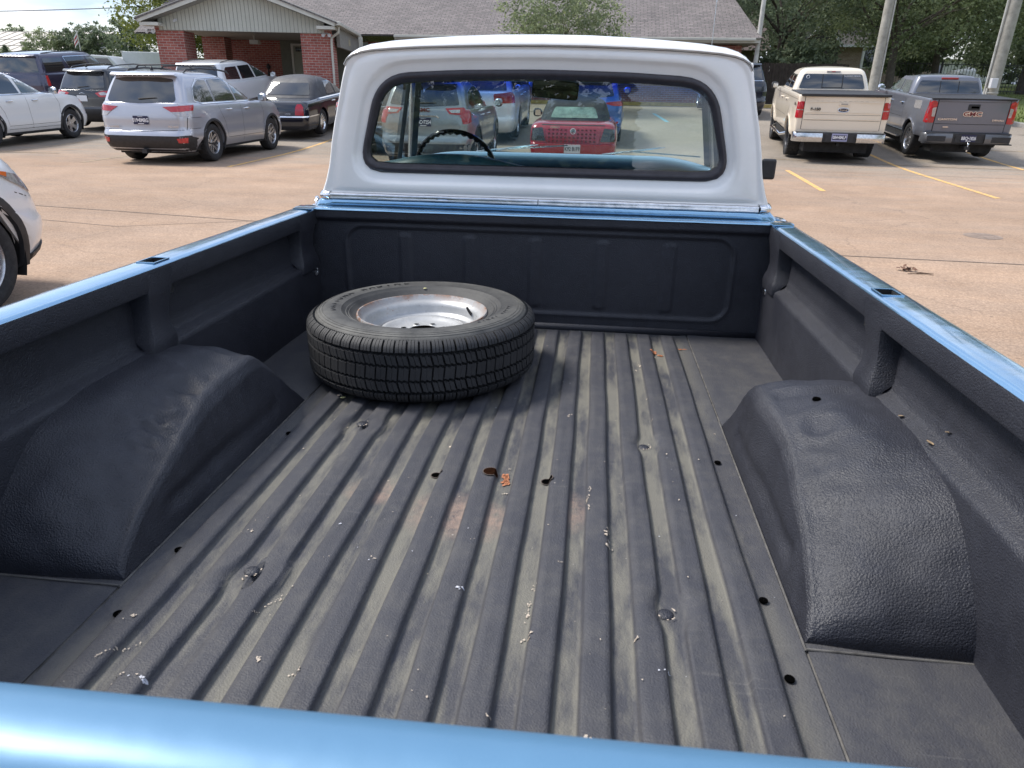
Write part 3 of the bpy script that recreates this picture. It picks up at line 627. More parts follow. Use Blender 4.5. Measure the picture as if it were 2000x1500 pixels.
# dash, cowl, seat
mb = MB(); dp = [(4.53, .570), (4.50, .598), (4.42, .612), (4.33, .616), (4.29, .610), (4.272, .596), (4.268, .57), (4.285, .548), (4.32, .535)]
mb.grid([[(x, y-.16*(abs(x)/.88)**3*.3, z-.055*max(0, (abs(x)-.55)/.33)**2) for y, z in dp] for x in [lerp(-.87, .87, i/40) for i in range(41)]])
dash = tp(mb, 'dashboard', [M['dash']], smooth=True, angle=60)
mb = MB(); mb.box(-.85, .85, 4.33, 4.45, .20, .55); tp(mb, 'dash_lower', [M['cab_dark']], dash, bevel=.02)
mb = MB(); mb.tube([(x, 4.535, .592-.05*max(0, (abs(x)-.55)/.33)**2) for x in [lerp(-.86, .86, i/30) for i in range(31)]], .010, 8); tp(mb, 'windshield_seal', [M['gasket']], smooth=True)
mb = MB(); rows = []
for y, dz in ((3.06, -.5), (3.06, -.06), (3.075, -.02), (3.11, 0), (3.17, 0), (3.21, -.02), (3.235, -.08), (3.28, -.5)):
    rows.append([(x, y, .612+(.062*math.exp(-(abs((x+.40)/.30))**2.4) if x < -.05 else .062*math.exp(-(abs(.35/.30))**2.4)*max(0, 1-(x+.05)/.15))+dz-.05*max(0, (abs(x)-.74)/.05)**2) for x in [lerp(-.78, .78, i/60) for i in range(61)]])
mb.grid(rows); seat = tp(mb, 'bench_seat', [M['vinyl']], smooth=True, angle=180)
mb = MB(); mb.box(-.8, .8, 3.2, 3.75, -.12, .16); tp(mb, 'seat_cushion', [M['vinyl']], seat, bevel=.05)
mb = MB(); mb.box(-.9, .9, 3.0, 4.5, -.3, -.2); tp(mb, 'cab_floor', [M['cab_dark']])
# steering wheel
mb = MB(); sc = Vector((-.54, 4.0, .56)); tl = radians(32); R0 = .214
def swp(a, r): return sc+Vector((r*cos(a), -r*sin(a)*sin(tl)*-1*-1, r*sin(a)*cos(tl)))
pts = []; rad = []
for i in range(144):
    a = 2*pi*i/144; pts.append(swp(a, R0-.0025*(1+sin(a*36)))); rad.append(.0135+.0025*sin(a*36))
mb.tube(pts, rad, 10, closed=True)
sw = tp(mb, 'steering_wheel', [M['gloss_black']], smooth=True)
mb = MB()
for a in (radians(-20), radians(200), radians(-90)): mb.bar(swp(a, .03), swp(a, R0), .022, .006, 0)
mb.bar(swp(radians(20), .05), swp(radians(20), R0-.005), .012, .005)
mb.lathe([(.001, .0), (.04, .004), (.05, .015), (.05, .03)], 24, 0, Matrix.Translation(sc) @ Matrix.Rotation(pi/2-tl, 4, 'X')); mb.tube([sc, sc+Vector((0, .35, -.2))], .025, 12)
tp(mb, 'wheel_spokes', [M['chrome']], sw, smooth=True)
# interior mirror, wipers, outside mirror, fuel cap, door handles
mb = MB(); mp_ = round_poly([(-.138, .918), (.108, .900), (.116, .99), (-.134, 1.012)], .02); mb.prism([(x, z) for x, z in mp_], 4.045, 4.062, 'y'); mir = tp(mb, 'rear_view_mirror', [M['gloss_black']], bevel=.003)
mb = MB(); mb.prism(round_poly([(-.130, .925), (.100, .908), (.107, .983), (-.126, 1.004)], .018), 4.041, 4.043, 'y'); tp(mb, 'mirror_glass', [simple('mirror_glass', (.25, .30, .28), .03, 1)], mir)
mb = MB(); mb.tube([(-.01, 4.06, .98), (-.01, 4.10, 1.04)], .006, 8); tp(mb, 'mirror_stem', [M['chrome']], mir)
for pts in (((-.52, 4.62, .598), (-.16, 4.50, .652), (.05, 4.47, .655)), ((.27, 4.62, .600), (.60, 4.49, .655), (.83, 4.42, .612))):
    a, b, c = [Vector(p) for p in pts]; mb = MB(); d = (c-a)
    mb.bar(a, b, .014, .006); mb.bar(a-(b-a)*.02, a+(b-a)*.35, .024, .01)
    bl0 = a+(b-a)*.38+Vector((0, 0, -.008)); mb.bar(bl0, b+Vector((.03, 0, .002)), .006, .004)
    wp = tp(mb, 'windshield_wiper', [M['chrome']], bevel=.002)
    mb = MB(); mb.bar(lerp(a, b, .55)+Vector((0, 0, -.006)), c, .008, .008); tp(mb, 'wiper_blade', [M['chrome_dull']], wp, bevel=.001)
mb = MB(); mb.box(1.135, 1.215, 4.19, 4.215, .515, .625); om = tp(mb, 'door_mirror', [M['trim']], bevel=.012)
mb = MB(); mb.tube([(.93, 4.22, .50), (1.05, 4.23, .53), (1.15, 4.21, .56)], .009, 8); tp(mb, 'mirror_arm', [M['trim']], om, smooth=True)
mb = MB(); mt = Matrix.Translation((-.985, 3.13, .43)) @ Matrix.Rotation(radians(-90), 4, 'Y') @ Matrix.Rotation(radians(18), 4, 'X')
mb.lathe([(.034, -.03), (.034, .012), (.050, .016), (.054, .024), (.050, .032), (.03, .036), (.001, .037)], 36, 0, mt); tp(mb, 'fuel_cap', [M['chrome']], smooth=True, angle=50)
for s in (-1, 1):
    mb = MB(); mb.tube([(s*.985, 3.26, .425), (s*1.02, 3.25, .43), (s*1.035, 3.20, .43), (s*1.035, 3.14, .43), (s*1.03, 3.12, .43)], [.01, .013, .014, .013, .009], 10); tp(mb, 'door_handle', [M['chrome']], smooth=True)
# front end and the wheels below
mb = MB(); rows = []
for y, w_, zt in ((4.30, .94, .50), (4.55, .95, .525), (4.62, .95, .520), (5.0, .95, .505), (5.5, .95, .485), (5.85, .94, .465), (5.93, .92, .42), (5.95, .90, .1), (5.95, .88, -.25)):
    rows.append([(x*w_, y, z if z < .2 else zt-dz) for x, z, dz in ((-1.04, -.3, 0), (-1.07, .15, 0), (-1.05, .4, .07), (-.98, .5, .01), (-.8, .5, .0), (-.4, .5, -.01), (0, .5, -.02), (.4, .5, -.01), (.8, .5, 0), (.98, .5, .01), (1.05, .4, .07), (1.07, .15, 0), (1.04, -.3, 0))])
mb.grid(rows); tp(mb, 'hood', [M['blue']], smooth=True, angle=60)
for s in (-1, 1):
    for yw in (1.5, 4.95):
        mb = MB(); mb.lathe([(.19, -.09), (.30, -.10), (.35, -.08), (.365, -.04), (.365, .04), (.35, .08), (.30, .10), (.19, .09)], 40, 0, Matrix.Translation((s*.85, yw, -.305)), 'x', close=True); wl = tp(mb, 'wheel', [M['rubber']], smooth=True, angle=50)
        mb = MB(); mb.lathe([(.001, .05), (.10, .05), (.15, .02), (.19, .06), (.2, .07)], 32, 0, Matrix.Translation((s*.85, yw, -.305)) @ Matrix.Scale(s, 4, (1, 0, 0)), 'x'); tp(mb, 'rim', [M['chrome_dull']], wl, smooth=True, angle=50)
mb = MB(); mb.box(-.8, .8, .4, 5.8, -.30, -.12); tp(mb, 'chassis', [M['dark']])
# ======================= spare wheel lying in the bed =======================
Rt = Matrix.Rotation(PITCH, 4, 'X'); base = Vector(truck.location)
def bedpt(x, y, z): return base + (Rt.to_3x3() @ Vector((x, y, z+PZ)))
spare = empty('spare_wheel', bedpt(-.335, 2.285, .0125), 0, 'worn spare truck tyre on a rusty silver steel rim, lying flat in the bed', 'spare wheel'); spare.rotation_euler = (PITCH, 0, radians(20))
m, nt, p = newmat('weathered_tyre'); co = coords(nt); n = nd(nt, 'ShaderNodeTexNoise', Scale=9.0, Detail=8.0, Roughness=.7); nt.links.new(co, n.inputs[0])
s_ = nt.nodes.new('ShaderNodeSeparateXYZ'); nt.links.new(co, s_.inputs[0])
rr_ = mth(nt, 'SQRT', mth(nt, 'ADD', mth(nt, 'MULTIPLY', s_.outputs[0], s_.outputs[0]), mth(nt, 'MULTIPLY', s_.outputs[1], s_.outputs[1])))
dustb = mth(nt, 'MULTIPLY', ramp(nt, rr_, [(.27, (.25,)*3), (.335, (1,)*3), (.352, (1,)*3), (.366, (0,)*3)]), ramp(nt, n.outputs[0], [(.35, (.25,)*3), (.62, (1,)*3)]))
up_ = ramp(nt, s_.outputs[2], [(.17, (0,)*3), (.20, (1,)*3)])
nt.links.new(mixc(nt, mth(nt, 'MULTIPLY', mth(nt, 'MULTIPLY', dustb, up_), .5), ramp(nt, n.outputs[0], [(.3, (.020, .020, .022)), (.7, (.038, .038, .040))]), (.185, .18, .16)), p.inputs['Base Color'])
p.inputs['Roughness'].default_value = .66; f_ = nd(nt, 'ShaderNodeTexNoise', Scale=220.0, Detail=3.0); nt.links.new(co, f_.inputs[0]); bump(nt, p, f_.outputs[0], .25, .002)
M['old_tyre'] = m
RT = .386; WT = .232
side = [(.214, .180), (.222, .196), (.232, .200), (.236, .2025), (.245, .211), (.2475, .2098), (.254, .2155), (.2565, .2145), (.264, .2190), (.270, .2245), (.272, .2242), (.290, .2285), (.31, .2300), (.328, .2275), (.3285, .2262), (.331, .2260), (.3315, .2272), (.337, .2255), (.3375, .2240), (.340, .2232), (.3405, .2245), (.346, .2215), (.3465, .2195), (.349, .218), (.3495, .219), (.354, .2150), (.358, .2095)]
NS = 360
mb = MB()
low = [(r, WT-z) for r, z in side[::-1]]
mb.lathe(side, NS, 0); 
core = [(.358, .2095), (.3665, .196), (.3735, .18), (.3765, .15), (.3770, WT/2), (.3765, WT-.15), (.3735, WT-.18), (.3665, WT-.196), (.358, WT-.2095)]
mb.lathe(core, 180, 1); mb.lathe(low, 120, 0)
# tread blocks: 5 ribs cut into lugs
def block(a0, a1, z0, z1, skew, r0, r1, edge=None, zig=0):
    k = 3; top = []; bot = []
    pts = []
    for t in range(k+1): pts.append((lerp(a0, a1, t/k)+skew, z1+(zig if t < k/2 else -zig)*.5))
    for t in range(k, -1, -1): pts.append((lerp(a0, a1, t/k)-skew, z0+(zig if t < k/2 else -zig)*.5))
    n = len(pts)
    vs = [(r0*cos(a), r0*sin(a), z) for a, z in pts]+[((r1 if edge is None else r1-edge*(abs(z-WT/2)-.07)/.03 if abs(z-WT/2) > .07 else r1)*cos(a), (r1 if edge is None else r1-edge*(abs(z-WT/2)-.07)/.03 if abs(z-WT/2) > .07 else r1)*sin(a), z) for a, z in pts]
    mb.add(vs, [tuple(range(n, 2*n))]+[(i, (i+1) % n, n+(i+1) % n, n+i) for i in range(n)])
rb = random.Random(5)
nb = 66
for row, (z0, z1, sk, n_, e) in enumerate([(.020, .050, .010, nb, 1), (.060, .088, -.014, nb+4, 0), (.097, .135, .012, nb+4, 0), (.144, .172, -.014, nb+4, 0), (.182, .212, .010, nb, 1)]):
    for i in range(n_):
        a0 = 2*pi*(i+.05+rb.uniform(-.02, .02))/n_; a1 = 2*pi*(i+.93)/n_
        if e:   # shoulder lugs wrap down over the edge, each with sipes
            zz0, zz1 = (z0, z1)
            out = 1 if row == 4 else -1
            for q in range(3):
                b0 = lerp(a0, a1, q/3+.02); b1 = lerp(a0, a1, (q+1)/3-.03)
                prf = [(.1835, .3855), (.193, .3835), (.201, .3790), (.208, .3715), (.2145, .3625)]
                if out < 0: prf = [(WT-z, r) for z, r in prf]
                vs = []
                for z, r in prf:
                    tw = .010*(z-WT/2)/.1*out*.0
                    for rr2, aa in ((r-.014, b0), (r, b0), (r, b1), (r-.014, b1)): vs.append((rr2*cos(aa+tw), rr2*sin(aa+tw), z))
                fs = []
                for t in range(len(prf)-1):
                    for c in range(3): fs.append((t*4+c, t*4+c+1, t*4+5+c, t*4+4+c))
                fs.append((0, 1, 2, 3)); mb.add(vs, fs)
        else:
            for q in range(2):
                b0 = lerp(a0, a1, q/2+.01); b1 = lerp(a0, a1, (q+1)/2-.02); block(b0, b1, z0, z1, sk*(.6 if row != 2 else .5), .374, RT-.0002, zig=.003)
ty = mb.build('tyre', [M['old_tyre'], simple('groove_shade', (.007, .007, .008), .9)], spare, smooth=True, angle=28)  # tread core darker than the blocks: groove shade put into the colour
# moulded lettering, following the sidewall
def ring_text(body, r, a0, size, zf, step):
    allo = []
    for i, ch in enumerate(body):
        if ch == ' ': continue
        a = a0-i*step
        c = bpy.data.curves.new('t', 'FONT'); c.body = ch; c.size = size; c.extrude = .0006; c.align_x = 'CENTER'; c.align_y = 'CENTER'; c.resolution_u = 2; c.offset = .0006
        t = bpy.data.objects.new('tmp', c); me = bpy.data.meshes.new_from_object(t)
        mt = Matrix.Translation((r*cos(a), r*sin(a), zf)) @ Matrix.Rotation(a-pi/2, 4, 'Z') @ Matrix.Rotation(radians(-8), 4, 'X')
        allo.append(([mt @ v.co for v in me.vertices], [tuple(p.vertices) for p in me.polygons])); bpy.data.objects.remove(t); bpy.data.meshes.remove(me)
    m2 = MB()
    for v, f in allo: m2.add(v, f)
    return m2
tm = ring_text('DAYTONA RADIAL', .300, radians(183), .036, .2296, .118); tm.build('sidewall_lettering', [simple('lettering_rubber', (.013, .013, .015), .5)], ty)
tm = ring_text('LT235 75R16', .300, radians(-20), .022, .2297, .07); tm.build('size_lettering', [simple('lettering_rubber2', (.03, .03, .033), .6)], ty)
# steel rim
m, nt, p = newmat('old_steel_rim'); co = coords(nt)
a = nd(nt, 'ShaderNodeTexNoise', Scale=14.0, Detail=9.0, Roughness=.75); nt.links.new(co, a.inputs[0]); b = nd(nt, 'ShaderNodeTexNoise', Scale=85.0, Detail=4.0, Roughness=.7); nt.links.new(co, b.inputs[0])
s_ = nt.nodes.new('ShaderNodeSeparateXYZ'); nt.links.new(co, s_.inputs[0]); rr_ = mth(nt, 'SQRT', mth(nt, 'ADD', mth(nt, 'MULTIPLY', s_.outputs[0], s_.outputs[0]), mth(nt, 'MULTIPLY', s_.outputs[1], s_.outputs[1])))
edge = ramp(nt, rr_, [(.198, (0,)*3), (.212, (.45,)*3), (.219, (1,)*3)])
rust = mth(nt, 'ADD', mth(nt, 'MULTIPLY', edge, ramp(nt, a.outputs[0], [(.42, (0,)*3), (.56, (1,)*3)])), mth(nt, 'MULTIPLY', ramp(nt, a.outputs[0], [(.60, (0,)*3), (.70, (1,)*3)]), ramp(nt, b.outputs[0], [(.45, (0,)*3), (.55, (1,)*3)])), cl=True)
col = mixc(nt, rust, ramp(nt, a.outputs[0], [(.3, (.33, .335, .34)), (.7, (.47, .475, .48))]), ramp(nt, b.outputs[0], [(.3, (.10, .045, .02)), (.7, (.30, .13, .06))]))
col = mixc(nt, ramp(nt, b.outputs[0], [(.66, (0,)*3), (.70, (.9,)*3)]), col, (.06, .05, .045))
nt.links.new(col, p.inputs['Base Color']); nt.links.new(mth(nt, 'SUBTRACT', .25, mth(nt, 'MULTIPLY', rust, .25), cl=True), p.inputs['Metallic']); nt.links.new(mth(nt, 'ADD', .40, mth(nt, 'MULTIPLY', rust, .4)), p.inputs['Roughness']); bump(nt, p, b.outputs[0], .15, .002)
M['old_rim'] = m
mb = MB(); mb.lathe([(.2215, .186), (.2225, .200), (.2205, .2045), (.2165, .2045), (.213, .199), (.208, .190), (.203, .184), (.196, .180), (.189, .168), (.187, .150), (.182, .144), (.172, .141), (.168, .135), (.165, .115), (.161, .085), (.158, .062)], 120)
rim = mb.build('rim', [M['old_rim']], spare, smooth=True, angle=40)
mb = MB(); NL = 96; rows = []
for r, z in ((.158, .062), (.157, .100), (.152, .130), (.144, .144), (.135, .148), (.126, .145), (.116, .139), (.103, .134), (.090, .132), (.078, .132), (.064, .133), (.052, .136), (.050, .128)): rows.append([(r*cos(2*pi*j/NL), r*sin(2*pi*j/NL), z) for j in range(NL)])
mb.grid(rows, closed=True); disc = mb.build('wheel_disc', [M['old_rim']], spare, smooth=True, angle=45)
mb = MB()
for k in range(8):
    a = 2*pi*k/8+.2; mb.lathe([(.0004, .1350), (.0100, .1350)], 16, 0, Matrix.Translation((.075*cos(a), .075*sin(a), -.001))); mb.lathe([(.0100, .1352), (.0135, .1330)], 16, 1, Matrix.Translation((.075*cos(a), .075*sin(a), 0)))
mb.lathe([(.0004, .1375), (.046, .1375)], 32, 0)
mb.build('lug_holes', [M['hole'], M['old_rim']], disc)
mb = MB(); a = radians(18); d = Vector((cos(a), sin(a), 0)); mb.tube([d*.190+Vector((0, 0, .163)), d*.180+Vector((0, 0, .178)), d*.172+Vector((0, 0, .192))], [.0055, .005, .004], 10); mb.build('valve_stem', [M['trim']], rim, smooth=True)
# a few seeds and leaf scraps that lie in the bed
for (x, y, z, r, lab) in ((-.385, 2.535, .2305, .007, 'pale yellow seed lying on the far sidewall of the spare tyre'), (-.525, 1.975, .010, .009, 'pale yellow seed on the bed floor left of the spare tyre')):
    mb = MB(); mb.lathe([(.0005, .003), (r*.6, .0026), (r, .001), (r*.8, 0)], 14); o = mb.build('seed', [simple('seed', (.52, .50, .25), .6)], smooth=True); o.location = bedpt(x, y, z); o.scale = (1, .6, 1); o.rotation_euler = (0, 0, .4); tag(o, lab, 'seed')
m_leaf = simple('dry_leaf', (.33, .24, .15), .8, var=.3, vs=60)
for i, (x, y, z, s_, a, lab) in enumerate(((.925, 1.365, .258, .007, .5, 'small curled dry leaf on the right bed ledge, nearer the camera'), (.955, 1.36, .284, .007, 1.8, 'tiny pale leaf scrap in the crease of the right bed side'), (.922, 1.50, .256, .006, 2.2, 'dry leaf scrap on the right bed ledge close to the bracket'))):
    mb = MB(); mb.grid([[(lerp(-1, 1, u/5)*s_*sin(pi*(v+.6)/6.2), (v/5-.5)*2.4*s_, .35*s_*(u/5-.5)**2*4*.5+.002) for u in range(6)] for v in range(6)]); o = mb.build('dry_leaf', [m_leaf], smooth=True, normals=False); o.location = bedpt(x, y, z); o.rotation_euler = (.15, .25, a); tag(o, lab, 'leaf', )
# ======================= parked vehicles =======================
def hood_z(sp, y, z):
    b = sp['belt']; zl = .45
    if z <= zl: return z
    k = (z-zl)/(b-zl); d = 0
    hs, L = sp['hood'], sp['L']
    if y > hs: d += sp.get('hdrop', .22)*((y-hs)/(L-hs))**1.7
    if 'trunk' in sp and y < sp['trunk'][0]: d += sp['trunk'][1]*((sp['trunk'][0]-y)/sp['trunk'][0])**1.5
    return z - d*k
def body(sp):
    L, W = sp['L'], sp['W']/2; ra = sp['arch']; zw = sp['wr']; ax = (sp['ra'], sp['fa'])
    ysr, ysf = .62, L-.75
    Y = [lerp(ysr, ysf, i/88) for i in range(89)]
    for a in ax:
        for e in (-ra, ra): Y += [a+e-.0015, a+e+.0015]
        Y += [a+ra*cos(radians(q)) for q in range(6, 180, 8)]
    Y = sorted(set(round(y, 4) for y in Y)); Y = [y for y in Y if ysr <= y <= ysf]
    def plan(y0, y1, hw, rr, rf, bulr=.06, bulf=.12):
        h = []; fw = hw-rr
        for i in range(9): x = fw*i/8; h.append((x, y0+bulr*(x/hw)**2))
        yb_ = y0+bulr*(fw/hw)**2
        for i in range(1, 10):
            a = pi/2*i/9; h.append((fw+rr*sin(a), yb_+(max(ysr-.02-yb_, .05) if rr+yb_ > ysr else rr)*(1-cos(a))))
        h += [(hw, y) for y in Y]
        fw = hw-rf; yf_ = y1-bulf*(fw/hw)**2
        for i in range(1, 12):
            a = pi/2*i/11; h.append((fw+rf*cos(a), yf_-min(rf, yf_-ysf-.02)*(1-sin(a))))
        for i in range(7, -1, -1): x = fw*i/8; h.append((x, y1-bulf*(x/hw)**2))
        return h
    rings = []
    def close(h): return h+[(-x, y, *r) for x, y, *r in h[::-1][1:-1]]
    tap = sp.get('taper', .04)
    for (z, dr, df, dw, rr, rf) in sp['lower']:
        h = plan(dr, L-df, W-dw, rr, rf); out = []
        for x, y in h:
            tx = 1-tap*smooth01((ysr+.5-y)/1.1)-tap*smooth01((y-(ysf-.3))/1.0)
            zz = hood_z(sp, y, z)
            for a in ax:
                if abs(y-a) < ra and abs(x) > W*.6:
                    zz = max(zz, zw+sqrt(max(0, ra*ra-(y-a)**2)))
            fl = 0
            for a in ax:
                d = math.hypot(y-a, zz-zw)
                fl = max(fl, sp.get('flare', .022)*smooth01((ra+.13-d)/.13))
            out.append((x*tx+(fl if x > .5 else 0), y, zz))
        rings.append(close(out))
    B = rings[-1]; g = sp['gh']
    def gring(z, y0, y1, hw, r, crown=0):
        n = len(B)//2+1; h = []
        for i in range(n):
            x, y, zz = B[i]; t = (y)/(L)
            # map the belt ring onto the greenhouse plan keeping order
            yy = min(max(y, y0), y1)
            h.append([x, yy, z])
        # plan points: rear face, corner, side, corner, front face (same counts)
        p = []
        fw = hw-r
        for i in range(9): x = fw*i/8; p.append((x, y0+sp.get('gbr', .08)*(x/hw)**2))
        yb_ = y0+sp.get('gbr', .08)*(fw/hw)**2
        for i in range(1, 10): a = pi/2*i/9; p.append((fw+r*sin(a), yb_+r*1.2*(1-cos(a))))
        ys0 = yb_+r*1.2; rf = r*1.3; yf_ = y1-.22*(1-.2)**2; ys1 = yf_-rf*1.6
        for i, y in enumerate(Y):
            q = (y-Y[0])/(Y[-1]-Y[0]); p.append((hw, lerp(ys0, ys1, q)))
        fw = hw-rf
        for i in range(1, 12): a = pi/2*i/11; p.append((fw+rf*cos(a), ys1+(yf_-ys1)*sin(a)))
        for i in range(7, -1, -1): x = fw*i/8; p.append((x, y1-(y1-yf_)*(x/fw)**2 if fw > 0 else y1))
        out = []
        for x, y in p:
            tx = 1-sp.get('gtaper', .06)*smooth01((y-(y0+y1)*.62)/(.5*(y1-y0)))-sp.get('gtr', .03)*smooth01((y0+.9-y)/.9)
            out.append((x*tx, y, z+crown*(1-(x/hw)**2)))
        return close(out)
    G = [gring(*q) for q in g]
    for t in (.06, .2, .4, .6, .8, .93):
        s_ = t*t*(3-2*t)
        rings.append([(lerp(a[0], b[0], t), lerp(a[1], b[1], t), lerp(a[2], b[2], 1-(1-t)**1.7)) for a, b in zip(B, G[0])])
    rings += G
    T = G[-1]; z = T[0][2]; ym = (g[-1][1]+g[-1][2])/2; cr_ = sp.get('crown', .05)
    for t in (.97, .9, .75, .5, .25, .02):
        rings.append([(x*t, ym+(y-ym)*lerp(1, t, .9), zz+cr_*(1-t*t)) for x, y, zz in T])
    mb = MB(); mb.grid(rings, closed=True)
    return mb
class Car:
    def __init__(s, name, sp, loc, rz, label, cat, group=None, paint=None):
        s.sp = sp; s.root = empty(name, loc, rz, label, cat, group); s.paint = paint
        sl_ = math.atan((hgt(loc[0], loc[1]+4)-hgt(loc[0], loc[1]+.5))/3.5); s.root.rotation_euler = (sl_, 0, rz)
        mb = body(sp); s.body = mb.build('body', [paint], s.root, smooth=True, angle=40)
        me = s.body.data; s.bvh = BVHTree.FromPolygons([v.co.copy() for v in me.vertices], [tuple(p.vertices) for p in me.polygons])
        W = sp['W']/2; s.W = W
        mb = MB(); mb.box(-W+.30, W-.30, .25, sp['L']-.3, .20, .60); mb.box(-W+.06, W-.06, sp['ra']+sp['arch']+.02, sp['fa']-sp['arch']-.02, .24, .5); s.under = mb.build('underbody', [M['dark']], s.root)
        for sd in (-1, 1):
            for a in (sp['ra'], sp['fa']):
                mb = MB(); r = sp['arch']+.004; arc = [radians(q) for q in range(-25, 206, 11)]
                mb.grid([[(sd*(W-.035), a+r*cos(q), sp['wr']+r*sin(q)) for q in arc], [(sd*(W-.36), a+r*cos(q), sp['wr']+r*sin(q)) for q in arc]])
                mb.add([(sd*(W-.36), a, sp['wr'])]+[(sd*(W-.36), a+r*cos(q), sp['wr']+r*sin(q)) for q in arc], [(0, i+1, i+2) for i in range(len(arc)-1)])
                mb.build('wheel_liner', [M['dark']], s.root, smooth=True)
    def hit(s, ax, a, b):
        if ax == 'R': o, d = Vector((3, a, b)), Vector((-1, 0, 0))
        elif ax == 'L': o, d = Vector((-3, a, b)), Vector((1, 0, 0))
        elif ax == 'B': o, d = Vector((a, -3, b)), Vector((0, 1, 0))
        elif ax == 'F': o, d = Vector((a, 9, b)), Vector((0, -1, 0))
        else: o, d = Vector((a, b, 4)), Vector((0, 0, -1))
        r = s.bvh.ray_cast(o, d)
        if r[0] is None:
            r = s.bvh.find_nearest(o+d*(3 if ax != 'F' else 5))
        return r[0], -d
    def decal(s, name, poly, ax, mat, off=.006, parent=None, r=0, step=.09, th=.008, smooth=True):
        if r: poly = round_poly(poly, r, 5)
        pts = []; n = len(poly)
        for i in range(n):
            a = Vector(poly[i]); b = Vector(poly[(i+1) % n]); k = max(1, int((b-a).length/step))
            for j in range(k): pts.append(a.lerp(b, j/k))
        nb_ = len(pts); x0 = min(p[0] for p in pts); x1 = max(p[0] for p in pts); y0 = min(p[1] for p in pts); y1 = max(p[1] for p in pts)
        def inside(p):
            c = False
            for i in range(nb_):
                a, b = pts[i], pts[i-1]
                if (a[1] > p[1]) != (b[1] > p[1]) and p[0] < (b[0]-a[0])*(p[1]-a[1])/(b[1]-a[1])+a[0]: c = not c
            return c
        inner_ = []
        nx = int((x1-x0)/step)+1; ny_ = int((y1-y0)/step)+1
        for i in range(1, nx+1):
            for j in range(1, ny_+1):
                p = Vector((x0+(i-.5)*(x1-x0)/nx, y0+(j-.5)*(y1-y0)/ny_))
                if inside(p) and min((p-q).length for q in pts) > step*.35: inner_.append(p)
        allp = pts+inner_
        v2, _, f2, _, _, _ = delaunay_2d_cdt(allp, [(i, (i+1) % nb_) for i in range(nb_)], [], 1, 1e-5)
        vs = []
        for p in v2:
            h, nrm = s.hit(ax, p[0], p[1]); vs.append(h+nrm*off)
        vb = []
        for p in v2:
            h, nrm = s.hit(ax, p[0], p[1]); vb.append(h-nrm*th)
        mb = MB(); mb.add(vs, f2)
        # skirt for thickness
        ec = {}
        for f in f2:
            for i in range(len(f)):
                e = (f[i], f[(i+1) % len(f)]); ec[tuple(sorted(e))] = ec.get(tuple(sorted(e)), 0)+1
        o = len(vs); mb.v += [tuple(v) for v in vb]
        for (a, b), c in ec.items():
            if c == 1: mb.f.append((a, b, o+b, o+a)); mb.m.append(0)
        ob = mb.build(name, mat if isinstance(mat, list) else [mat], parent or s.root, smooth=smooth, angle=35); return ob
    def seam(s, pts, ax, w=.007, mat=None, off=.0015, name='panel_gap', parent=None, mb=None):
        P_ = []
        for a, b in zip(pts, pts[1:]):
            a, b = Vector(a), Vector(b); k = max(1, int((b-a).length/.05)); P_ += [a.lerp(b, i/k) for i in range(k)]
        P_.append(Vector(pts[-1])); own = mb is None; mb = mb or MB(); rows = []
        for i, p in enumerate(P_):
            t = (P_[min(i+1, len(P_)-1)]-P_[max(i-1, 0)]).normalized(); n_ = Vector((-t[1], t[0])); r = []
            for e in (-w/2, w/2):
                h, nr = s.hit(ax, p[0]+n_[0]*e, p[1]+n_[1]*e); r.append(tuple(h+nr*off))
            rows.append(r)
        mb.grid(rows)
        if own: return mb.build(name, [mat or M['panel_gap']], parent or s.body, normals=True)
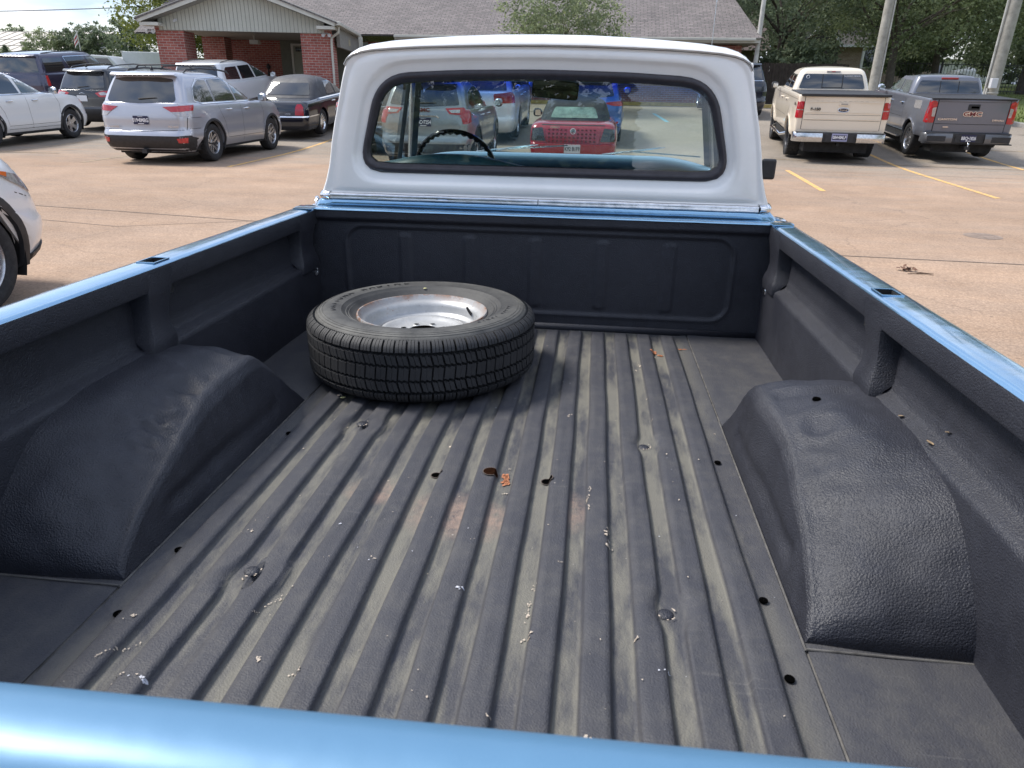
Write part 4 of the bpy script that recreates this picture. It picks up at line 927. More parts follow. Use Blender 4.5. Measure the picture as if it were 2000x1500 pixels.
    def wheels(s, style='five', tyre=None, wid=.235, sides=(1, -1), rimr=None, mat=None):
        sp = s.sp; R = sp['wr']; rr = rimr or R*.62; inset = sp.get('inset', .02)
        protos = {}
        for sd in (1, -1):
            for a in (sp['ra'], sp['fa']):
                cx_ = sd*(s.W-inset-wid/2)
                if sd not in protos:
                    mb = MB(); h = wid/2
                    mb.lathe([(rr, -h*.8), (rr+.02, -h*.92), (R*.86, -h), (R*.95, -h*.90), (R*.985, -h*.74), (R, -h*.6), (R, h*.6), (R*.985, h*.74), (R*.95, h*.90), (R*.86, h), (rr+.02, h*.92), (rr, h*.8)], 48, 0, None, 'x')
                    if sp.get('lugs'):
                        for i in range(44):
                            an = 2*pi*i/44; m4 = Matrix.Rotation(an, 4, 'X')
                            for q in (-1, 1): mb.box(*(sorted((q*h*.45, q*h*.98))), -.017, .017, R*.93, R+.006, 0, m4)
                            mb.box(-h*.35, h*.35, -.02, .012, R*.97, R+.006, 0, m4)
                    ty_ = mb.build('wheel', [M['rubber']], s.root, smooth=True, angle=35)
                    mb = MB(); o_ = sd
                    mb.lathe([(rr+.004, o_*h*.80), (rr-.006, o_*h*.84), (rr-.018, o_*h*.70), (rr-.022, o_*h*.1), (rr-.03, -o_*h*.2)], 48, 0, None, 'x')
                    mb.lathe([(.001, -o_*h*.05), (rr-.02, -o_*h*.15)], 32, 1, None, 'x')
                    ns = {'five': 5, 'double5': 5, 'ten': 10, 'multi': 14, 'six': 6, 'dark': 8}[style]
                    for k in range(ns):
                        an = 2*pi*k/ns+.3; offs = (-.16, .16) if style in ('double5',) else (0,)
                        for of in offs:
                            m4 = Matrix.Rotation(an, 4, 'X'); w0 = {'five': .075, 'double5': .034, 'ten': .028, 'multi': .02, 'six': .055, 'dark': .05}[style]
                            x0 = o_*h*.62; x1 = o_*h*.30
                            r0, r1 = .03, rr-.012; y0_, y1_ = of*.25, of*r1*1.2
                            vs = []
                            for r_, yy, ww, xf in ((r0, y0_, w0*.75, x1+o_*.02), ((r0+r1)/2, (y0_+y1_)/2, w0*.62, x0-o_*.012), (r1, y1_, w0*.85, x0+o_*.004)):
                                for dx, dy in ((0, -ww), (0, ww), (-o_*.03, ww), (-o_*.03, -ww)): vs.append(m4 @ Vector((xf+dx, yy+dy, r_)))
                            fs = []
                            for q in range(2):
                                for c in range(4): fs.append((q*4+c, q*4+(c+1) % 4, q*4+4+(c+1) % 4, q*4+4+c))
                            mb.add(vs, fs, 0)
                    mb.lathe([(.001, o_*h*.50), (.035, o_*h*.50), (.045, o_*h*.42), (.06, o_*h*.30)], 20, 0, None, 'x')
                    ri = mb.build('rim', [mat or (M['alloy_dark'] if style == 'dark' else M['alloy']), M['dark']], ty_, smooth=True, angle=35)
                    ty_.location = (cx_, a, R); protos[sd] = (ty_, ri)
                else:
                    ty_, ri = protos[sd]; t2 = ty_.copy(); C.objects.link(t2); t2.parent = s.root; t2.location = (cx_, a, R); r2 = ri.copy(); C.objects.link(r2); r2.parent = t2
    def arch_trim(s, mat, w=.05):
        for sd in (-1, 1):
            for a in (s.sp['ra'], s.sp['fa']):
                mb = MB(); rows = []
                for q in range(-38, 219, 8):
                    rw = []
                    for dr, dx in ((-.006, -.02), (-.002, .014), (w*.5, .017), (w, .006), (w+.002, -.02)):
                        r = s.sp['arch']+dr; y = a+r*cos(radians(q)); z = max(s.sp['wr']+r*sin(radians(q)), .24)
                        h, _ = s.hit('R' if sd > 0 else 'L', y, min(max(z, .30), 1.2)); h2, _ = s.hit('R' if sd > 0 else 'L', a+(s.sp['arch']+w+.01)*cos(radians(q)), max(s.sp['wr']+(s.sp['arch']+w+.01)*sin(radians(q)), .3))
                        rw.append((sd*(abs(h2[0])+dx), y, z))
                    rows.append(rw)
                mb.grid(rows); mb.build('arch_trim', [mat], s.root, smooth=True)
    def plate(s, x, z, txt, back=False, w=.305, h=.155, white=False, extra=True, tilt=0):
        h_, _ = s.hit('B', x, z); y = h_[1]-.012
        mb = MB(); mb.prism(round_poly([(-w/2, -h/2), (w/2, -h/2), (w/2, h/2), (-w/2, h/2)], .012), -.004, .004, 'y'); o = mb.build('licence_plate', [M['plate_white'] if white else M['plate']], s.root); o.location = (x, y, z); o.rotation_euler = (tilt, 0, 0)
        mt = M['black_text'] if white else M['white_text']
        text_mesh('plate_number', txt, .098, mt, o, (0, -.0055, -.004), ext=.001, bold=.002, sx=.74)
        if extra:
            mb = MB(); mb.bar((-.06, -.0055, -.063), (.06, -.0055, -.063), .002, .012); mb.bar((-.05, -.0055, .064), (.05, -.0055, .064), .002, .006); mb.build('plate_band', [mt], o)
        return o
    def mirror(s, sd, y, z, mat, x=None):
        xx = s.W-.02 if x is None else x
        mb = MB(); rows = []
        for t, w_, h_ in ((0, .02, .03), (.25, .07, .10), (.6, .085, .125), (1, .07, .11), (1.15, .03, .06)):
            c = Vector((sd*(xx+.06+.17*t), y-.03*t, z+.04)); rows.append([tuple(c+Vector((0, cos(a)*w_*.8, sin(a)*h_*.75))) for a in [2*pi*i/14 for i in range(14)]])
        mb.grid(rows, closed=True); o = mb.build('side_mirror', [mat], s.root, smooth=True)
        mb = MB(); mb.prism(round_poly([(sd*(xx+.09), z-.02), (sd*(xx+.215), z-.015), (sd*(xx+.21), z+.095), (sd*(xx+.10), z+.10)], .02), y-.107, y-.099, 'y'); mb.build('mirror_glass', [M['chrome']], o)
        return o
    def handle(s, sd, y, z, mat=None):
        h, _ = s.hit('R' if sd > 0 else 'L', y, z); mb = MB(); x = abs(h[0])
        mb.tube([(sd*(x-.005), y-.09, z), (sd*(x+.028), y-.075, z+.004), (sd*(x+.034), y, z+.006), (sd*(x+.028), y+.075, z+.004), (sd*(x-.005), y+.09, z)], [.012, .015, .016, .015, .012], 8); mb.build('door_handle', [mat or M['chrome']], s.root, smooth=True)
    def wiper(s, x0, x1, z0, z1, ax='B'):
        a, _ = s.hit(ax, x0, z0); b, _ = s.hit(ax, x1, z1); n_ = Vector((0, -.025, 0)); mb = MB(); mb.tube([a+n_*.5, a.lerp(b, .15)+n_, b+n_], [.016, .014, .006], 6); mb.build('rear_wiper', [M['trim']], s.root, smooth=True)
    def both(s, name, poly, mat, **k):
        for ax in ('R', 'L'): s.decal(name, poly, ax, mat, **k)
def mir(poly): return [(-x, z) for x, z in poly][::-1]
def suv_spec(L=4.85, W=1.92, H=1.73, belt=1.10, wr=.37, ra=.98, fa=3.77, hood=3.35, **k):
    sp = dict(L=L, W=W, belt=belt, wr=wr, ra=ra, fa=fa, arch=wr+.055, hood=hood,
        lower=[(.24, .16, .22, .10, .22, .40), (.30, .08, .12, .05, .24, .42), (.42, .015, .05, .012, .26, .46), (.52, .0, .03, .0, .26, .46), (.60, .015, .03, .0, .26, .46), (.64, .06, .05, .006, .24, .46), (.72, .07, .06, .004, .24, .46), (.82, .065, .09, .0, .24, .46), (.90, .07, .12, .002, .24, .46), (.98, .085, .16, .012, .24, .46), (belt-.05, .10, .20, .03, .24, .46), (belt, .115, .24, .05, .24, .46)],
        gh=[(belt+.02, .13, hood+.02, W/2-.09, .16), (belt+.15, .19, hood-.22, W/2-.125, .16), (belt+.30, .27, hood-.52, W/2-.17, .16), (belt+.42, .34, hood-.78, W/2-.215, .16), (H-.11, .38, hood-.95, W/2-.255, .18), (H-.065, .38, hood-1.10, W/2-.30, .2), (H-.04, .42, hood-1.22, W/2-.36, .22)])
    sp.update(k); return sp
def roof_rails(c, y0, y1, x, z, mat, cross=False):
    for sd in (-1, 1):
        mb = MB(); mb.tube([(sd*x, y0-.1, z-.035), (sd*x, y0, z+.02), (sd*x*.99, lerp(y0, y1, .3), z+.055), (sd*x*.98, lerp(y0, y1, .7), z+.05), (sd*x*.97, y1, z+.01), (sd*x*.97, y1+.1, z-.04)], [.012, .018, .018, .018, .018, .012], 8); mb.build('roof_rail', [mat], c.root, smooth=True)
    if cross:
        for y in cross: 
            mb = MB(); mb.tube([(-x*1.02, y, z+.03), (-x*.9, y, z+.10), (0, y, z+.115), (x*.9, y, z+.10), (x*1.02, y, z+.03)], [.024, .017, .015, .017, .024], 8); mb.build('roof_crossbar', [M['trim']], c.root, smooth=True)
def side_windows(c, polys, chrome=None, off=.007):
    for k, p in enumerate(polys):
        c.both('side_window', p, M['window'] if k == len(polys)-1 else M['tint'], r=.03, off=off)
def place(x, y): return (x, y, terr(x, y+1.0))

# --- 1 silver crossover, left ---
P_silver = carpaint('silver_paint', (.47, .48, .53), .5, .30, .12)
c = Car('crossover', suv_spec(L=4.86, W=1.925, H=1.73, ra=1.02, fa=3.84, belt=1.13), place(-8.83, 13.62), 0, 'silver crossover with roof rack and red tail lamps, nearest whole car on the left', 'car', 'parked cars', P_silver)
SILVER = c
c.decal('rear_window', [(-.70, 1.20), (-.66, 1.165), (0, 1.135), (.66, 1.165), (.70, 1.20), (.60, 1.57), (.35, 1.60), (-.35, 1.60), (-.60, 1.57)], 'B', M['tint'], r=.03, off=.008)
def spoiler(c, mat, z, w, y, d=.16):
    mb = MB(); rows = []
    for t in [i/12 for i in range(13)]:
        x = lerp(-w, w, t); e = (abs(x)/w)**4; rows.append([(x, y+d, z+.02), (x, y+.02+.10*e, z-.002), (x, y+.10*e-.012, z-.028), (x, y+.03+.10*e, z-.05), (x, y+d+.06, z-.05)])
    mb.grid(rows); mb.build('roof_spoiler', [mat], c.root, smooth=True, angle=50)
spoiler(c, P_silver, 1.672, .66, .26)
c.wiper(-.02, .34, 1.215, 1.24)
c.decal('tail_lamp', [(.46, 1.075), (.70, 1.09), (.90, 1.10), (.90, .995), (.62, .985)], 'B', M['red_lamp'], off=.012, step=.05); c.decal('tail_lamp', mir([(.46, 1.075), (.70, 1.09), (.90, 1.10), (.90, .995), (.62, .985)]), 'B', M['red_lamp'], off=.012, step=.05)
for q in (1, -1):
    pl = [(.62, .983), (.90, .993), (.90, .90), (.72, .905)]; c.decal('reverse_lamp', pl if q > 0 else mir(pl), 'B', M['clear_lamp'], off=.010, step=.05)
c.both('tail_lamp', [(.16, 1.0), (.16, 1.10), (.46, 1.115), (.38, 1.01)], M['red_lamp'], off=.013, step=.04); c.both('reverse_lamp', [(.16, .90), (.16, .998), (.38, 1.008), (.30, .90)], M['clear_lamp'], off=.010, step=.04)
c.plate(0, .83, '019\u2022BMBG')
c.decal('lower_bumper', [(-.90, .25), (.90, .25), (.92, .56), (.70, .545), (-.70, .545), (-.92, .56)], 'B', M['trim'], off=.007, step=.06, r=.02)
c.both('sill_trim', [(.10, .27), (.44, .27), (.46, .36), (.42, .50), (.10, .56)], M['trim'], off=.006, step=.05)
for q in (1, -1): c.decal('reflector', [(q*.72, .42), (q*.86, .42), (q*.88, .52), (q*.70, .50)], 'B', M['red_lamp'], off=.014, step=.05)
side_windows(c, [[(.62, 1.20), (.80, 1.15), (1.32, 1.16), (1.30, 1.56), (1.02, 1.56), (.74, 1.42)], [(1.40, 1.16), (2.26, 1.165), (2.12, 1.60), (1.38, 1.57)], [(2.34, 1.165), (3.30, 1.18), (2.92, 1.42), (2.42, 1.60), (2.24, 1.61)]])
for ax in ('R', 'L'):
    mb = MB(); c.seam([(.58, 1.185), (.78, 1.13), (3.36, 1.15)], ax, .018, off=.012, mb=mb); c.seam([(.58, 1.20), (.70, 1.43), (.98, 1.59), (1.4, 1.60), (2.2, 1.64), (2.5, 1.62), (2.95, 1.44), (3.36, 1.17)], ax, .014, off=.012, mb=mb); mb.build('window_chrome', [M['chrome']], c.root)
    mb = MB()
    for l in ([(1.34, 1.58), (1.36, 1.12), (1.42, .95), (1.56, .74), (1.62, .46)], [(2.30, 1.62), (2.36, .9), (2.36, .34)], [(3.36, 1.12), (3.42, .9), (3.36, .36)], [(1.62, .44), (3.36, .44)], [(.30, .88), (.62, .88)], [(.07, .68), (.55, .68)]): c.seam(l, ax, mb=mb)
    mb.build('panel_gaps', [M['panel_gap']], c.body)
mb = MB()
for l in ([(-.90, .985), (-.86, .66), (0, .625), (.86, .66), (.90, .985)], [(-.74, 1.13), (-.82, 1.10)], [(.74, 1.13), (.82, 1.10)]): c.seam(l, 'B', .009, mb=mb)
mb.build('panel_gaps', [M['panel_gap']], c.body)
c.arch_trim(M['trim']); c.wheels('double5')
for y in (1.78, 2.62):
    for sd in (1, -1): c.handle(sd, y, .995)
for sd in (1, -1): c.mirror(sd, 3.16, 1.17, P_silver)
roof_rails(c, .9, 2.6, .60, 1.72, M['trim'], (1.15, 2.05))
mb = MB(); mt = Matrix.Translation((0, .115, 1.035)) @ Matrix.Rotation(pi/2, 4, 'X'); 
for a_, b_ in ((.072, .050), (.032, .046), (.05, .018)): mb.tube([mt @ Vector((a_*cos(q), b_*sin(q)+(.022 if (a_, b_) == (.05, .018) else 0), .0)) for q in [2*pi*i/28 for i in range(28)]], .006, 6, closed=True)
em = mb.build('badge', [M['chrome']], c.root, smooth=True)
text_mesh('model_lettering', 'HIGHLANDER', .052, M['chrome'], c.root, (-.62, .045, .705), ext=.003); text_mesh('trim_lettering', 'XLE AWD', .05, M['chrome'], c.root, (.66, .05, .72), ext=.003)
mb = MB(); mb.box(-.05, .05, .0, .2, .22, .30); mb.tube([(.09, .06, .24), (.30, .02, .255)], .008, 6); mb.build('tow_hitch', [M['trim']], c.root)
mb = MB(); mb.lathe([(.03, 0), (.028, .05), (.012, .07), (.004, .08)], 12, 0, Matrix.Translation((-.05, .80, 1.725))); mb.build('roof_aerial', [M['trim']], c.root, smooth=True)

# --- 2 white crossover, further left, nose to the right of frame edge ---
P_white = carpaint('white_paint', (.80, .81, .82), .03, .28, .12)
c = Car('crossover', suv_spec(L=4.86, W=1.925, H=1.73, ra=1.02, fa=3.84, belt=1.13), place(-15.06, 14.98), 0, 'white crossover at the left edge with chrome-handled doors, seen from its right side', 'car', 'parked cars', P_white)
side_windows(c, [[(.62, 1.20), (.80, 1.15), (1.32, 1.16), (1.30, 1.56), (1.02, 1.56), (.74, 1.42)], [(1.40, 1.16), (2.26, 1.165), (2.12, 1.60), (1.38, 1.57)], [(2.34, 1.165), (3.34, 1.18), (2.94, 1.42), (2.42, 1.60), (2.24, 1.61)]])
for ax in ('R', 'L'):
    mb = MB(); c.seam([(.78, 1.13), (3.38, 1.15)], ax, .018, off=.012, mb=mb); mb.build('window_chrome', [M['chrome']], c.root)
    mb = MB()
    for l in ([(1.34, 1.58), (1.36, 1.12), (1.42, .95), (1.56, .74), (1.62, .46)], [(2.30, 1.62), (2.36, .9), (2.40, .34)], [(3.36, 1.12), (3.46, .9), (3.40, .36)], [(1.62, .44), (3.40, .44)], [(1.6, .36), (3.40, .36)]): c.seam(l, ax, mb=mb)
    mb.build('panel_gaps', [M['panel_gap']], c.body)
c.both('headlamp', [(4.34, .96), (4.50, .86), (4.60, .78), (4.62, .86), (4.50, .95)], M['amber'], off=.01, step=.04)
c.decal('windshield', [(-.66, 1.2), (.66, 1.2), (.52, 1.60), (-.52, 1.60)], 'F', M['window'], r=.04); c.arch_trim(M['trim'], .06); c.wheels('five')
for y in (1.78, 2.62):
    for sd in (1, -1): c.handle(sd, y, .995)
for sd in (1, -1): c.mirror(sd, 3.18, 1.17, M['chrome'])
c.decal('rear_window', [(-.68, 1.20), (.68, 1.20), (.60, 1.57), (-.60, 1.57)], 'B', M['tint'], r=.03)
c.both('tail_lamp', [(.16, .92), (.16, 1.10), (.46, 1.115), (.32, .92)], M['red_lamp'], off=.013, step=.04)

# --- 3 white crossover nose in the foreground, left edge ---
c = Car('crossover', suv_spec(L=4.86, W=1.925, H=1.73, ra=1.02, fa=3.84, belt=1.13, arch=.44), (-5.20, .52, 0), radians(-1.0), 'white crossover in the left foreground, only its nose and front wheel showing', 'car', 'parked cars', P_white)
side_windows(c, [[(.62, 1.20), (1.32, 1.16), (1.30, 1.56), (.74, 1.42)], [(1.40, 1.16), (2.26, 1.165), (2.12, 1.60), (1.38, 1.57)], [(2.34, 1.165), (3.34, 1.18), (2.94, 1.42), (2.42, 1.60), (2.24, 1.61)]])
for ax in ('R', 'L'):
    mb = MB()
    for l in ([(2.30, 1.62), (2.36, .9), (2.40, .34)], [(3.36, 1.12), (3.46, .9), (3.40, .36)], [(4.02, .90), (4.26, .80), (4.44, .74)]): c.seam(l, ax, mb=mb)
    mb.build('panel_gaps', [M['panel_gap']], c.body)
    c.decal('headlamp', [(4.12, .96), (4.42, .90), (4.60, .80), (4.52, .76), (4.30, .86)], ax, M['clear_lamp'], off=.012, step=.04); c.decal('side_marker', [(4.14, .955), (4.28, .93), (4.26, .90), (4.18, .93)], ax, M['amber'], off=.018, step=.04)
    c.decal('lower_bumper', [(4.26, .26), (4.62, .26), (4.70, .335), (4.66, .375), (4.28, .315)], ax, M['trim'], off=.022, step=.04)
c.decal('headlamp', [(.52, .80), (.84, .92), (.86, .82), (.6, .72)], 'F', M['clear_lamp'], off=.012); c.decal('headlamp', mir([(.52, .80), (.84, .92), (.86, .82), (.6, .72)]), 'F', M['clear_lamp'], off=.012)
c.decal('grille', [(-.5, .42), (.5, .42), (.6, .7), (-.6, .7)], 'F', M['trim'], r=.05); c.arch_trim(M['trim'], .065); c.wheels('multi', rimr=.255)
c.decal('windshield', [(-.66, 1.2), (.66, 1.2), (.52, 1.60), (-.52, 1.60)], 'F', M['window'], r=.04); c.mirror(1, 3.18, 1.17, P_white)

# --- 4 dark compact crossover ---
P_dark = carpaint('dark_grey_paint', (.028, .029, .033), .5, .25, .12)
c = Car('crossover', suv_spec(L=4.52, W=1.84, H=1.66, ra=.92, fa=3.61, hood=3.15, belt=1.06, wr=.35), place(-14.75, 20.25), 0, 'dark grey compact crossover with raised roof rails, just left behind the silver crossover', 'car', 'parked cars', P_dark)
c.decal('rear_window', [(-.66, 1.14), (0, 1.09), (.66, 1.14), (.57, 1.51), (-.57, 1.51)], 'B', M['tint'], r=.05, off=.008); c.wiper(-.12, .22, 1.15, 1.18); spoiler(c, P_dark, 1.60, .60, .24)
pl = [(.40, 1.00), (.62, 1.06), (.86, 1.06), (.86, .90), (.52, .90)]
for q in (1, -1):
    c.decal('tail_lamp', pl if q > 0 else mir(pl), 'B', M['red_lamp'], off=.010, step=.05); p2 = [(.50, 1.01), (.66, 1.035), (.74, 1.0), (.72, .95), (.56, .95)]; c.decal('reverse_lamp', p2 if q > 0 else mir(p2), 'B', M['clear_lamp'], off=.016, step=.05)
c.both('tail_lamp', [(.14, .92), (.14, 1.06), (.42, 1.08), (.36, .92)], M['red_lamp'], off=.012, step=.05)
side_windows(c, [[(.60, 1.30), (.86, 1.10), (1.20, 1.10), (1.18, 1.48), (.80, 1.46)], [(1.27, 1.10), (2.1, 1.10), (1.98, 1.52), (1.25, 1.50)], [(2.18, 1.10), (3.1, 1.12), (2.7, 1.38), (2.3, 1.52), (2.06, 1.53)]])
for ax in ('R', 'L'): mb = MB(); c.seam([(.52, 1.36), (.84, 1.075), (3.1, 1.09)], ax, .02, off=.012, mb=mb); mb.build('window_chrome', [M['chrome']], c.root)
c.decal('lower_bumper', [(-.85, .25), (.85, .25), (.87, .58), (-.87, .58)], 'B', M['trim'], off=.007, step=.08, r=.04)
for q in (1, -1): c.decal('reflector', [(q*.56, .50), (q*.78, .50), (q*.80, .58), (q*.58, .58)], 'B', M['red_lamp'], off=.014)
c.plate(0, .88, 'BFN\u20224471') if False else c.plate(0, .86, '', extra=False, white=True)
roof_rails(c, .75, 2.5, .57, 1.64, M['gloss_black']); c.wheels('five'); c.arch_trim(M['trim'])
mb = MB(); mb.lathe([(.03, 0), (.028, .04), (.012, .07), (.004, .08)], 12, 0, Matrix.Translation((0, .55, 1.655))); mb.build('roof_aerial', [M['trim']], c.root, smooth=True)
mb = MB(); mb.tube([(.075*cos(q), .09, .975+.03*sin(q)) for q in [2*pi*i/24 for i in range(24)]], .006, 6, closed=True); mb.build('badge', [M['chrome']], c.root, smooth=True)

# --- 5 large dark SUV far left ---
P_navy = carpaint('blue_grey_paint', (.055, .055, .095), .5, .25, .15)
c = Car('full_size_suv', suv_spec(L=5.7, W=2.04, H=1.89, ra=1.25, fa=4.55, hood=4.05, belt=1.22, wr=.41, gtr=.02,
    gh=[(1.24, .13, 4.07, .94, .12), (1.37, .15, 3.9, .91, .12), (1.52, .18, 3.7, .875, .12), (1.66, .21, 3.45, .84, .12), (1.78, .24, 3.3, .81, .14), (1.83, .25, 3.15, .77, .16), (1.85, .30, 3.0, .70, .2)]), place(-19.9, 24.2), 0, 'boxy dark blue-grey SUV at far left behind the white crossover', 'car', 'parked cars', P_navy)
c.decal('rear_window', [(-.80, 1.28), (.80, 1.28), (.72, 1.72), (-.72, 1.72)], 'B', M['tint'], r=.04); spoiler(c, P_navy, 1.82, .76, .10)
side_windows(c, [[(.42, 1.29), (1.38, 1.28), (1.38, 1.70), (.46, 1.72)], [(1.72, 1.28), (2.75, 1.28), (2.62, 1.71), (1.56, 1.71)], [(2.85, 1.28), (4.0, 1.30), (3.5, 1.55), (3.15, 1.70), (2.72, 1.71)]])
for ax in ('R', 'L'):
    mb = MB(); c.seam([(1.66, 1.25), (1.50, 1.74), (3.1, 1.74), (3.6, 1.56), (4.06, 1.28)], ax, .022, off=.012, mb=mb); mb.build('window_chrome', [M['chrome']], c.root)
    c.decal('tail_lamp', [(.26, .85), (.38, .85), (.36, 1.18), (.28, 1.18)], ax, M['red_lamp'], off=.012)
roof_rails(c, .7, 3.0, .66, 1.84, M['trim']); c.wheels('six'); c.plate(0, .85, '', extra=False)

# --- 6 white people carrier behind the silver crossover ---
P_white2 = carpaint('pearl_white_paint', (.72, .74, .78), .08, .28, .12)
c = Car('minivan', suv_spec(L=5.1, W=1.98, H=1.74, ra=1.05, fa=4.05, hood=4.0, belt=1.10, wr=.34, hdrop=.2,
    gh=[(1.12, .13, 4.02, .90, .14), (1.25, .17, 3.75, .865, .14), (1.38, .22, 3.4, .83, .14), (1.50, .27, 3.05, .79, .14), (1.62, .30, 2.75, .755, .16), (1.67, .31, 2.6, .70, .18), (1.69, .36, 2.45, .62, .2)]), place(-12.95, 23.3), 0, 'white minivan standing before the brick wall, beyond the silver crossover', 'car', 'parked cars', P_white2)
c.decal('rear_window', [(-.74, 1.16), (.74, 1.16), (.66, 1.58), (-.66, 1.58)], 'B', M['tint'], r=.04); spoiler(c, P_white2, 1.665, .66, .16)
side_windows(c, [[(.5, 1.20), (1.42, 1.16), (1.42, 1.55), (.72, 1.55), (.54, 1.42)], [(1.56, 1.16), (2.50, 1.16), (2.38, 1.56), (1.54, 1.56)], [(2.62, 1.16), (3.7, 1.18), (3.2, 1.42), (2.72, 1.56), (2.5, 1.57)]])
for ax in ('R', 'L'): c.decal('tail_lamp', [(.12, .80), (.30, .80), (.34, 1.16), (.14, 1.16)], ax, M['red_lamp'], off=.012)
roof_rails(c, .7, 2.3, .64, 1.67, M['chrome_dull']); c.wheels('ten'); c.mirror(1, 3.55, 1.15, P_white2)

# --- 7 black sedan with padded vinyl roof ---
def sedan_spec(L=5.45, W=1.98, H=1.50, belt=.95, wr=.34, ra=1.20, fa=4.20, hood=3.85, deck=.97, **k):
    sp = dict(L=L, W=W, belt=belt, wr=wr, ra=ra, fa=fa, arch=wr+.045, hood=hood, hdrop=.12, trunk=(1.1, .03), flare=.012, gbr=.10, gtr=.10,
        lower=[(.20, .20, .22, .10, .16, .36), (.26, .10, .12, .05, .16, .38), (.34, .03, .05, .02, .17, .40), (.46, .01, .03, .004, .17, .40), (.55, .01, .03, .0, .17, .40), (.57, .05, .05, .0, .16, .40), (.66, .055, .06, .0, .15, .40), (.76, .07, .09, .004, .15, .40), (.84, .10, .12, .012, .15, .40), (belt-.04, .13, .16, .03, .14, .40), (belt, .18, .22, .07, .14, .40)],
        gh=[(belt+.03, 1.12, hood+.02, W/2-.13, .20), (belt+.14, 1.22, hood-.26, W/2-.165, .20), (belt+.26, 1.34, hood-.56, W/2-.205, .20), (belt+.37, 1.45, hood-.80, W/2-.245, .20), (belt+.43, 1.54, hood-.95, W/2-.29, .22), (H-.06, 1.64, hood-1.08, W/2-.36, .24), (H-.035, 1.76, hood-1.2, W/2-.44, .26)])
    sp.update(k); return sp
P_black = carpaint('black_paint', (.006, .008, .018), .0, .15, .08)
c = Car('sedan', sedan_spec(), place(-8.72, 19.40), 0, 'long black sedan with padded dark roof, beside the white truck cab', 'car', 'parked cars', P_black)
vin = simple('padded_roof_vinyl', (.055, .055, .062), .6, 0, var=.15, bs=.3, bscale=250, bd=.002)
def roofskin(c, mat, z, y1):
    me = c.body.data; me.materials.append(mat); k = len(me.materials)-1
    for p_ in me.polygons:
        if p_.center.z > z and p_.center.y < y1: p_.material_index = k
roofskin(c, vin, .985, 2.75)
c.decal('rear_window', [(-.64, 1.03), (.64, 1.03), (.54, 1.33), (-.54, 1.33)], 'B', M['tint'], off=.010, r=.04)
c.both('side_window', [(1.98, 1.02), (2.62, 1.02), (2.55, 1.37), (2.10, 1.36)], M['tint'], r=.04, off=.010); c.both('side_window', [(2.70, 1.02), (3.62, 1.02), (3.1, 1.27), (2.62, 1.38)], M['window'], r=.03, off=.010)
for ax in ('R', 'L'):
    mb = MB(); c.seam([(1.0, .955), (3.8, .965)], ax, .022, off=.012, mb=mb); c.seam([(.12, .565), (.85, .565)], ax, .03, off=.014, mb=mb); mb.build('chrome_strip', [M['chrome']], c.root)
    c.handle(1 if ax == 'R' else -1, 2.15, .84)
mb = MB(); c.seam([(-.93, .565), (.93, .565)], 'B', .032, off=.016, mb=mb); mb.build('bumper_strip', [M['chrome']], c.root)
pl = [(.62, .60), (.86, .60), (.85, .80), (.79, .88), (.68, .88), (.64, .80)]
for q in (1, -1): c.decal('tail_lamp', pl if q > 0 else mir(pl), 'B', M['red_lamp'], off=.015, step=.04, r=.02)
text_mesh('model_lettering', 'LIMITED', .045, M['chrome'], c.root, (.44, .03, .635), ext=.003)
c.plate(0, .70, '', extra=False); c.wheels('multi', mat=M['chrome'])
# --- 8 black crossover seen through the driver's quarter light ---
c = Car('crossover', suv_spec(L=4.7, W=1.88, H=1.74, ra=1.0, fa=3.75, belt=1.12), place(-5.25, 16.9), 0, 'black SUV with navy licence plate, seen through the left end of the truck cab window', 'car', 'parked cars', P_black)
c.decal('rear_window', [(-.68, 1.20), (.68, 1.20), (.60, 1.57), (-.60, 1.57)], 'B', M['tint'], r=.03); c.plate(0, .93, 'CN6\u20221130')
for q in (1, -1): c.decal('tail_lamp', [(q*.62, .98), (q*.88, .98), (q*.88, 1.12), (q*.60, 1.10)], 'B', M['red_lamp'], off=.012)
mb = MB()
for l in ([(-.85, .70), (.85, .70)], [(-.85, .60), (.85, .60)], [(-.5, 1.04), (.5, 1.04)]): c.seam(l, 'B', .02, mb=mb, off=.006)
mb.build('chrome_strip', [M['chrome_dull']], c.root); c.wheels('five')
side_windows(c, [[(.62, 1.20), (1.32, 1.16), (1.30, 1.56), (.74, 1.42)], [(1.40, 1.16), (2.26, 1.165), (2.12, 1.60), (1.38, 1.57)], [(2.34, 1.165), (3.34, 1.18), (2.94, 1.42), (2.42, 1.60), (2.24, 1.61)]])

# --- 9 grey crossover straight ahead ---
P_grey = carpaint('grey_green_paint', (.30, .32, .33), .5, .28, .12)
c = Car('crossover', suv_spec(L=4.63, W=1.84, H=1.66, ra=.95, fa=3.67, hood=3.2, belt=1.10, wr=.36), place(-3.32, 14.0), 0, 'grey-green crossover with chrome plate bar, seen through the cab above the steering wheel', 'car', 'parked cars', P_grey)
c.decal('rear_window', [(-.68, 1.20), (0, 1.16), (.68, 1.20), (.58, 1.53), (-.58, 1.53)], 'B', M['tint'], r=.04, off=.008); spoiler(c, P_grey, 1.60, .62, .24); c.wiper(-.08, .24, 1.23, 1.235)
pl = [(.42, 1.14), (.80, 1.16), (.90, 1.10), (.90, .86), (.76, .86), (.72, 1.02), (.50, 1.04)]; p2 = [(.48, 1.11), (.70, 1.12), (.70, 1.06), (.54, 1.06)]
for q in (1, -1): c.decal('tail_lamp', pl if q > 0 else mir(pl), 'B', M['red_lamp'], off=.010, step=.05); c.decal('reverse_lamp', p2 if q > 0 else mir(p2), 'B', M['clear_lamp'], off=.016, step=.05)
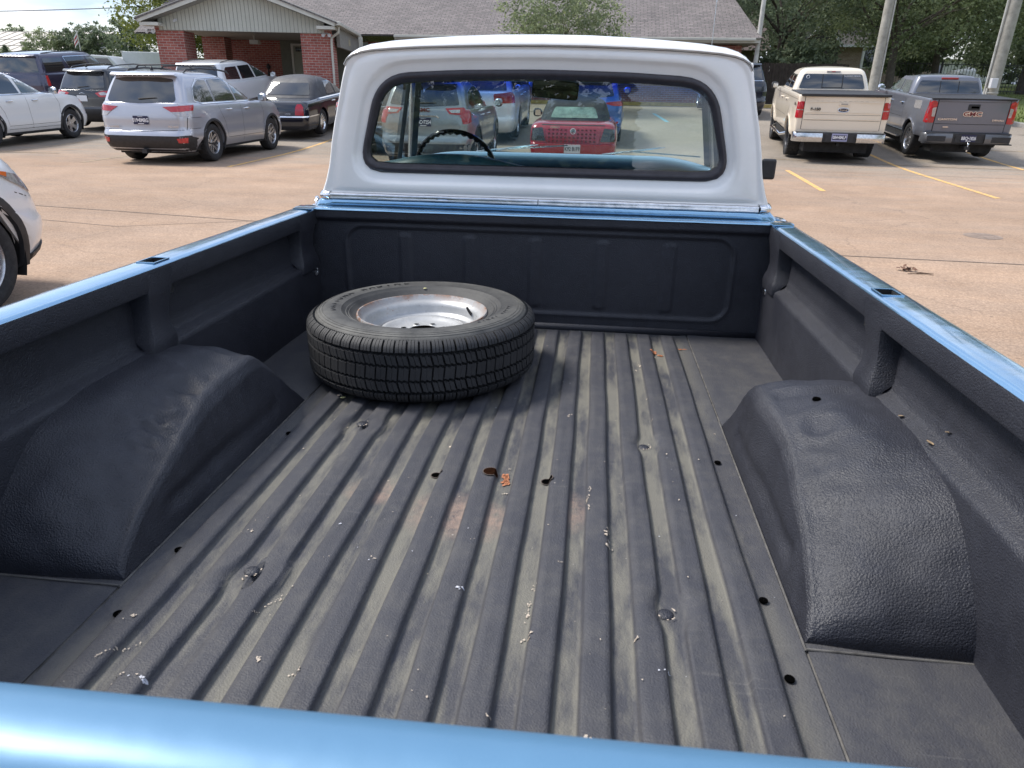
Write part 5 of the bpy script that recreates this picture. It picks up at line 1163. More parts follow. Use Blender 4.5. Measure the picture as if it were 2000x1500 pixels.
c.both('tail_lamp', [(.13, .86), (.13, 1.10), (.40, 1.12), (.30, .90)], M['red_lamp'], off=.012, step=.05)
h, _ = c.hit('B', 0, 1.02); text_mesh('maker_lettering', 'GMC', .085, M['red_text'], c.root, (0, h[1]-.012, 1.105), ext=.004, bold=.004, sx=1.35)
mb = MB(); mb.bar((-.26, h[1]-.02, 1.005), (.26, h[1]-.02, 1.005), .03, .028); mb.bar((-.26, h[1]-.02, 1.005), (-.30, h[1]-.015, .965), .03, .022); mb.bar((.26, h[1]-.02, 1.005), (.30, h[1]-.015, .965), .03, .022); mb.build('chrome_bar', [M['chrome']], c.root, bevel=.004)
c.plate(0, .89, 'BBC\u20227254'); text_mesh('model_lettering', 'TERRAIN', .045, M['chrome'], c.root, (-.66, .05, .70), ext=.003)
c.decal('lower_bumper', [(-.86, .25), (.86, .25), (.88, .50), (-.88, .50)], 'B', M['trim'], off=.007, step=.08, r=.02)
side_windows(c, [[(.60, 1.22), (.80, 1.17), (1.22, 1.17), (1.20, 1.50), (.76, 1.42)], [(1.30, 1.17), (2.12, 1.17), (2.0, 1.53), (1.28, 1.51)], [(2.20, 1.17), (3.1, 1.18), (2.72, 1.40), (2.3, 1.53), (2.1, 1.54)]])
for ax in ('R', 'L'): mb = MB(); [c.seam(l, ax, mb=mb) for l in ([(1.25, 1.5), (1.30, 1.1), (1.5, .8), (1.55, .45)], [(2.18, 1.5), (2.24, .9), (2.26, .4)], [(3.15, 1.1), (3.22, .9), (3.2, .4)])]; mb.build('panel_gaps', [M['panel_gap']], c.body)
for y in (1.66, 2.50): c.handle(1, y, .98)
c.mirror(1, 2.98, 1.14, P_grey); c.wheels('five'); c.arch_trim(M['trim'])
# --- 10 white full-size SUV ---
c = Car('full_size_suv', suv_spec(L=5.2, W=2.04, H=1.90, ra=1.15, fa=4.1, hood=3.7, belt=1.22, wr=.40), place(-3.20, 19.7), 0, 'white full-size SUV seen through the cab, between grey crossover and red convertible', 'car', 'parked cars', P_white)
c.decal('rear_window', [(-.78, 1.28), (.78, 1.28), (.70, 1.72), (-.70, 1.72)], 'B', M['tint'], r=.03)
for q in (1, -1): c.decal('tail_lamp', [(q*.46, .98), (q*.98, .98), (q*.97, 1.26), (q*.44, 1.20)], 'B', M['red_lamp'], off=.012, step=.06, r=.03)
c.both('tail_lamp', [(.12, .98), (.12, 1.24), (.34, 1.24), (.34, .98)], M['red_lamp'], off=.013, step=.06)
side_windows(c, [[(.55, 1.29), (1.40, 1.27), (1.40, 1.68), (.72, 1.66)], [(1.50, 1.27), (2.5, 1.27), (2.38, 1.71), (1.48, 1.69)], [(2.60, 1.27), (3.64, 1.28), (3.2, 1.54), (2.75, 1.71), (2.48, 1.72)]])
for y in (1.9, 2.8): c.handle(1, y, 1.08)
c.mirror(1, 3.35, 1.24, P_white); c.wheels('six'); c.plate(0, .8, '', extra=False)
# --- 11 red convertible ---
P_red = carpaint('red_paint', (.33, .016, .035), .15, .25, .06)
c = Car('convertible', sedan_spec(L=4.08, W=1.70, H=1.40, belt=.92, wr=.31, ra=.80, fa=3.28, hood=2.95, trunk=(.8, .02),
    gh=[(.95, .42, 2.97, .70, .20), (1.06, .52, 2.75, .66, .20), (1.18, .66, 2.5, .62, .22), (1.27, .80, 2.3, .58, .24), (1.32, .95, 2.15, .53, .26), (1.35, 1.1, 2.0, .45, .26)], gbr=.05), place(-.46, 14.05), 0, 'red convertible with dark fabric roof, seen through the cab window', 'car', 'parked cars', P_red)
P_red.node_tree.nodes['Principled BSDF'].inputs['Metallic'].default_value = .1
soft = simple('soft_top', (.02, .022, .03), .8, 0, var=.2)
roofskin(c, soft, .955, 2.12)
glw = simple('pale_rear_screen', (.16, .24, .20), .08, 0, coat=1, var=.5, vs=5)
c.decal('rear_window', [(-.46, 1.0), (.46, 1.0), (.38, 1.19), (-.38, 1.19)], 'B', glw, off=.012, r=.04)
c.both('side_window', [(1.42, .98), (2.75, .98), (2.35, 1.22), (1.45, 1.27)], M['window'], off=.012, r=.03)
pl = [(.52, .60), (.80, .60), (.78, .82), (.58, .84)]
for q in (1, -1): c.decal('tail_lamp', pl if q > 0 else mir(pl), 'B', M['smoke_lamp'], off=.010, step=.05, r=.015)
mb = MB(); c.seam([(-.55, .56), (.55, .56)], 'B', mb=mb); c.seam([(-.50, .56), (-.53, .86)], 'B', mb=mb); c.seam([(.50, .56), (.53, .86)], 'B', mb=mb); c.seam([(-.6, .885), (.6, .885)], 'B', .02, mb=mb); mb.build('panel_gaps', [M['panel_gap']], c.body)
dk = simple('dark_red_dot', (.11, .004, .01), .3); mb = MB()
for i in range(12):
    for j in range(4):
        x, z = -.45+i*.078, .60+j*.065
        if abs(x) < .07 and j > 1: continue
        h, _ = c.hit('B', x, z); mb.box(x-.020, x+.020, h[1]-.003, h[1]+.01, z-.018, z+.018)
mb.build('dotted_panel', [dk], c.root)
h, _ = c.hit('B', 0, .78); mb = MB(); mt = Matrix.Translation((0, h[1]-.008, .78)) @ Matrix.Rotation(pi/2, 4, 'X')
mb.lathe([(.0005, 0), (.052, 0), (.052, -.01)], 28, 1, mt); mb.tube([mt @ Vector((.050*cos(q), .050*sin(q), .004)) for q in [2*pi*i/28 for i in range(28)]], .005, 6, 0, closed=True)
for pts in ([(-.016, .044), (0, .006), (.016, .044)], [(-.038, .028), (-.018, -.036), (0, .0), (.018, -.036), (.038, .028)]): mb.tube([mt @ Vector((a, b, .005)) for a, b in pts], .0042, 6, 0)
mb.build('badge', [M['white_text'], simple('badge_ground', (.05, .12, .16), .3)], c.root); text_mesh('model_lettering', 'CABRIO', .05, M['chrome'], c.root, (-.34, h[1]-.01, .845), ext=.003, bold=.002)
c.plate(0, .47, 'K92 B1F9', white=True, extra=False); c.mirror(-1, 2.7, .96, P_black, x=.72); c.wheels('five')
# --- 12 blue crossover ---
P_blue2 = carpaint('bright_blue_paint', (.035, .13, .42), .45, .28, .05)
c = Car('crossover', suv_spec(L=4.48, W=1.85, H=1.65, ra=.95, fa=3.62, hood=3.15, belt=1.08, wr=.35), place(-.28, 19.6), 0, 'bright blue crossover seen through the cab beyond the red convertible', 'car', 'parked cars', P_blue2)
c.decal('rear_window', [(-.66, 1.20), (0, 1.13), (.66, 1.20), (.56, 1.52), (-.56, 1.52)], 'B', M['tint'], r=.05, off=.008); spoiler(c, P_blue2, 1.60, .60, .24)
pl = [(.40, 1.04), (.66, 1.08), (.88, 1.08), (.88, .96), (.62, .98)]
for q in (1, -1): c.decal('tail_lamp', pl if q > 0 else mir(pl), 'B', M['red_lamp'], off=.010, step=.05); c.decal('reflector', [(q*.48, .54), (q*.78, .55), (q*.80, .60), (q*.5, .60)], 'B', M['red_lamp'], off=.012)
c.both('tail_lamp', [(.14, .97), (.14, 1.08), (.44, 1.09), (.36, .98)], M['red_lamp'], off=.012, step=.05)
c.decal('lower_bumper', [(-.86, .25), (.86, .25), (.88, .48), (-.88, .48)], 'B', M['trim'], off=.007, step=.08)
side_windows(c, [[(.60, 1.22), (.80, 1.17), (1.22, 1.15), (1.20, 1.50), (.76, 1.42)], [(1.30, 1.15), (2.12, 1.15), (2.0, 1.53), (1.28, 1.51)], [(2.20, 1.15), (3.1, 1.16), (2.72, 1.38), (2.3, 1.53), (2.1, 1.54)]])
for sd in (1, -1): c.mirror(sd, 2.95, 1.13, P_blue2)
c.wheels('five'); c.plate(0, .80, '', extra=False)
# --- pickups on the right ---
def pickup_spec(L, W, H, rail, wr, ra, fa, cabr, hood, **k):
    sp = dict(L=L, W=W, belt=rail, wr=wr, ra=ra, fa=fa, arch=wr+.065, hood=hood, hdrop=.10, taper=.008, gbr=.04, gtr=.0, gtaper=.05, flare=.03,
        lower=[(.52, .12, .25, .06, .05, .36), (.56, .10, .15, .03, .06, .38), (.66, .09, .08, .012, .07, .40), (.80, .09, .05, .006, .07, .40), (.92, .085, .06, .0, .07, .40), (1.05, .085, .08, .0, .07, .40), (1.16, .085, .10, .008, .07, .40), (rail-.13, .09, .14, .014, .07, .40), (rail-.07, .085, .18, .010, .07, .40), (rail-.015, .085, .22, .016, .07, .40), (rail, .095, .26, .03, .07, .40)],
        gh=[(rail+.01, cabr, hood+.02, W/2-.10, .10), (rail+.14, cabr+.03, hood-.20, W/2-.135, .11), (rail+.28, cabr+.07, hood-.45, W/2-.175, .12), (rail+.38, cabr+.11, hood-.66, W/2-.215, .13), (H-.085, cabr+.14, hood-.82, W/2-.25, .14), (H-.045, cabr+.17, hood-.95, W/2-.30, .18), (H-.02, cabr+.25, hood-1.05, W/2-.38, .2)], crown=.03)
    sp.update(k); return sp
P_cream = carpaint('cream_paint', (.80, .71, .58), .04, .32, .40, (.62, .42, .27))
c = Car('pickup_truck', pickup_spec(5.9, 1.96, 1.95, 1.42, .42, 1.27, 4.87, 2.02, 4.35), place(5.40, 17.50), radians(-6.5), 'cream full-size pickup on large black tyres with dusty tailgate and chrome rear bumper', 'pickup truck', 'parked cars', P_cream)
c.sp['lugs'] = 1
c.decal('tailgate', [(-.82, .70), (.82, .70), (.82, 1.385), (-.82, 1.385)], 'B', P_cream, off=.012, r=.015, step=.12)
h, _ = c.hit('B', 0, 1.1); yb_ = h[1]-.014
tgt = bpy.data.objects['tailgate.001'] if 'tailgate.001' in bpy.data.objects else None
mb = MB()
for z in (1.285, 1.07, .93): mb.bar((-.80, yb_, z), (.80, yb_, z), .006, .012)
mb.build('tailgate_crease', [M['chip_white'] if False else P_cream], c.root, bevel=.003)
mb = MB(); 
for l in ([(-.825, .70), (-.825, 1.39)], [(.825, .70), (.825, 1.39)]): c.seam(l, 'B', .014, mb=mb, off=.003)
c.seam([(-.80, 1.30), (.80, 1.30)], 'B', .006, mb=mb, off=.014); c.seam([(-.80, 1.02), (.80, 1.02)], 'B', .006, mb=mb, off=.014); c.seam([(-.80, .90), (.80, .90)], 'B', .006, mb=mb, off=.014)
mb.build('panel_gaps', [M['panel_gap']], c.body)
mb = MB(); mb.prism(round_poly([(-.11, 1.215), (.11, 1.215), (.10, 1.275), (-.10, 1.275)], .015), yb_-.022, yb_+.01, 'y'); th = mb.build('tailgate_handle', [P_cream], c.root, bevel=.006); mb = MB(); mb.box(-.07, .07, yb_-.026, yb_-.018, 1.232, 1.258); mb.build('recess_shade', [simple('cream_shadow', (.34, .31, .28), .5)], th)  # raised plate in darker cream: handle recess shade put into the colour
mb = MB(); mb.tube([(.115*cos(q), yb_-.006, 1.12+.045*sin(q)) for q in [2*pi*i/36 for i in range(36)]], .008, 6, 0, closed=True); mb.prism([(.108*cos(q), 1.12+.04*sin(q)) for q in [2*pi*i/36 for i in range(36)]], yb_-.008, yb_+.004, 'y', 1); ob = mb.build('oval_badge', [M['chrome'], simple('badge_dark', (.03, .05, .09), .15, .4)], c.root, smooth=True)
text_mesh('badge_script', 'Ford', .062, M['chrome'], c.root, (0, yb_-.012, 1.12), ext=.002, sx=1.3)
text_mesh('model_lettering', 'F-150', .075, M['black_text'], c.root, (-.585, yb_-.004, 1.13), ext=.003, bold=.003, sx=1.25)
for q in (1, -1):
    for z0, z1 in ((.935, 1.10), (1.12, 1.285)):
        pl = [(q*.835, z0), (q*.965, z0), (q*.97, z1), (q*.835, z1)]; c.decal('tail_lamp', pl, 'B', M['red_lamp'], off=.014, step=.05, r=.01)
    c.decal('lamp_divider', [(q*.835, 1.103), (q*.965, 1.103), (q*.965, 1.118), (q*.835, 1.118)], 'B', M['clear_lamp'], off=.012, step=.08)
for ax in ('R', 'L'): c.decal('tail_lamp', [(.12, .935), (.19, .935), (.19, 1.285), (.12, 1.285)], ax, M['red_lamp'], off=.012, step=.05)
# rear bumper: chrome ends, black middle with the plate
def bumper(c, W, z0, z1, ends, mid, xm):
    for q in (1, -1):
        mb = MB(); rows = []
        for z, d in ((z1, .03), (z1-.012, .0), (z1-.06, -.012), ((z0+z1)/2, -.02), (z0+.02, -.012), (z0, .01)):
            rows.append([(q*x, y+d, z) for x, y in ((xm, -.06), (W*.7, -.05), (W-.10, -.025), (W-.03, .02), (W, .10), (W, .26))])
        mb.grid(rows); mb.build('bumper_end', [ends], c.root, smooth=True, angle=50)
    mb = MB(); mb.box(-xm+.002, xm-.002, -.05, .08, z0-.0, z1-.005); mb.box(-W+.05, W-.05, -.04, .12, z1-.012, z1+.006); mb.box(-xm+.06, xm-.06, -.065, -.05, z0+.01, z1-.03); mb.build('bumper_step', [mid], c.root, bevel=.008)
bumper(c, .985, .445, .645, M['chrome_dull'], M['trim'], .36)
mb = MB(); mb.box(-.165, .165, -.075, -.07, .475, .64); pl = mb.build('licence_plate', [simple('pale_plate', (.32, .33, .50), .4)], c.root); mb = MB(); mb.box(-.145, .145, -.077, -.0745, .505, .605); mb.build('plate_field', [M['plate']], pl); text_mesh('plate_number', '084\u20228MLP', .095, M['white_text'], pl, (0, -.079, .556), ext=.001, bold=.002, sx=.72)
mb = MB(); mb.box(-.92, .92, .05, 2.0, 1.418, 1.448); mb.box(-.93, .93, .03, .06, 1.40, 1.452); mb.build('tonneau_cover', [M['trim']], c.root, bevel=.01)
c.decal('rear_window', [(-.76, 1.47), (.76, 1.47), (.66, 1.80), (-.66, 1.80)], 'B', M['tint'], off=.008, r=.05)
mb = MB(); h, _ = c.hit('B', 0, 1.6)
for x in (-.23, .23): a, _ = c.hit('B', x, 1.485); b, _ = c.hit('B', x, 1.79); mb.bar(a+Vector((0, -.016, 0)), b+Vector((0, -.016, 0)), .022, .012)
a, _ = c.hit('B', -.23, 1.50); b, _ = c.hit('B', .23, 1.50); mb.bar(a+Vector((0, -.016, 0)), b+Vector((0, -.016, 0)), .014, .012); mb.build('slider_frame', [M['trim']], c.root)
a, _ = c.hit('B', 0, 1.85); mb = MB(); mb.box(-.155, .155, a[1]-.018, a[1]+.04, 1.832, 1.872); br = mb.build('brake_lamp', [M['clear_lamp']], c.root, bevel=.008); mb = MB(); mb.box(-.045, .045, a[1]-.022, a[1], 1.842, 1.862); mb.build('red_lens', [M['red_lamp']], br)
a, _ = c.hit('B', -.57, 1.73); mb = MB(); mb.tube([(-.57+.035*cos(q), a[1]-.014, 1.73+.035*sin(q)) for q in [2*pi*i/16 for i in range(16)]], .008, 5, closed=True); mb.box(-.60, -.54, a[1]-.018, a[1]-.012, 1.675, 1.70); mb.build('window_sticker', [M['white_text']], c.root)
a, _ = c.hit('B', .45, 1.75); text_mesh('window_lettering', 'IN LOVING MEMORY', .042, M['white_text'], c.root, (.44, a[1]-.016, 1.755), rot=(pi/2-.15, 0, 0), ext=.001)
c.both('side_window', [(2.30, 1.47), (3.00, 1.47), (2.94, 1.78), (2.42, 1.78)], M['tint'], off=.008, r=.03); c.both('side_window', [(3.08, 1.47), (4.15, 1.48), (3.7, 1.70), (3.50, 1.79), (3.03, 1.79)], M['tint'], off=.008, r=.03)
for ax in ('R', 'L'):
    mb = MB()
    for l in ([(2.03, .60), (2.03, 1.42)], [(3.05, .60), (3.06, 1.42)], [(4.2, .60), (4.25, 1.40)], [(.12, 1.32), (4.6, 1.32)], [(2.1, .86), (4.2, .86)]): c.seam(l, ax, mb=mb)
    mb.build('panel_gaps', [M['panel_gap']], c.body)
for sd in (-1, 1):
    for y in (2.25, 3.22): c.handle(sd, y, 1.23, P_cream)
    c.mirror(sd, 4.0, 1.42, M['trim'], x=.96)
    mb = MB(); mb.tube([(sd*.90, 1.95, .44), (sd*1.03, 2.05, .40), (sd*1.04, 4.1, .40), (sd*.9, 4.25, .44)], .035, 10); mb.build('running_board', [M['chrome']], c.root, smooth=True)
text_mesh('badge_lettering', '4x4', .085, M['black_text'], c.root, (-.992, .42, 1.22), rot=(pi/2, 0, -pi/2), ext=.003, bold=.004, sx=1.3)
c.arch_trim(P_cream, .05); c.wheels('dark', wid=.30, rimr=.265)
mb = MB(); mb.tube([(-.85, 1.27, .38), (.85, 1.27, .38)], .05, 10); mb.lathe([(.001, -.13), (.10, -.10), (.15, 0), (.10, .10), (.001, .13)], 20, 0, Matrix.Translation((0, 1.27, .38))); mb.tube([(.0, -.02, .40), (0, .4, .42)], .035, 6); mb.box(-.5, .8, .2, 4, .42, .56); mb.build('rear_axle', [M['dark']], c.root, smooth=True)

P_gun = carpaint('graphite_paint', (.145, .155, .19), .2, .30, .03)
c = Car('pickup_truck', pickup_spec(5.4, 1.88, 1.80, 1.36, .385, 1.17, 4.43, 1.86, 4.0), place(8.42, 18.15), radians(-4), 'graphite grey midsize pickup with dark bumper insets and tow ball, right of the cream pickup', 'pickup truck', 'parked cars', P_gun)
c.decal('tailgate', [(-.74, .66), (.74, .66), (.74, 1.33), (-.74, 1.33)], 'B', P_gun, off=.010, r=.02, step=.12); h, _ = c.hit('B', 0, 1.1); yb_ = h[1]-.012
mb = MB()
for l in ([(-.75, .66), (-.75, 1.34)], [(.75, .66), (.75, 1.34)]): c.seam(l, 'B', .016, mb=mb, off=.003)
c.seam([(-.73, .83), (.73, .83)], 'B', .012, mb=mb, off=.012); c.seam([(-.73, 1.30), (.73, 1.30)], 'B', .006, mb=mb, off=.012); mb.build('panel_gaps', [M['panel_gap']], c.body)
mb = MB(); mb.prism(round_poly([(-.12, 1.13), (.12, 1.13), (.12, 1.255), (-.12, 1.255)], .015), yb_-.012, yb_+.01, 'y'); th = mb.build('tailgate_handle', [M['trim']], c.root, bevel=.005); mb = MB(); mb.box(-.06, .10, yb_-.016, yb_-.011, 1.17, 1.215); mb.build('recess_shade', [M['hole']], th)  # near-black plate on the handle paints the shade of its recess
text_mesh('maker_lettering', 'GMC', .125, M['chrome'], c.root, (0, yb_-.006, 1.045), ext=.004, bold=.012, sx=1.38); text_mesh('maker_lettering_face', 'GMC', .125, M['red_text'], c.root, (0, yb_-.012, 1.045), ext=.002, bold=.003, sx=1.38)
text_mesh('model_lettering', 'CANYON', .062, M['chrome'], c.root, (-.50, yb_-.006, .93), ext=.003, bold=.002, sx=1.5); text_mesh('trim_lettering', 'DENALI', .05, M['chrome'], c.root, (.56, yb_-.006, .925), ext=.003, bold=.001, sx=1.45); 
mb = MB(); mb.box(-.56, -.44, yb_-.006, yb_+.002, .755, .775); mb.build('badge', [M['chrome']], c.root)
for q in (1, -1):
    pl = [(q*.765, .845), (q*.93, .845), (q*.935, 1.30), (q*.82, 1.325), (q*.765, 1.28)]; pl2 = [(q*.77, .98), (q*.83, .98), (q*.845, 1.16), (q*.77, 1.18)]
    c.decal('tail_lamp', pl, 'B', M['red_lamp'], off=.012, step=.05, r=.015); c.decal('reverse_lamp', pl2, 'B', M['clear_lamp'], off=.02, step=.05, r=.01)
for ax in ('R', 'L'): c.decal('tail_lamp', [(.11, .86), (.26, .86), (.19, 1.12), (.17, 1.32), (.11, 1.32)], ax, M['red_lamp'], off=.012, step=.05)
P_gun2 = carpaint('graphite_bumper', (.11, .115, .13), .3, .38, .04)
bumper(c, .94, .43, .64, P_gun2, M['trim'], .34)
for q in (1, -1): mb = MB(); mb.prism(round_poly([(q*.48, .46), (q*.86, .46), (q*.88, .58), (q*.48, .58)], .012), -.075, -.04, 'y'); mb.build('bumper_inset', [M['trim']], c.root, bevel=.004)
mb = MB(); mb.box(-.95, .95, -.03, .05, .405, .428); mb.build('bumper_lip', [M['trim']], c.root, bevel=.005)
mb = MB(); mb.box(-.15, .15, -.076, -.07, .465, .62); pl = mb.build('licence_plate', [M['plate']], c.root); text_mesh('plate_number', 'BBQ\u20221826', .10, M['white_text'], pl, (0, -.079, .54), ext=.001, bold=.002, sx=.72); mb = MB(); mb.bar((-.055, -.0775, .485), (.055, -.0775, .485), .002, .012); mb.build('plate_band', [M['white_text']], pl)
mb = MB(); mb.box(-.045, .045, -.16, .2, .30, .37); mb.lathe([(.03, .37), (.012, .38), (.012, .40), (.027, .415), (.027, .43), (.012, .448), (.001, .45)], 16, 1, Matrix.Translation((0, -.13, 0))); mb.lathe([(.001, .25), (.02, .26), (.02, .30)], 12, 1, Matrix.Translation((0, -.13, 0))); mb.build('tow_ball', [M['trim'], M['chrome']], c.root, smooth=True, angle=40)
mb = MB(); mb.box(-.90, .90, .05, 1.84, 1.358, 1.378); mb.build('tonneau_cover', [M['trim']], c.root, bevel=.008)
c.decal('rear_window', [(-.74, 1.40), (.74, 1.40), (.65, 1.67), (-.65, 1.67)], 'B', M['tint'], off=.008, r=.05)
mb = MB()
for x in (-.2, .22): a, _ = c.hit('B', x, 1.41); b, _ = c.hit('B', x, 1.66); mb.bar(a+Vector((0, -.014, 0)), b+Vector((0, -.014, 0)), .014, .010)
mb.build('slider_frame', [M['trim']], c.root)
a, _ = c.hit('B', 0, 1.71); mb = MB(); mb.box(-.19, .19, a[1]-.02, a[1]+.04, 1.695, 1.74); mb.build('brake_lamp', [M['red_lamp']], c.root, bevel=.008)
c.both('side_window', [(2.08, 1.38), (2.75, 1.38), (2.70, 1.66), (2.22, 1.66)], M['window'], off=.008, r=.03); c.both('side_window', [(2.82, 1.38), (3.85, 1.39), (3.45, 1.58), (3.22, 1.67), (2.78, 1.67)], M['window'], off=.008, r=.03)
for ax in ('R', 'L'):
    mb = MB()
    for l in ([(1.87, .60), (1.87, 1.36)], [(2.79, .60), (2.80, 1.36)], [(3.8, .60), (3.9, 1.34)], [(1.9, .84), (3.8, .84)]): c.seam(l, ax, mb=mb)
    mb.build('panel_gaps', [M['panel_gap']], c.body)
for sd in (-1, 1):
    for y in (2.05, 3.0): c.handle(sd, y, 1.16)
    c.mirror(sd, 3.65, 1.38, M['chrome'], x=.92)
    mb = MB(); mb.box(*sorted((sd*.84, sd*.99)), 1.8, 3.9, .36, .40); mb.build('running_board', [M['chrome_dull']], c.root, bevel=.01)
c.decal('painted_reflection', [(.62, 1.10), (1.12, 1.10), (1.13, 1.27), (.66, 1.29)], 'L', M['clear_lamp'], off=.006, r=.06)  # pale patch painted on the bed side in place of a reflection
c.arch_trim(P_gun, .04); c.wheels('double5', wid=.255, rimr=.25)
mb = MB(); mb.tube([(-.85, 1.17, .36), (.85, 1.17, .36)], .05, 10); mb.box(-.5, .7, .2, 3.6, .36, .54); mb.build('rear_axle', [M['dark']], c.root)
# --- black SUV behind the cream pickup, white car on the far street, white car beyond the fence ---
c = Car('crossover', suv_spec(L=4.9, W=1.95, H=1.78, ra=1.0, fa=3.85, belt=1.14), place(4.85, 27.2), 0, 'black SUV between the truck cab and the cream pickup, in front of the wooden fence', 'car', 'parked cars', P_black)
c.decal('rear_window', [(-.72, 1.22), (.72, 1.22), (.64, 1.62), (-.64, 1.62)], 'B', M['tint'], r=.03); spoiler(c, P_black, 1.72, .64, .26); c.plate(0, .8, '', extra=False); c.wheels('five'); mb = MB(); c.seam([(-.75, 1.20), (.75, 1.20)], 'B', .02, mb=mb, off=.012); mb.build('window_chrome', [M['chrome']], c.root)
side_windows(c, [[(.62, 1.22), (1.32, 1.18), (1.30, 1.60), (.74, 1.46)], [(1.40, 1.18), (2.26, 1.18), (2.12, 1.62), (1.38, 1.60)], [(2.34, 1.18), (3.3, 1.18), (2.9, 1.44), (2.42, 1.62), (2.24, 1.63)]])
for (x, y, rz, lab) in ((16.9, 56.5, radians(70), 'white car parked on the far street just right of the cream pickup roof'), (26.0, 50.0, radians(85), 'white car behind the iron fence at the right edge')):
    c = Car('sedan', sedan_spec(L=4.7, W=1.85), place(x, y), rz, lab, 'car', 'parked cars', P_white)
    c.decal('rear_window', [(-.60, 1.00), (.60, 1.00), (.48, 1.30), (-.48, 1.30)], 'B', M['tint'], r=.04); c.both('side_window', [(1.5, 1.00), (3.5, 1.00), (2.9, 1.28), (1.9, 1.33)], M['tint'], r=.04, off=.012)
    for q in (1, -1): c.decal('tail_lamp', [(q*.55, .75), (q*.85, .75), (q*.85, .88), (q*.55, .88)], 'B', M['red_lamp'], off=.015)
    c.wheels('five')
# ======================= ground, lot markings =======================
def sheet(name, mats, x0, x1, y0, y1, dz, nx, ny, kind='structure', label=None, xs=None, ys=None):
    X = xs or [lerp(x0, x1, i/nx) for i in range(nx+1)]; Yv = ys or [lerp(y0, y1, i/ny) for i in range(ny+1)]
    mb = MB(); mb.grid([[(x, y, terr(x, y)+dz) for x in X] for y in Yv]); o = mb.build(name, mats, smooth=True, angle=180); return tag(o, kind=kind)
m, nt, p = newmat('weathered_lot'); co = coords(nt)
big = nd(nt, 'ShaderNodeTexNoise', Scale=.16, Detail=7.0, Roughness=.62); nt.links.new(co, big.inputs[0])
mid = nd(nt, 'ShaderNodeTexNoise', Scale=1.3, Detail=9.0, Roughness=.72); nt.links.new(co, mid.inputs[0])
fine = nd(nt, 'ShaderNodeTexNoise', Scale=38.0, Detail=5.0, Roughness=.8); nt.links.new(co, fine.inputs[0])
st = nt.nodes.new('ShaderNodeMapping'); st.inputs['Scale'].default_value = (.55, 2.4, 1); st.inputs['Rotation'].default_value = (0, 0, .35); nt.links.new(co, st.inputs[0])
stn = nd(nt, 'ShaderNodeTexNoise', Scale=1.0, Detail=8.0, Roughness=.66); nt.links.new(st.outputs[0], stn.inputs[0])
vor = nd(nt, 'ShaderNodeTexVoronoi', Scale=55.0); nt.links.new(co, vor.inputs[0])
base = mixc(nt, ramp(nt, mid.outputs[0], [(.30, (0,)*3), (.70, (1,)*3)]), (.34, .23, .158), (.44, .31, .222))
base = mixc(nt, mth(nt, 'MULTIPLY', ramp(nt, stn.outputs[0], [(.38, (0,)*3), (.66, (1,)*3)]), .6), base, (.30, .225, .175))
sx = nt.nodes.new('ShaderNodeSeparateXYZ'); nt.links.new(co, sx.inputs[0])
# the stalls are older, greyer paving than the clay-stained drive lane
yy = mth(nt, 'ADD', sx.outputs[1], mth(nt, 'MULTIPLY', mth(nt, 'SUBTRACT', stn.outputs[0], .5), 9.0))
grey = mth(nt, 'DIVIDE', mth(nt, 'SUBTRACT', yy, 13.5), 4.5, cl=True)
base = mixc(nt, mth(nt, 'MULTIPLY', grey, .8), base, mixc(nt, mid.outputs[0], (.215, .20, .175), (.33, .295, .25)))
rim_ = ramp(nt, big.outputs[0], [(.38, (.85,)*3), (.62, (1.1,)*3)])
base = mixc(nt, 1.0, base, rim_, 'MULTIPLY')
base = mixc(nt, .75, base, ramp(nt, fine.outputs[0], [(.26, (.45,)*3), (.5, (1.0,)*3), (.76, (1.5,)*3)]), 'MULTIPLY')
f2_ = nd(nt, 'ShaderNodeTexNoise', Scale=13.0, Detail=6.0, Roughness=.85); nt.links.new(co, f2_.inputs[0]); base = mixc(nt, .6, base, ramp(nt, f2_.outputs[0], [(.3, (.72,)*3), (.7, (1.25,)*3)]), 'MULTIPLY')
base = mixc(nt, .5, base, ramp(nt, vor.outputs['Distance'], [(.1, (1.25,)*3), (.5, (.85,)*3)]), 'MULTIPLY')
ck = nd(nt, 'ShaderNodeTexVoronoi', Scale=.27, _feature='DISTANCE_TO_EDGE'); wv = nt.nodes.new('ShaderNodeVectorMath'); wv.operation = 'ADD'; nt.links.new(co, wv.inputs[0])
wsc = nt.nodes.new('ShaderNodeVectorMath'); wsc.operation = 'SCALE'; wsc.inputs['Scale'].default_value = .5; nt.links.new(mid.outputs['Color'], wsc.inputs[0]); nt.links.new(wsc.outputs[0], wv.inputs[1]); nt.links.new(wv.outputs[0], ck.inputs[0])
cm = mth(nt, 'MULTIPLY', mth(nt, 'LESS_THAN', ck.outputs['Distance'], .0032), ramp(nt, mid.outputs[0], [(.42, (0,)*3), (.55, (1,)*3)]))
base = mixc(nt, mth(nt, 'MULTIPLY', cm, .30), base, (.12, .09, .07))
oil = nd(nt, 'ShaderNodeTexVoronoi', Scale=.62); nt.links.new(wv.outputs[0], oil.inputs[0]); oz = mth(nt, 'SUBTRACT', 1.0, mth(nt, 'DIVIDE', mth(nt, 'ADD', oil.outputs['Distance'], mth(nt, 'MULTIPLY', mid.outputs[0], .18)), .28), cl=True)
base = mixc(nt, mth(nt, 'MULTIPLY', mth(nt, 'MULTIPLY', oz, 1.3, cl=True), mth(nt, 'ADD', mth(nt, 'MULTIPLY', grey, .6), .12)), base, (.07, .055, .045))
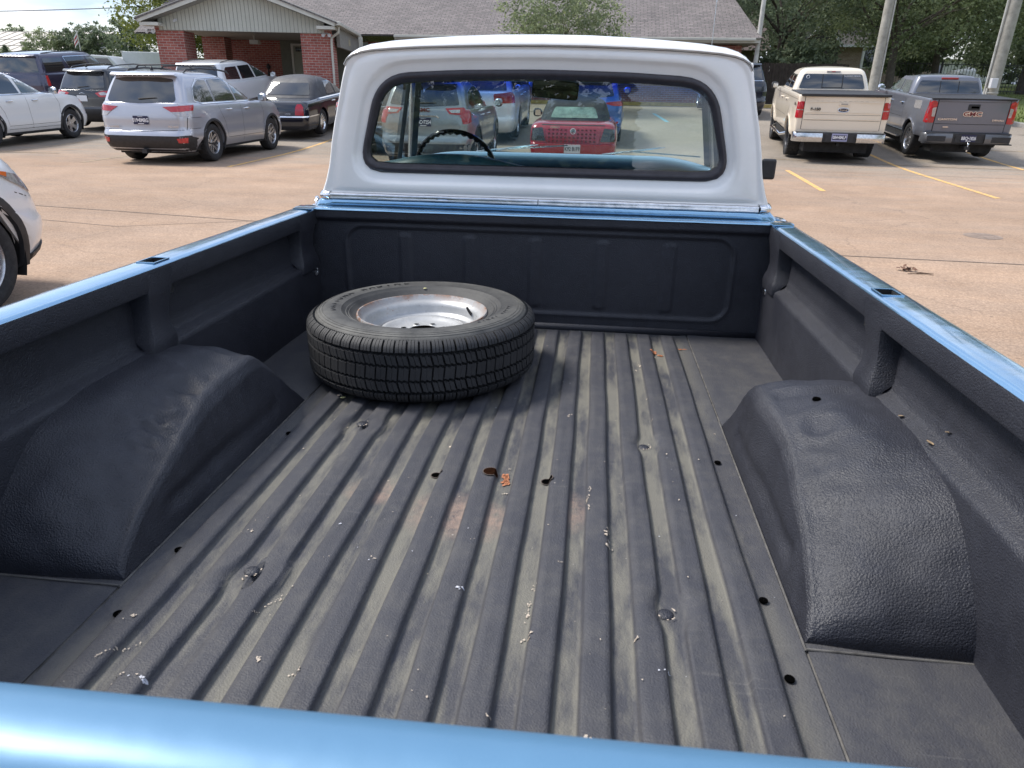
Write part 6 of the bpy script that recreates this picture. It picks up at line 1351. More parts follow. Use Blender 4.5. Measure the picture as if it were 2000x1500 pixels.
gum = nd(nt, 'ShaderNodeTexVoronoi', Scale=3.4); nt.links.new(co, gum.inputs[0]); base = mixc(nt, mth(nt, 'MULTIPLY', mth(nt, 'LESS_THAN', gum.outputs['Distance'], .055), .45), base, (.13, .10, .08))
nt.links.new(base, p.inputs['Base Color']); p.inputs['Roughness'].default_value = .9; p.inputs['Specular IOR Level'].default_value = .2
hh = mth(nt, 'ADD', fine.outputs[0], mth(nt, 'MULTIPLY', vor.outputs['Distance'], .6)); bump(nt, p, hh, .5, .01)
M['lot'] = m
m, nt, p = newmat('grass_blades'); co = coords(nt); a = nd(nt, 'ShaderNodeTexNoise', Scale=.5, Detail=8.0, Roughness=.7); b = nd(nt, 'ShaderNodeTexNoise', Scale=14.0, Detail=6.0, Roughness=.8)
for n_ in (a, b): nt.links.new(co, n_.inputs[0])
nt.links.new(mixc(nt, 1.0, ramp(nt, a.outputs[0], [(.3, (.085, .12, .025)), (.7, (.16, .19, .05))]), ramp(nt, b.outputs[0], [(.3, (.6,)*3), (.7, (1.3,)*3)]), 'MULTIPLY'), p.inputs['Base Color']); p.inputs['Roughness'].default_value = .9; bump(nt, p, b.outputs[0], .8, .05)
M['grass'] = m
M['concrete'] = simple('pale_concrete', (.36, .34, .31), .9, var=.2, vs=4, bs=.3, bscale=60)
M['curb_yellow'] = simple('yellow_kerb_paint', (.50, .36, .12), .8, var=.25, vs=6)
o = sheet('ground', M['grass'], 0, 0, 0, 0, -.03, 0, 0, xs=[-900, -300, -120, -60]+list(range(-40, 41, 2))+[60, 120, 300, 900], ys=[-600, -100, -30]+list(range(-20, 70, 2))+[90, 130, 250, 500, 1200])
lot = sheet('parking_lot', M['lot'], -70, 14.6, -60, 33.6, .0, 60, 100)
tag(sheet('street', M['lot'], -120, 60, 60.3, 66, .0, 60, 4))
# far drive past the lawn
m_line = None
m, nt, p = newmat('worn_yellow_line'); co = coords(nt); a = nd(nt, 'ShaderNodeTexNoise', Scale=9.0, Detail=9.0, Roughness=.8); nt.links.new(co, a.inputs[0])
nt.links.new(mixc(nt, ramp(nt, a.outputs[0], [(.46, (0,)*3), (.60, (1,)*3)]), (.72, .42, .12), (.36, .26, .18)), p.inputs['Base Color']); p.inputs['Roughness'].default_value = .85; M['line'] = m
m, nt, p = newmat('faded_line'); co = coords(nt); a = nd(nt, 'ShaderNodeTexNoise', Scale=9.0, Detail=9.0, Roughness=.8); nt.links.new(co, a.inputs[0])
nt.links.new(mixc(nt, ramp(nt, a.outputs[0], [(.40, (0,)*3), (.56, (1,)*3)]), (.42, .30, .17), (.25, .20, .15)), p.inputs['Base Color']); p.inputs['Roughness'].default_value = .85; M['line2'] = m
M['line_blue'] = simple('blue_marking', (.16, .34, .42), .8, var=.3, vs=20)
M['seam_dark'] = simple('paving_joint', (.14, .11, .09), .9, var=.3)
def mark(pts, w, mat, lab, name='parking_line', kind='structure', dz=.004, cat=None):
    mb = MB(); P_ = []
    for a, b in zip(pts, pts[1:]):
        a, b = Vector(a), Vector(b); k = max(1, int((b-a).length/.4)); P_ += [a.lerp(b, i/k) for i in range(k)]
    P_.append(Vector(pts[-1])); rows = []
    for i, q in enumerate(P_):
        t = (P_[min(i+1, len(P_)-1)]-P_[max(i-1, 0)]).normalized(); n_ = Vector((-t[1], t[0]))*w/2
        rows.append([(q[0]-n_[0], q[1]-n_[1], terr(q[0]-n_[0], q[1]-n_[1])+dz), (q[0]+n_[0], q[1]+n_[1], terr(q[0]+n_[0], q[1]+n_[1])+dz)])
    mb.grid(rows); o = mb.build(name, mat); tag(o, kind=kind)
    return o
mark([(3.83, 12.70), (4.02, 16.0)], .10, M['line'], '')
mark([(6.47, 12.42), (6.66, 16.0), (6.92, 20.2), (7.3, 24)], .10, M['line'], '')
mark([(9.25, 14.0), (9.4, 17.38), (9.62, 20.6), (9.9, 24)], .10, M['line'], '')
mark([(12.0, 14.0), (12.2, 17.6), (12.5, 22)], .10, M['line'], '')
mark([(4.2, 18.2), (8, 17.4), (13, 17.0)], .06, M['line2'], '', dz=.008); mark([(9.0, 21.2), (13.5, 20.6)], .08, M['line2'], '', dz=.008)
for x in (-13.4, -10.35, -7.25): mark([(x+.08, 13.7), (x, 17.6), (x-.1, 21.6)], .09, M['line2'] if x < -8 else M['line'], '')
mark([(-9.2, 20.35), (-6.9, 19.55)], .08, M['line2'], '', dz=.008); mark([(-17, 15.0), (-12, 15.35)], .07, M['line2'], '', dz=.008)
mark([(2.05, 28.8), (2.35, 26.0)], .14, M['line_blue'], ''); mark([(4.5, 28.8), (4.7, 26.0)], .14, M['line_blue'], '')
mark([(-9, 8.95), (-6, 8.5), (-3.6, 8.1), (-1.5, 7.8)], .018, M['seam_dark'], '', 'paving_joint'); mark([(-7.6, 8.0), (-5.4, 7.55), (-3.0, 8.7), (-2.2, 10.4)], .012, M['seam_dark'], '', 'paving_joint'); mark([(1.6, 7.55), (4.26, 7.40), (9, 7.1)], .02, M['seam_dark'], '', 'paving_joint'); mark([(2.6, 16.1), (14, 14.9)], .02, M['seam_dark'], '', 'paving_joint')
# drain cover, twigs and leaf litter on the lot
mb = MB(); mb.lathe([(.0005, .006), (.185, .006), (.195, .004), (.205, .0)], 40); 
for k in range(6): mb.box(-.125+k*.05-.006, -.125+k*.05+.006, -.11, .11, .0065, .008)
o = mb.build('manhole_cover', [simple('iron_cover', (.22, .165, .13), .8, var=.3)], smooth=True, angle=40); o.location = (4.59, 8.92, .002); tag(o, 'dark round iron cover set in the paving beyond the right bed rail', 'manhole cover')
def litter(loc, lab, seed, n, r, twigs):
    rg = random.Random(seed); root = empty('leaf_litter', loc, 0, lab, 'leaf litter')
    mb = MB()
    for i in range(n):
        x, y = rg.gauss(0, r), rg.gauss(0, r*.45); a = rg.uniform(0, 6.3); s_ = rg.uniform(.015, .035); u = Vector((cos(a), sin(a), rg.uniform(-.2, .6)))*s_; v = Vector((-sin(a), cos(a), rg.uniform(-.3, .6)))*s_*.6; c_ = Vector((x, y, .012+rg.uniform(0, .03)))
        mb.add([c_-u, c_-v, c_+u, c_+v], [(0, 1, 2, 3)])
    mb.build('dead_leaves', [simple('dead_leaf', (.13, .065, .04), .85, var=.4, vs=30)], root, normals=False)
    for i in range(twigs):
        x, y = rg.uniform(-.2, .05), rg.uniform(-.22, -.08); a = rg.uniform(-.25, .3); L_ = rg.uniform(.12, .26)
        mb = MB(); mb.tube([(x, y, .006), (x+L_*.5*cos(a), y+L_*.5*sin(a)+.02, .012), (x+L_*cos(a), y+L_*sin(a), .006)], [.003, .005, .002], 5); mb.build('twig', [simple('twig_bark', (.10, .065, .045), .9)], root)
litter((2.97, 6.92, 0), 'reddish clump of dead leaves and twigs on the paving right of the truck', 4, 24, .035, 2); litter((4.2, 6.1, 0), 'tiny dark twig scrap on the paving near the right picture edge', 9, 6, .04, 2)
# kerbs
def kerb(pts, mat, h=.14, w=.16, name='kerb'):
    mb = MB(); rows = []; P_ = []
    for a, b in zip(pts, pts[1:]):
        a, b = Vector(a), Vector(b); k = max(1, int((b-a).length/1.0)); P_ += [a.lerp(b, i/k) for i in range(k)]
    P_.append(Vector(pts[-1]))
    for i, q in enumerate(P_):
        t = (P_[min(i+1, len(P_)-1)]-P_[max(i-1, 0)]).normalized(); n_ = Vector((-t[1], t[0])); z = terr(q[0], q[1])
        rows.append([(q[0]+n_[0]*e, q[1]+n_[1]*e, z+hh_) for e, hh_ in ((-w/2, -.1), (-w/2, h-.02), (-w/2+.02, h), (w/2-.02, h), (w/2, h-.02), (w/2, -.1))])
    mb.grid(rows); o = mb.build(name, mat, smooth=True, angle=40); return tag(o, kind='structure')
kerb([(14.7, 10), (14.6, 24), (13.9, 27.2), (12.2, 29.6), (7.6, 33.7)], M['concrete']); kerb([(7.6, 33.7), (-20, 33.7)], M['curb_yellow'])
sheet('pavement', M['concrete'], -20, 8, 33.78, 34.9, .13, 20, 3)
mb = MB(); Yg = [24+i for i in range(12)]
mb.grid([[(x, y, terr(x, y)+.10+.05*smooth01((x-14.7)/3)) for x in (max(14.75-max(0, (y-26))*.55-max(0, y-29)*.9, 7.7)+d for d in (0, .5, 2, 5, 10, 20, 40))] for y in [8+i for i in range(53)]]); tag(mb.build('lawn', M['grass'], smooth=True, angle=180), kind='structure')
# grass tufts in front of the fence and along the kerb
mb = MB(); rg = random.Random(11)
for i in range(9000):
    y = rg.uniform(24, 44); x = rg.uniform(9, 26)
    if x < max(14.9-max(0, (y-26))*.55-max(0, y-29)*.9, 7.9): continue
    z = terr(x, y)+.12; a = rg.uniform(0, 6.28); h = rg.uniform(.05, .13); w_ = .03
    mb.add([(x-w_*cos(a), y-w_*sin(a), z-.05), (x+w_*cos(a), y+w_*sin(a), z-.05), (x+.04*cos(a*3), y+.04*sin(a*3), z+h)], [(0, 1, 2)])
tag(mb.build('grass', M['grass'], normals=False), label='short lawn grass', kind='stuff')

# ======================= brick hall with the covered entrance =======================
def brick(name, c1=(.30, .075, .06), c2=(.40, .13, .10), mortar=(.42, .36, .32), sc=1.0):
    m, nt, p = newmat(name); t = nt.nodes.new('ShaderNodeTexCoord'); g = nt.nodes.new('ShaderNodeNewGeometry'); s_ = nt.nodes.new('ShaderNodeSeparateXYZ'); nt.links.new(t.outputs['Object'], s_.inputs[0])
    sn = nt.nodes.new('ShaderNodeSeparateXYZ'); nt.links.new(g.outputs['Normal'], sn.inputs[0])
    side_ = mth(nt, 'GREATER_THAN', mth(nt, 'ABSOLUTE', sn.outputs[0]), .7)
    u = nt.nodes.new('ShaderNodeMix'); u.data_type = 'FLOAT'; nt.links.new(side_, u.inputs[0]); nt.links.new(s_.outputs[0], u.inputs[2]); nt.links.new(s_.outputs[1], u.inputs[3])
    cb = nt.nodes.new('ShaderNodeCombineXYZ'); nt.links.new(u.outputs[0], cb.inputs[0]); nt.links.new(s_.outputs[2], cb.inputs[1])
    b = nd(nt, 'ShaderNodeTexBrick', Scale=1.0*sc); b.inputs['Brick Width'].default_value = .235; b.inputs['Row Height'].default_value = .085; b.inputs['Mortar Size'].default_value = .009; b.inputs['Mortar Smooth'].default_value = .3
    b.inputs['Color1'].default_value = (*c1, 1); b.inputs['Color2'].default_value = (*c2, 1); b.inputs['Mortar'].default_value = (*mortar, 1); nt.links.new(cb.outputs[0], b.inputs[0])
    n = nd(nt, 'ShaderNodeTexNoise', Scale=2.5, Detail=7.0, Roughness=.7); nt.links.new(t.outputs['Object'], n.inputs[0])
    nt.links.new(mixc(nt, 1.0, b.outputs[0], ramp(nt, n.outputs[0], [(.3, (.75,)*3), (.7, (1.15,)*3)]), 'MULTIPLY'), p.inputs['Base Color']); p.inputs['Roughness'].default_value = .88
    bump(nt, p, mth(nt, 'SUBTRACT', 1.0, b.outputs['Fac']), .5, .01); return m
M['brick'] = brick('red_brick')
def shingles(name, c1, c2, sc=1):
    m, nt, p = newmat(name); t = nt.nodes.new('ShaderNodeTexCoord'); mp = nt.nodes.new('ShaderNodeMapping'); nt.links.new(t.outputs['UV'], mp.inputs[0])
    b = nd(nt, 'ShaderNodeTexBrick', Scale=1.0); b.inputs['Brick Width'].default_value = .32*sc; b.inputs['Row Height'].default_value = .145*sc; b.inputs['Mortar Size'].default_value = .012; b.inputs['Mortar'].default_value = (c1[0]*.45, c1[1]*.45, c1[2]*.45, 1)
    b.inputs['Color1'].default_value = (*c1, 1); b.inputs['Color2'].default_value = (*c2, 1); nt.links.new(mp.outputs[0], b.inputs[0])
    n = nd(nt, 'ShaderNodeTexNoise', Scale=7.0, Detail=7.0, Roughness=.8); nt.links.new(mp.outputs[0], n.inputs[0]); n3 = nd(nt, 'ShaderNodeTexNoise', Scale=.5, Detail=4.0); nt.links.new(mp.outputs[0], n3.inputs[0])
    c_ = mixc(nt, 1.0, b.outputs[0], ramp(nt, n.outputs[0], [(.3, (.62,)*3), (.7, (1.35,)*3)]), 'MULTIPLY'); nt.links.new(mixc(nt, 1.0, c_, ramp(nt, n3.outputs[0], [(.3, (.88,)*3), (.7, (1.1,)*3)]), 'MULTIPLY'), p.inputs['Base Color'])
    p.inputs['Roughness'].default_value = .92; bump(nt, p, mth(nt, 'SUBTRACT', n.outputs[0], b.outputs['Fac']), .6, .02); return m
M['shingle'] = shingles('asphalt_shingles', (.145, .13, .127), (.205, .178, .173))
def roofquad(mb, pts, mi=0, th=.05):
    mb.add(pts, [tuple(range(len(pts)))], mi)
def uvplane(o, origin, u, v):
    me = o.data; uv = me.uv_layers.new(name='uv'); u = Vector(u).normalized(); v = Vector(v).normalized(); og = Vector(origin)
    for l in me.loops: d = me.vertices[l.vertex_index].co-og; uv.data[l.index].uv = (d.dot(u), d.dot(v))
m, nt, p = newmat('siding_green_grey'); co = coords(nt); s_ = nt.nodes.new('ShaderNodeSeparateXYZ'); nt.links.new(co, s_.inputs[0])
fr_ = mth(nt, 'FRACT', mth(nt, 'DIVIDE', s_.outputs[0], .135)); gap = mth(nt, 'LESS_THAN', fr_, .13)
n = nd(nt, 'ShaderNodeTexNoise', Scale=1.2, Detail=7.0, Roughness=.7); nt.links.new(co, n.inputs[0])
nt.links.new(mixc(nt, gap, ramp(nt, n.outputs[0], [(.3, (.46, .455, .395)), (.7, (.54, .535, .47))]), (.27, .27, .235)), p.inputs['Base Color']); p.inputs['Roughness'].default_value = .7
bump(nt, p, ramp(nt, fr_, [(.0, (0,)*3), (.13, (0,)*3), (.2, (1,)*3), (.95, (.9,)*3)]), .7, .02); M['siding'] = m
M['trim_tan'] = simple('tan_trim', (.54, .52, .46), .6, var=.08, vs=3); M['soffit'] = simple('soffit', (.26, .25, .225), .7, var=.1)
M['dark_open'] = simple('doorway_shade', (.03, .028, .027), .9)  # near-black colour that paints the shade of a doorway
hall = empty('brick_hall', (-12.4, 25.6, .85-.35), 0, 'long red brick hall with grey shingle roof, gabled covered entrance and green-grey siding', 'building')
HB = Vector(hall.location)
def hp(mb, name, mats, parent=None, **k):
    o = mb.build(name, mats, parent or hall, **k)
    if parent is None: o.location = -HB
    return o
# covered entrance: gable front from A (left eave) to B (right eave)
A = Vector((-15.58, 25.01, 3.5)); Bv = Vector((-9.25, 26.28, 3.5)); ud = (Bv-A).normalized(); dd = Vector((-ud.y, ud.x, 0)); mid_ = (A+Bv)/2
yaw = atan2(ud.y, ud.x); GM = Matrix.Translation((A.x, A.y, 0)) @ Matrix.Rotation(yaw, 4, 'Z'); Wg = (Bv-A).length; DP = 11.0
def G(u, v, z): return GM @ Vector((u, v, z))
apx = Wg*.5; za = 3.5+apx*.34; 
porch = bpy.data.objects.new('porch', None); C.objects.link(porch); porch.parent = hall; porch.matrix_local = Matrix.Translation(-HB) @ GM
def pb(mb, name, mats, **k): return mb.build(name, mats, porch, **k)
mb = MB()      # gable board face
f0 = .42; BB = 3.19
gz = lambda u: min(3.42+(u)*.34, 3.42+(Wg-u)*.34)
mb.add([(f0, .55, BB), (Wg-f0+.0, .55, BB), (Wg-f0, .55, gz(f0)), (apx, .55, gz(apx)), (f0, .55, gz(f0))], [(0, 1, 2, 3, 4)]); mb.add([(f0, .70, BB), (Wg-f0, .70, BB), (Wg-f0, .70, gz(f0)), (apx, .70, gz(apx)), (f0, .70, gz(f0))], [(0, 1, 2, 3, 4)])
mb.box(f0, Wg-f0, .55, .70, BB-.03, BB); pb(mb, 'gable_siding', [M['siding']], normals=False)
mb = MB()      # barge boards, eave returns, fascia
for q in (0, 1):
    a0 = Vector((-.05 if q == 0 else Wg+.05, 0, 3.44)); b0 = Vector((apx, 0, za-.03)); mb.bar(a0, b0, .06, .19, 0, up=(0, 0, 1))
    mb.box(*((-.02, .60) if q == 0 else (Wg-.60, Wg+.02)), .02, .62, 3.26, 3.36)
    mb.box(*((-.10, .02) if q == 0 else (Wg-.02, Wg+.10)), .0, DP, 3.38, 3.50)
pb(mb, 'barge_board', [M['trim_tan']])
mb = MB(); mb.add([(.05, .03, 3.36), (apx, .03, za-.14), (apx, .56, za-.14), (.05, .56, 3.36)], [(0, 1, 2, 3)]); mb.add([(Wg-.05, .03, 3.36), (apx, .03, za-.14), (apx, .56, za-.14), (Wg-.05, .56, 3.36)], [(3, 2, 1, 0)])
mb.box(0.02, .6, .6, DP, 3.30, 3.34); mb.box(Wg-.6, Wg-.02, .6, DP, 3.30, 3.34); mb.box(.6, Wg-.6, .72, DP, 3.24, 3.29); pb(mb, 'soffit', [M['soffit']], normals=False)
for q in (0, 1):
    mb = MB(); e = (-.14, 0, 3.50) if q == 0 else (Wg+.14, 0, 3.50)
    pts = [(e[0], -.06, 3.47), (apx, -.06, za+.08), (apx, DP, za+.08), (e[0], DP, 3.47)]; mb.add(pts, [(0, 1, 2, 3)]); mb.add([(a, b, c-.05) for a, b, c in pts], [(3, 2, 1, 0)]); mb.add([pts[0], pts[1], (pts[1][0], pts[1][1], pts[1][2]-.05), (pts[0][0], pts[0][1], pts[0][2]-.05)], [(0, 1, 2, 3)])
    o = pb(mb, 'porch_roof', [M['shingle']], normals=False); uvplane(o, (0, 0, 0), (0, 1, 0), (1 if q == 0 else -1, 0, .34))
def pier(u0, u1, v0, v1, z1, name='brick_pier'):
    mb = MB(); mb.box(u0, u1, v0, v1, .2, z1); pb(mb, name, [M['brick']])
pier(.27, 1.20, .60, 1.75, BB-.035); pier(Wg-1.27, Wg-.20, .60, 1.7, BB-.035); 
mb = MB(); mb.box(.27, .42, .56, .80, BB-.03, 3.34); mb.box(Wg-.42, Wg-.20, .56, .80, BB-.03, 3.34); pb(mb, 'pier_cap', [M['brick']])
mb = MB(); mb.box(.30, 1.2, 5.5, 6.5, .3, 3.23); pb(mb, 'brick_pier', [M['brick']])
# back wall of the covered entrance, siding bay and door, dark passage right of the pier
mb = MB(); mb.box(-.2, 3.05, 7.4, 7.65, .3, 3.23); pb(mb, 'brick_wall', [M['brick']])
mb = MB(); mb.box(3.05, Wg+.4, 7.3, 7.5, .3, 3.23); pb(mb, 'siding_bay', [simple('olive_siding', (.15, .155, .125), .7, var=.1)])
mb = MB(); mb.box(3.62, 4.55, 7.22, 7.29, .8, 3.02); dr = pb(mb, 'door', [simple('door_olive', (.27, .27, .21), .5, var=.08)], bevel=.01)
mb = MB(); mb.box(3.71, 4.46, 7.20, 7.225, 2.80, 2.96); mb.build('transom', [M['tint']], dr); mb = MB()
for a, b in ((3.52, 3.61), (4.56, 4.65)): mb.box(a, b, 7.19, 7.30, .8, 3.11)
mb.box(3.61, 4.56, 7.19, 7.30, 3.03, 3.11); mb.build('door_frame', [M['trim_tan']], dr)
mb = MB(); mb.lathe([(.02, 1.2), (.055, 1.24), (.06, 1.34), (.02, 1.40), (.03, 1.46), (.085, 1.52), (.09, 1.60), (.02, 1.70)], 16, 0, Matrix.Translation((2.45, 7.3, .6))); pb(mb, 'wall_lantern', [M['trim']], smooth=True)
mb = MB(); mb.tube([(Wg-3.5, 3.2, 3.0), (Wg-3.5, 3.2, 3.24)], .03, 6); mb.box(Wg-3.62, Wg-3.3, 2.9, 3.3, 2.88, 3.02); pb(mb, 'ceiling_fixture', [M['trim_tan']])
# security lights and camera, downpipe and gutter
for u, v in ((.16, .48), (Wg-.33, .44)):
    mb = MB(); 
    for d in (-.07, .07): mb.tube([(u, v+.1, 3.16), (u+d, v, 3.13), (u+d*1.6, v-.12, 3.08)], [.02, .05, .06], 10)
    pb(mb, 'security_light', [M['plate_white']], smooth=True)
mb = MB(); mb.tube([(1.02, .50, 3.45), (1.02, .35, 3.43)], .035, 10); mb.box(.98, 1.06, .50, .55, 3.43, 3.51); pb(mb, 'security_camera', [M['plate_white']])
mb = MB(); mb.tube([(Wg+.12, .30, 3.36), (Wg+.10, .34, 3.18), (Wg-.18, .52, 3.02), (Wg-.20, .56, 2.8), (Wg-.20, .56, .6)], .042, 8); pb(mb, 'downpipe', [M['trim_tan']], smooth=True)
mb = MB(); mb.box(Wg+.10, Wg+.22, -.05, DP-4.5, 3.38, 3.50); pb(mb, 'gutter', [M['trim_tan']], bevel=.02)
mb = MB(); mb.box(Wg-.10, Wg+.02, 1.2, 7.2, 2.75, 3.36); o = pb(mb, 'side_fascia', [M['soffit']]); mb = MB(); mb.box(Wg+.021, Wg+.03, 3.6, 4.1, 2.92, 3.14); mb.build('small_sign', [simple('tan_sign', (.38, .34, .24), .6)], o)
mb = MB(); mb.box(Wg+.3, Wg+.45, 4.6, 4.75, .4, 3.3); pb(mb, 'porch_post', [M['trim_tan']])
# long main wing
EY, EZ, EX0, EX1 = 33.2, 3.50, -9.0, 6.45; RY, RZ = 42.5, 8.2
mb = MB(); mb.box(EX0-8, EX1-.55, EY+.9, EY+1.15, .4, EZ-.22); mb.box(EX1-.8, EX1-.55, EY+1.15, 50, .4, EZ-.22); hp(mb, 'brick_wall', [M['brick']])
mb = MB(); mb.box(EX0, EX1, EY, EY+.05, EZ-.16, EZ+.02); mb.box(EX1-.05, EX1, EY+.05, 51, EZ-.16, EZ+.02); hp(mb, 'fascia', [M['trim_tan']]); mb = MB(); mb.box(EX0, EX1-.05, EY+.05, EY+.9, EZ-.18, EZ-.14); hp(mb, 'soffit', [M['soffit']])
mb = MB(); mb.box(EX0, EX1-.2, EY-.13, EY-.005, EZ-.09, EZ+.02); hp(mb, 'gutter', [M['trim_tan']], bevel=.02)
mb = MB(); pts = [(EX0-12, EY-.05, EZ+.03), (EX1+.05, EY-.05, EZ+.03), (EX1-1.9, RY, RZ), (EX0-12, RY, RZ)]; mb.add(pts, [(0, 1, 2, 3)]); mb.add([(a, b, c-.06) for a, b, c in pts], [(3, 2, 1, 0)]); o = hp(mb, 'front_roof', [M['shingle']], normals=False); uvplane(o, pts[0], (1, 0, 0), (0, RY-EY, RZ-EZ))
mb = MB(); pts = [(EX1+.05, EY-.05, EZ+.028), (EX1+.05, 51.5, EZ+.03), (EX1-1.9, RY, RZ)]; mb.add(pts, [(0, 1, 2)]); o = hp(mb, 'hip_roof', [M['shingle']], normals=False); uvplane(o, pts[0], (0, 1, 0), (-1.9, 0, 4.7))
mb = MB(); pts = [(EX0-12, RY, RZ), (EX1-1.9, RY, RZ), (EX1, 51.5, EZ), (EX0-12, 51.5, EZ)]; mb.add(pts, [(0, 1, 2, 3)]); o = hp(mb, 'back_roof', [M['shingle']], normals=False); uvplane(o, pts[0], (1, 0, 0), (0, 1, -.5))
mb = MB(); mb.box(-8.3, -6.4, EY+.86, EY+.9, 1.0, 3.0); hp(mb, 'dark_doorway', [M['dark_open']])  # flat slab on the wall, the opening's shade is in its colour
mb = MB(); mb.tube([(4.40, 32.4, .8), (4.40, 32.4, 4.75)], .018, 8); mb.lathe([(.03, 4.75), (.03, 4.80), (.001, 4.82)], 10, 0, Matrix.Translation((4.40, 32.4, 0))); o = mb.build('flagpole', [M['chrome_dull']], smooth=True); tag(o, 'thin pale pole standing in front of the shingle roof', 'pole')

# ======================= poles, fences, wires =======================
M['pole_wood'] = simple('weathered_pole', (.30, .285, .25), .9, var=.25, vs=5, bs=.5, bscale=30, bd=.01); M['pole_pale'] = simple('pale_pole', (.46, .45, .42), .8, var=.3, vs=3)
def pole(x, y, r, h, mat, lab, conduit=0, box=False, lean=0):
    z = terr(x, y); root = empty('utility_pole', (x, y, z), 0, lab, 'utility pole', 'utility poles')
    mb = MB(); mb.tube([(lean*k/8, 0, h*k/8) for k in range(9)], [lerp(r, r*.82, k/8) for k in range(9)], 16); mb.build('shaft', [mat], root, smooth=True)
    if conduit:
        mb = MB(); mb.tube([(conduit, -.05, 0), (conduit+lean, -.05, h)], .03, 8); mb.build('conduit', [M['pole_pale']], root, smooth=True)
    if box:
        mb = MB(); mb.box(-.22, -.02, -r-.16, -r, 1.15, 1.45); mb.build('meter_box', [M['plate_white']], root, bevel=.01); mb = MB(); mb.tube([(-.19, -.12, 0), (-.19, -.12, 1.15)], .03, 8); mb.tube([(r*1.03*cos(q), r*1.03*sin(q), 1.0) for q in [2*pi*i/16 for i in range(16)]], .02, 6, closed=True); mb.build('conduit', [M['pole_pale']], root, smooth=True)
pole(9.44, 27.9, .155, 9, M['pole_wood'], 'grey timber utility pole with a pale cable rising between the two pickups', .17); pole(13.0, 27.2, .21, 9, M['pole_wood'], 'thicker timber pole carrying a small meter box, behind the graphite pickup', -.24, True, lean=.1)
pole(6.45, 33.6, .10, 9, M['pole_pale'], 'slim whitish pole at the right end of the shingle roof')
def fence_iron(x0, y0, x1, y1, h, lab):
    root = empty('iron_fence', (x0, y0, terr(x0, y0)), 0, lab, 'fence'); L_ = math.hypot(x1-x0, y1-y0); n = int(L_/.14); z0 = terr(x0, y0); rl = MB(); pk = MB()
    for e in (.18, h-.12):
        for k in range(12):
            a, b = k/12, (k+1)/12; P0 = (lerp(0, x1-x0, a), lerp(0, y1-y0, a), terr(lerp(x0, x1, a), lerp(y0, y1, a))-z0+.1+e); P1 = (lerp(0, x1-x0, b), lerp(0, y1-y0, b), terr(lerp(x0, x1, b), lerp(y0, y1, b))-z0+.1+e); rl.bar(P0, P1, .03, .035)
    rl.build('rails', [M['trim']], root)
    for k in range(n+1):
        t = k/n; x, y = lerp(x0, x1, t), lerp(y0, y1, t); z = terr(x, y)-z0+.08
        if k % 16 == 0:
            mb = MB(); mb.box(-.035, .035, -.035, .035, 0, h+.08); o = mb.build('post', [M['trim']], root); o.location = (x-x0, y-y0, z)
        else: pk.box(x-x0-.009, x-x0+.009, y-y0-.009, y-y0+.009, z+.06, z+h)
    pk.build('pickets', [M['trim']], root)
fence_iron(14.6, 41.0, 32, 37.5, 1.45, 'black iron picket fence behind the lawn and the right-hand trees')
root = empty('wooden_fence', (3.6, 36.5, terr(3.6, 36.5)), 0, 'dark brown board fence behind the black SUV at the end of the hall', 'fence'); rb_ = random.Random(2)
mb = MB()
for k in range(30): mb.box(3.2+k*.145, 3.2+k*.145+.135, -.01, .012, 0, 1.85+rb_.uniform(-.03, .03))
mb.build('boards', [simple('dark_boards', (.045, .032, .026), .9, var=.4, vs=5)], root)
mb = MB(); mb.box(3.2, 7.5, .02, .07, .4, .5); mb.box(3.2, 7.5, .02, .07, 1.4, 1.5); mb.build('rails', [simple('dark_rail', (.04, .03, .025), .9)], root)
M['wire'] = simple('cable', (.03, .03, .035), .7)
def wire(a, b, sag, r, lab):
    mb = MB(); mb.tube([Vector(a).lerp(Vector(b), t/24)-Vector((0, 0, sag*4*(t/24)*(1-t/24))) for t in range(25)], r, 5); o = mb.build('power_line', [M['wire']]); tag(o, lab, 'power line', 'power lines')
wire((-75, 60, 9.3), (-22, 66, 10.9), 1.2, .035, 'highest overhead cable crossing the sky at upper left')
wire((-75, 60, 6.6), (-22, 66, 8.6), .7, .035, 'second overhead cable, just above the left treetops')
for k, z in enumerate((4.9, 4.35, 3.9)): wire((-75, 58, z+.2), (-20, 60, z+.6), .3, .022, ['uppermost of the three low cables in front of the left trees', 'middle one of the three low cables in front of the left trees', 'lowest of the three low cables in front of the left trees'][k])
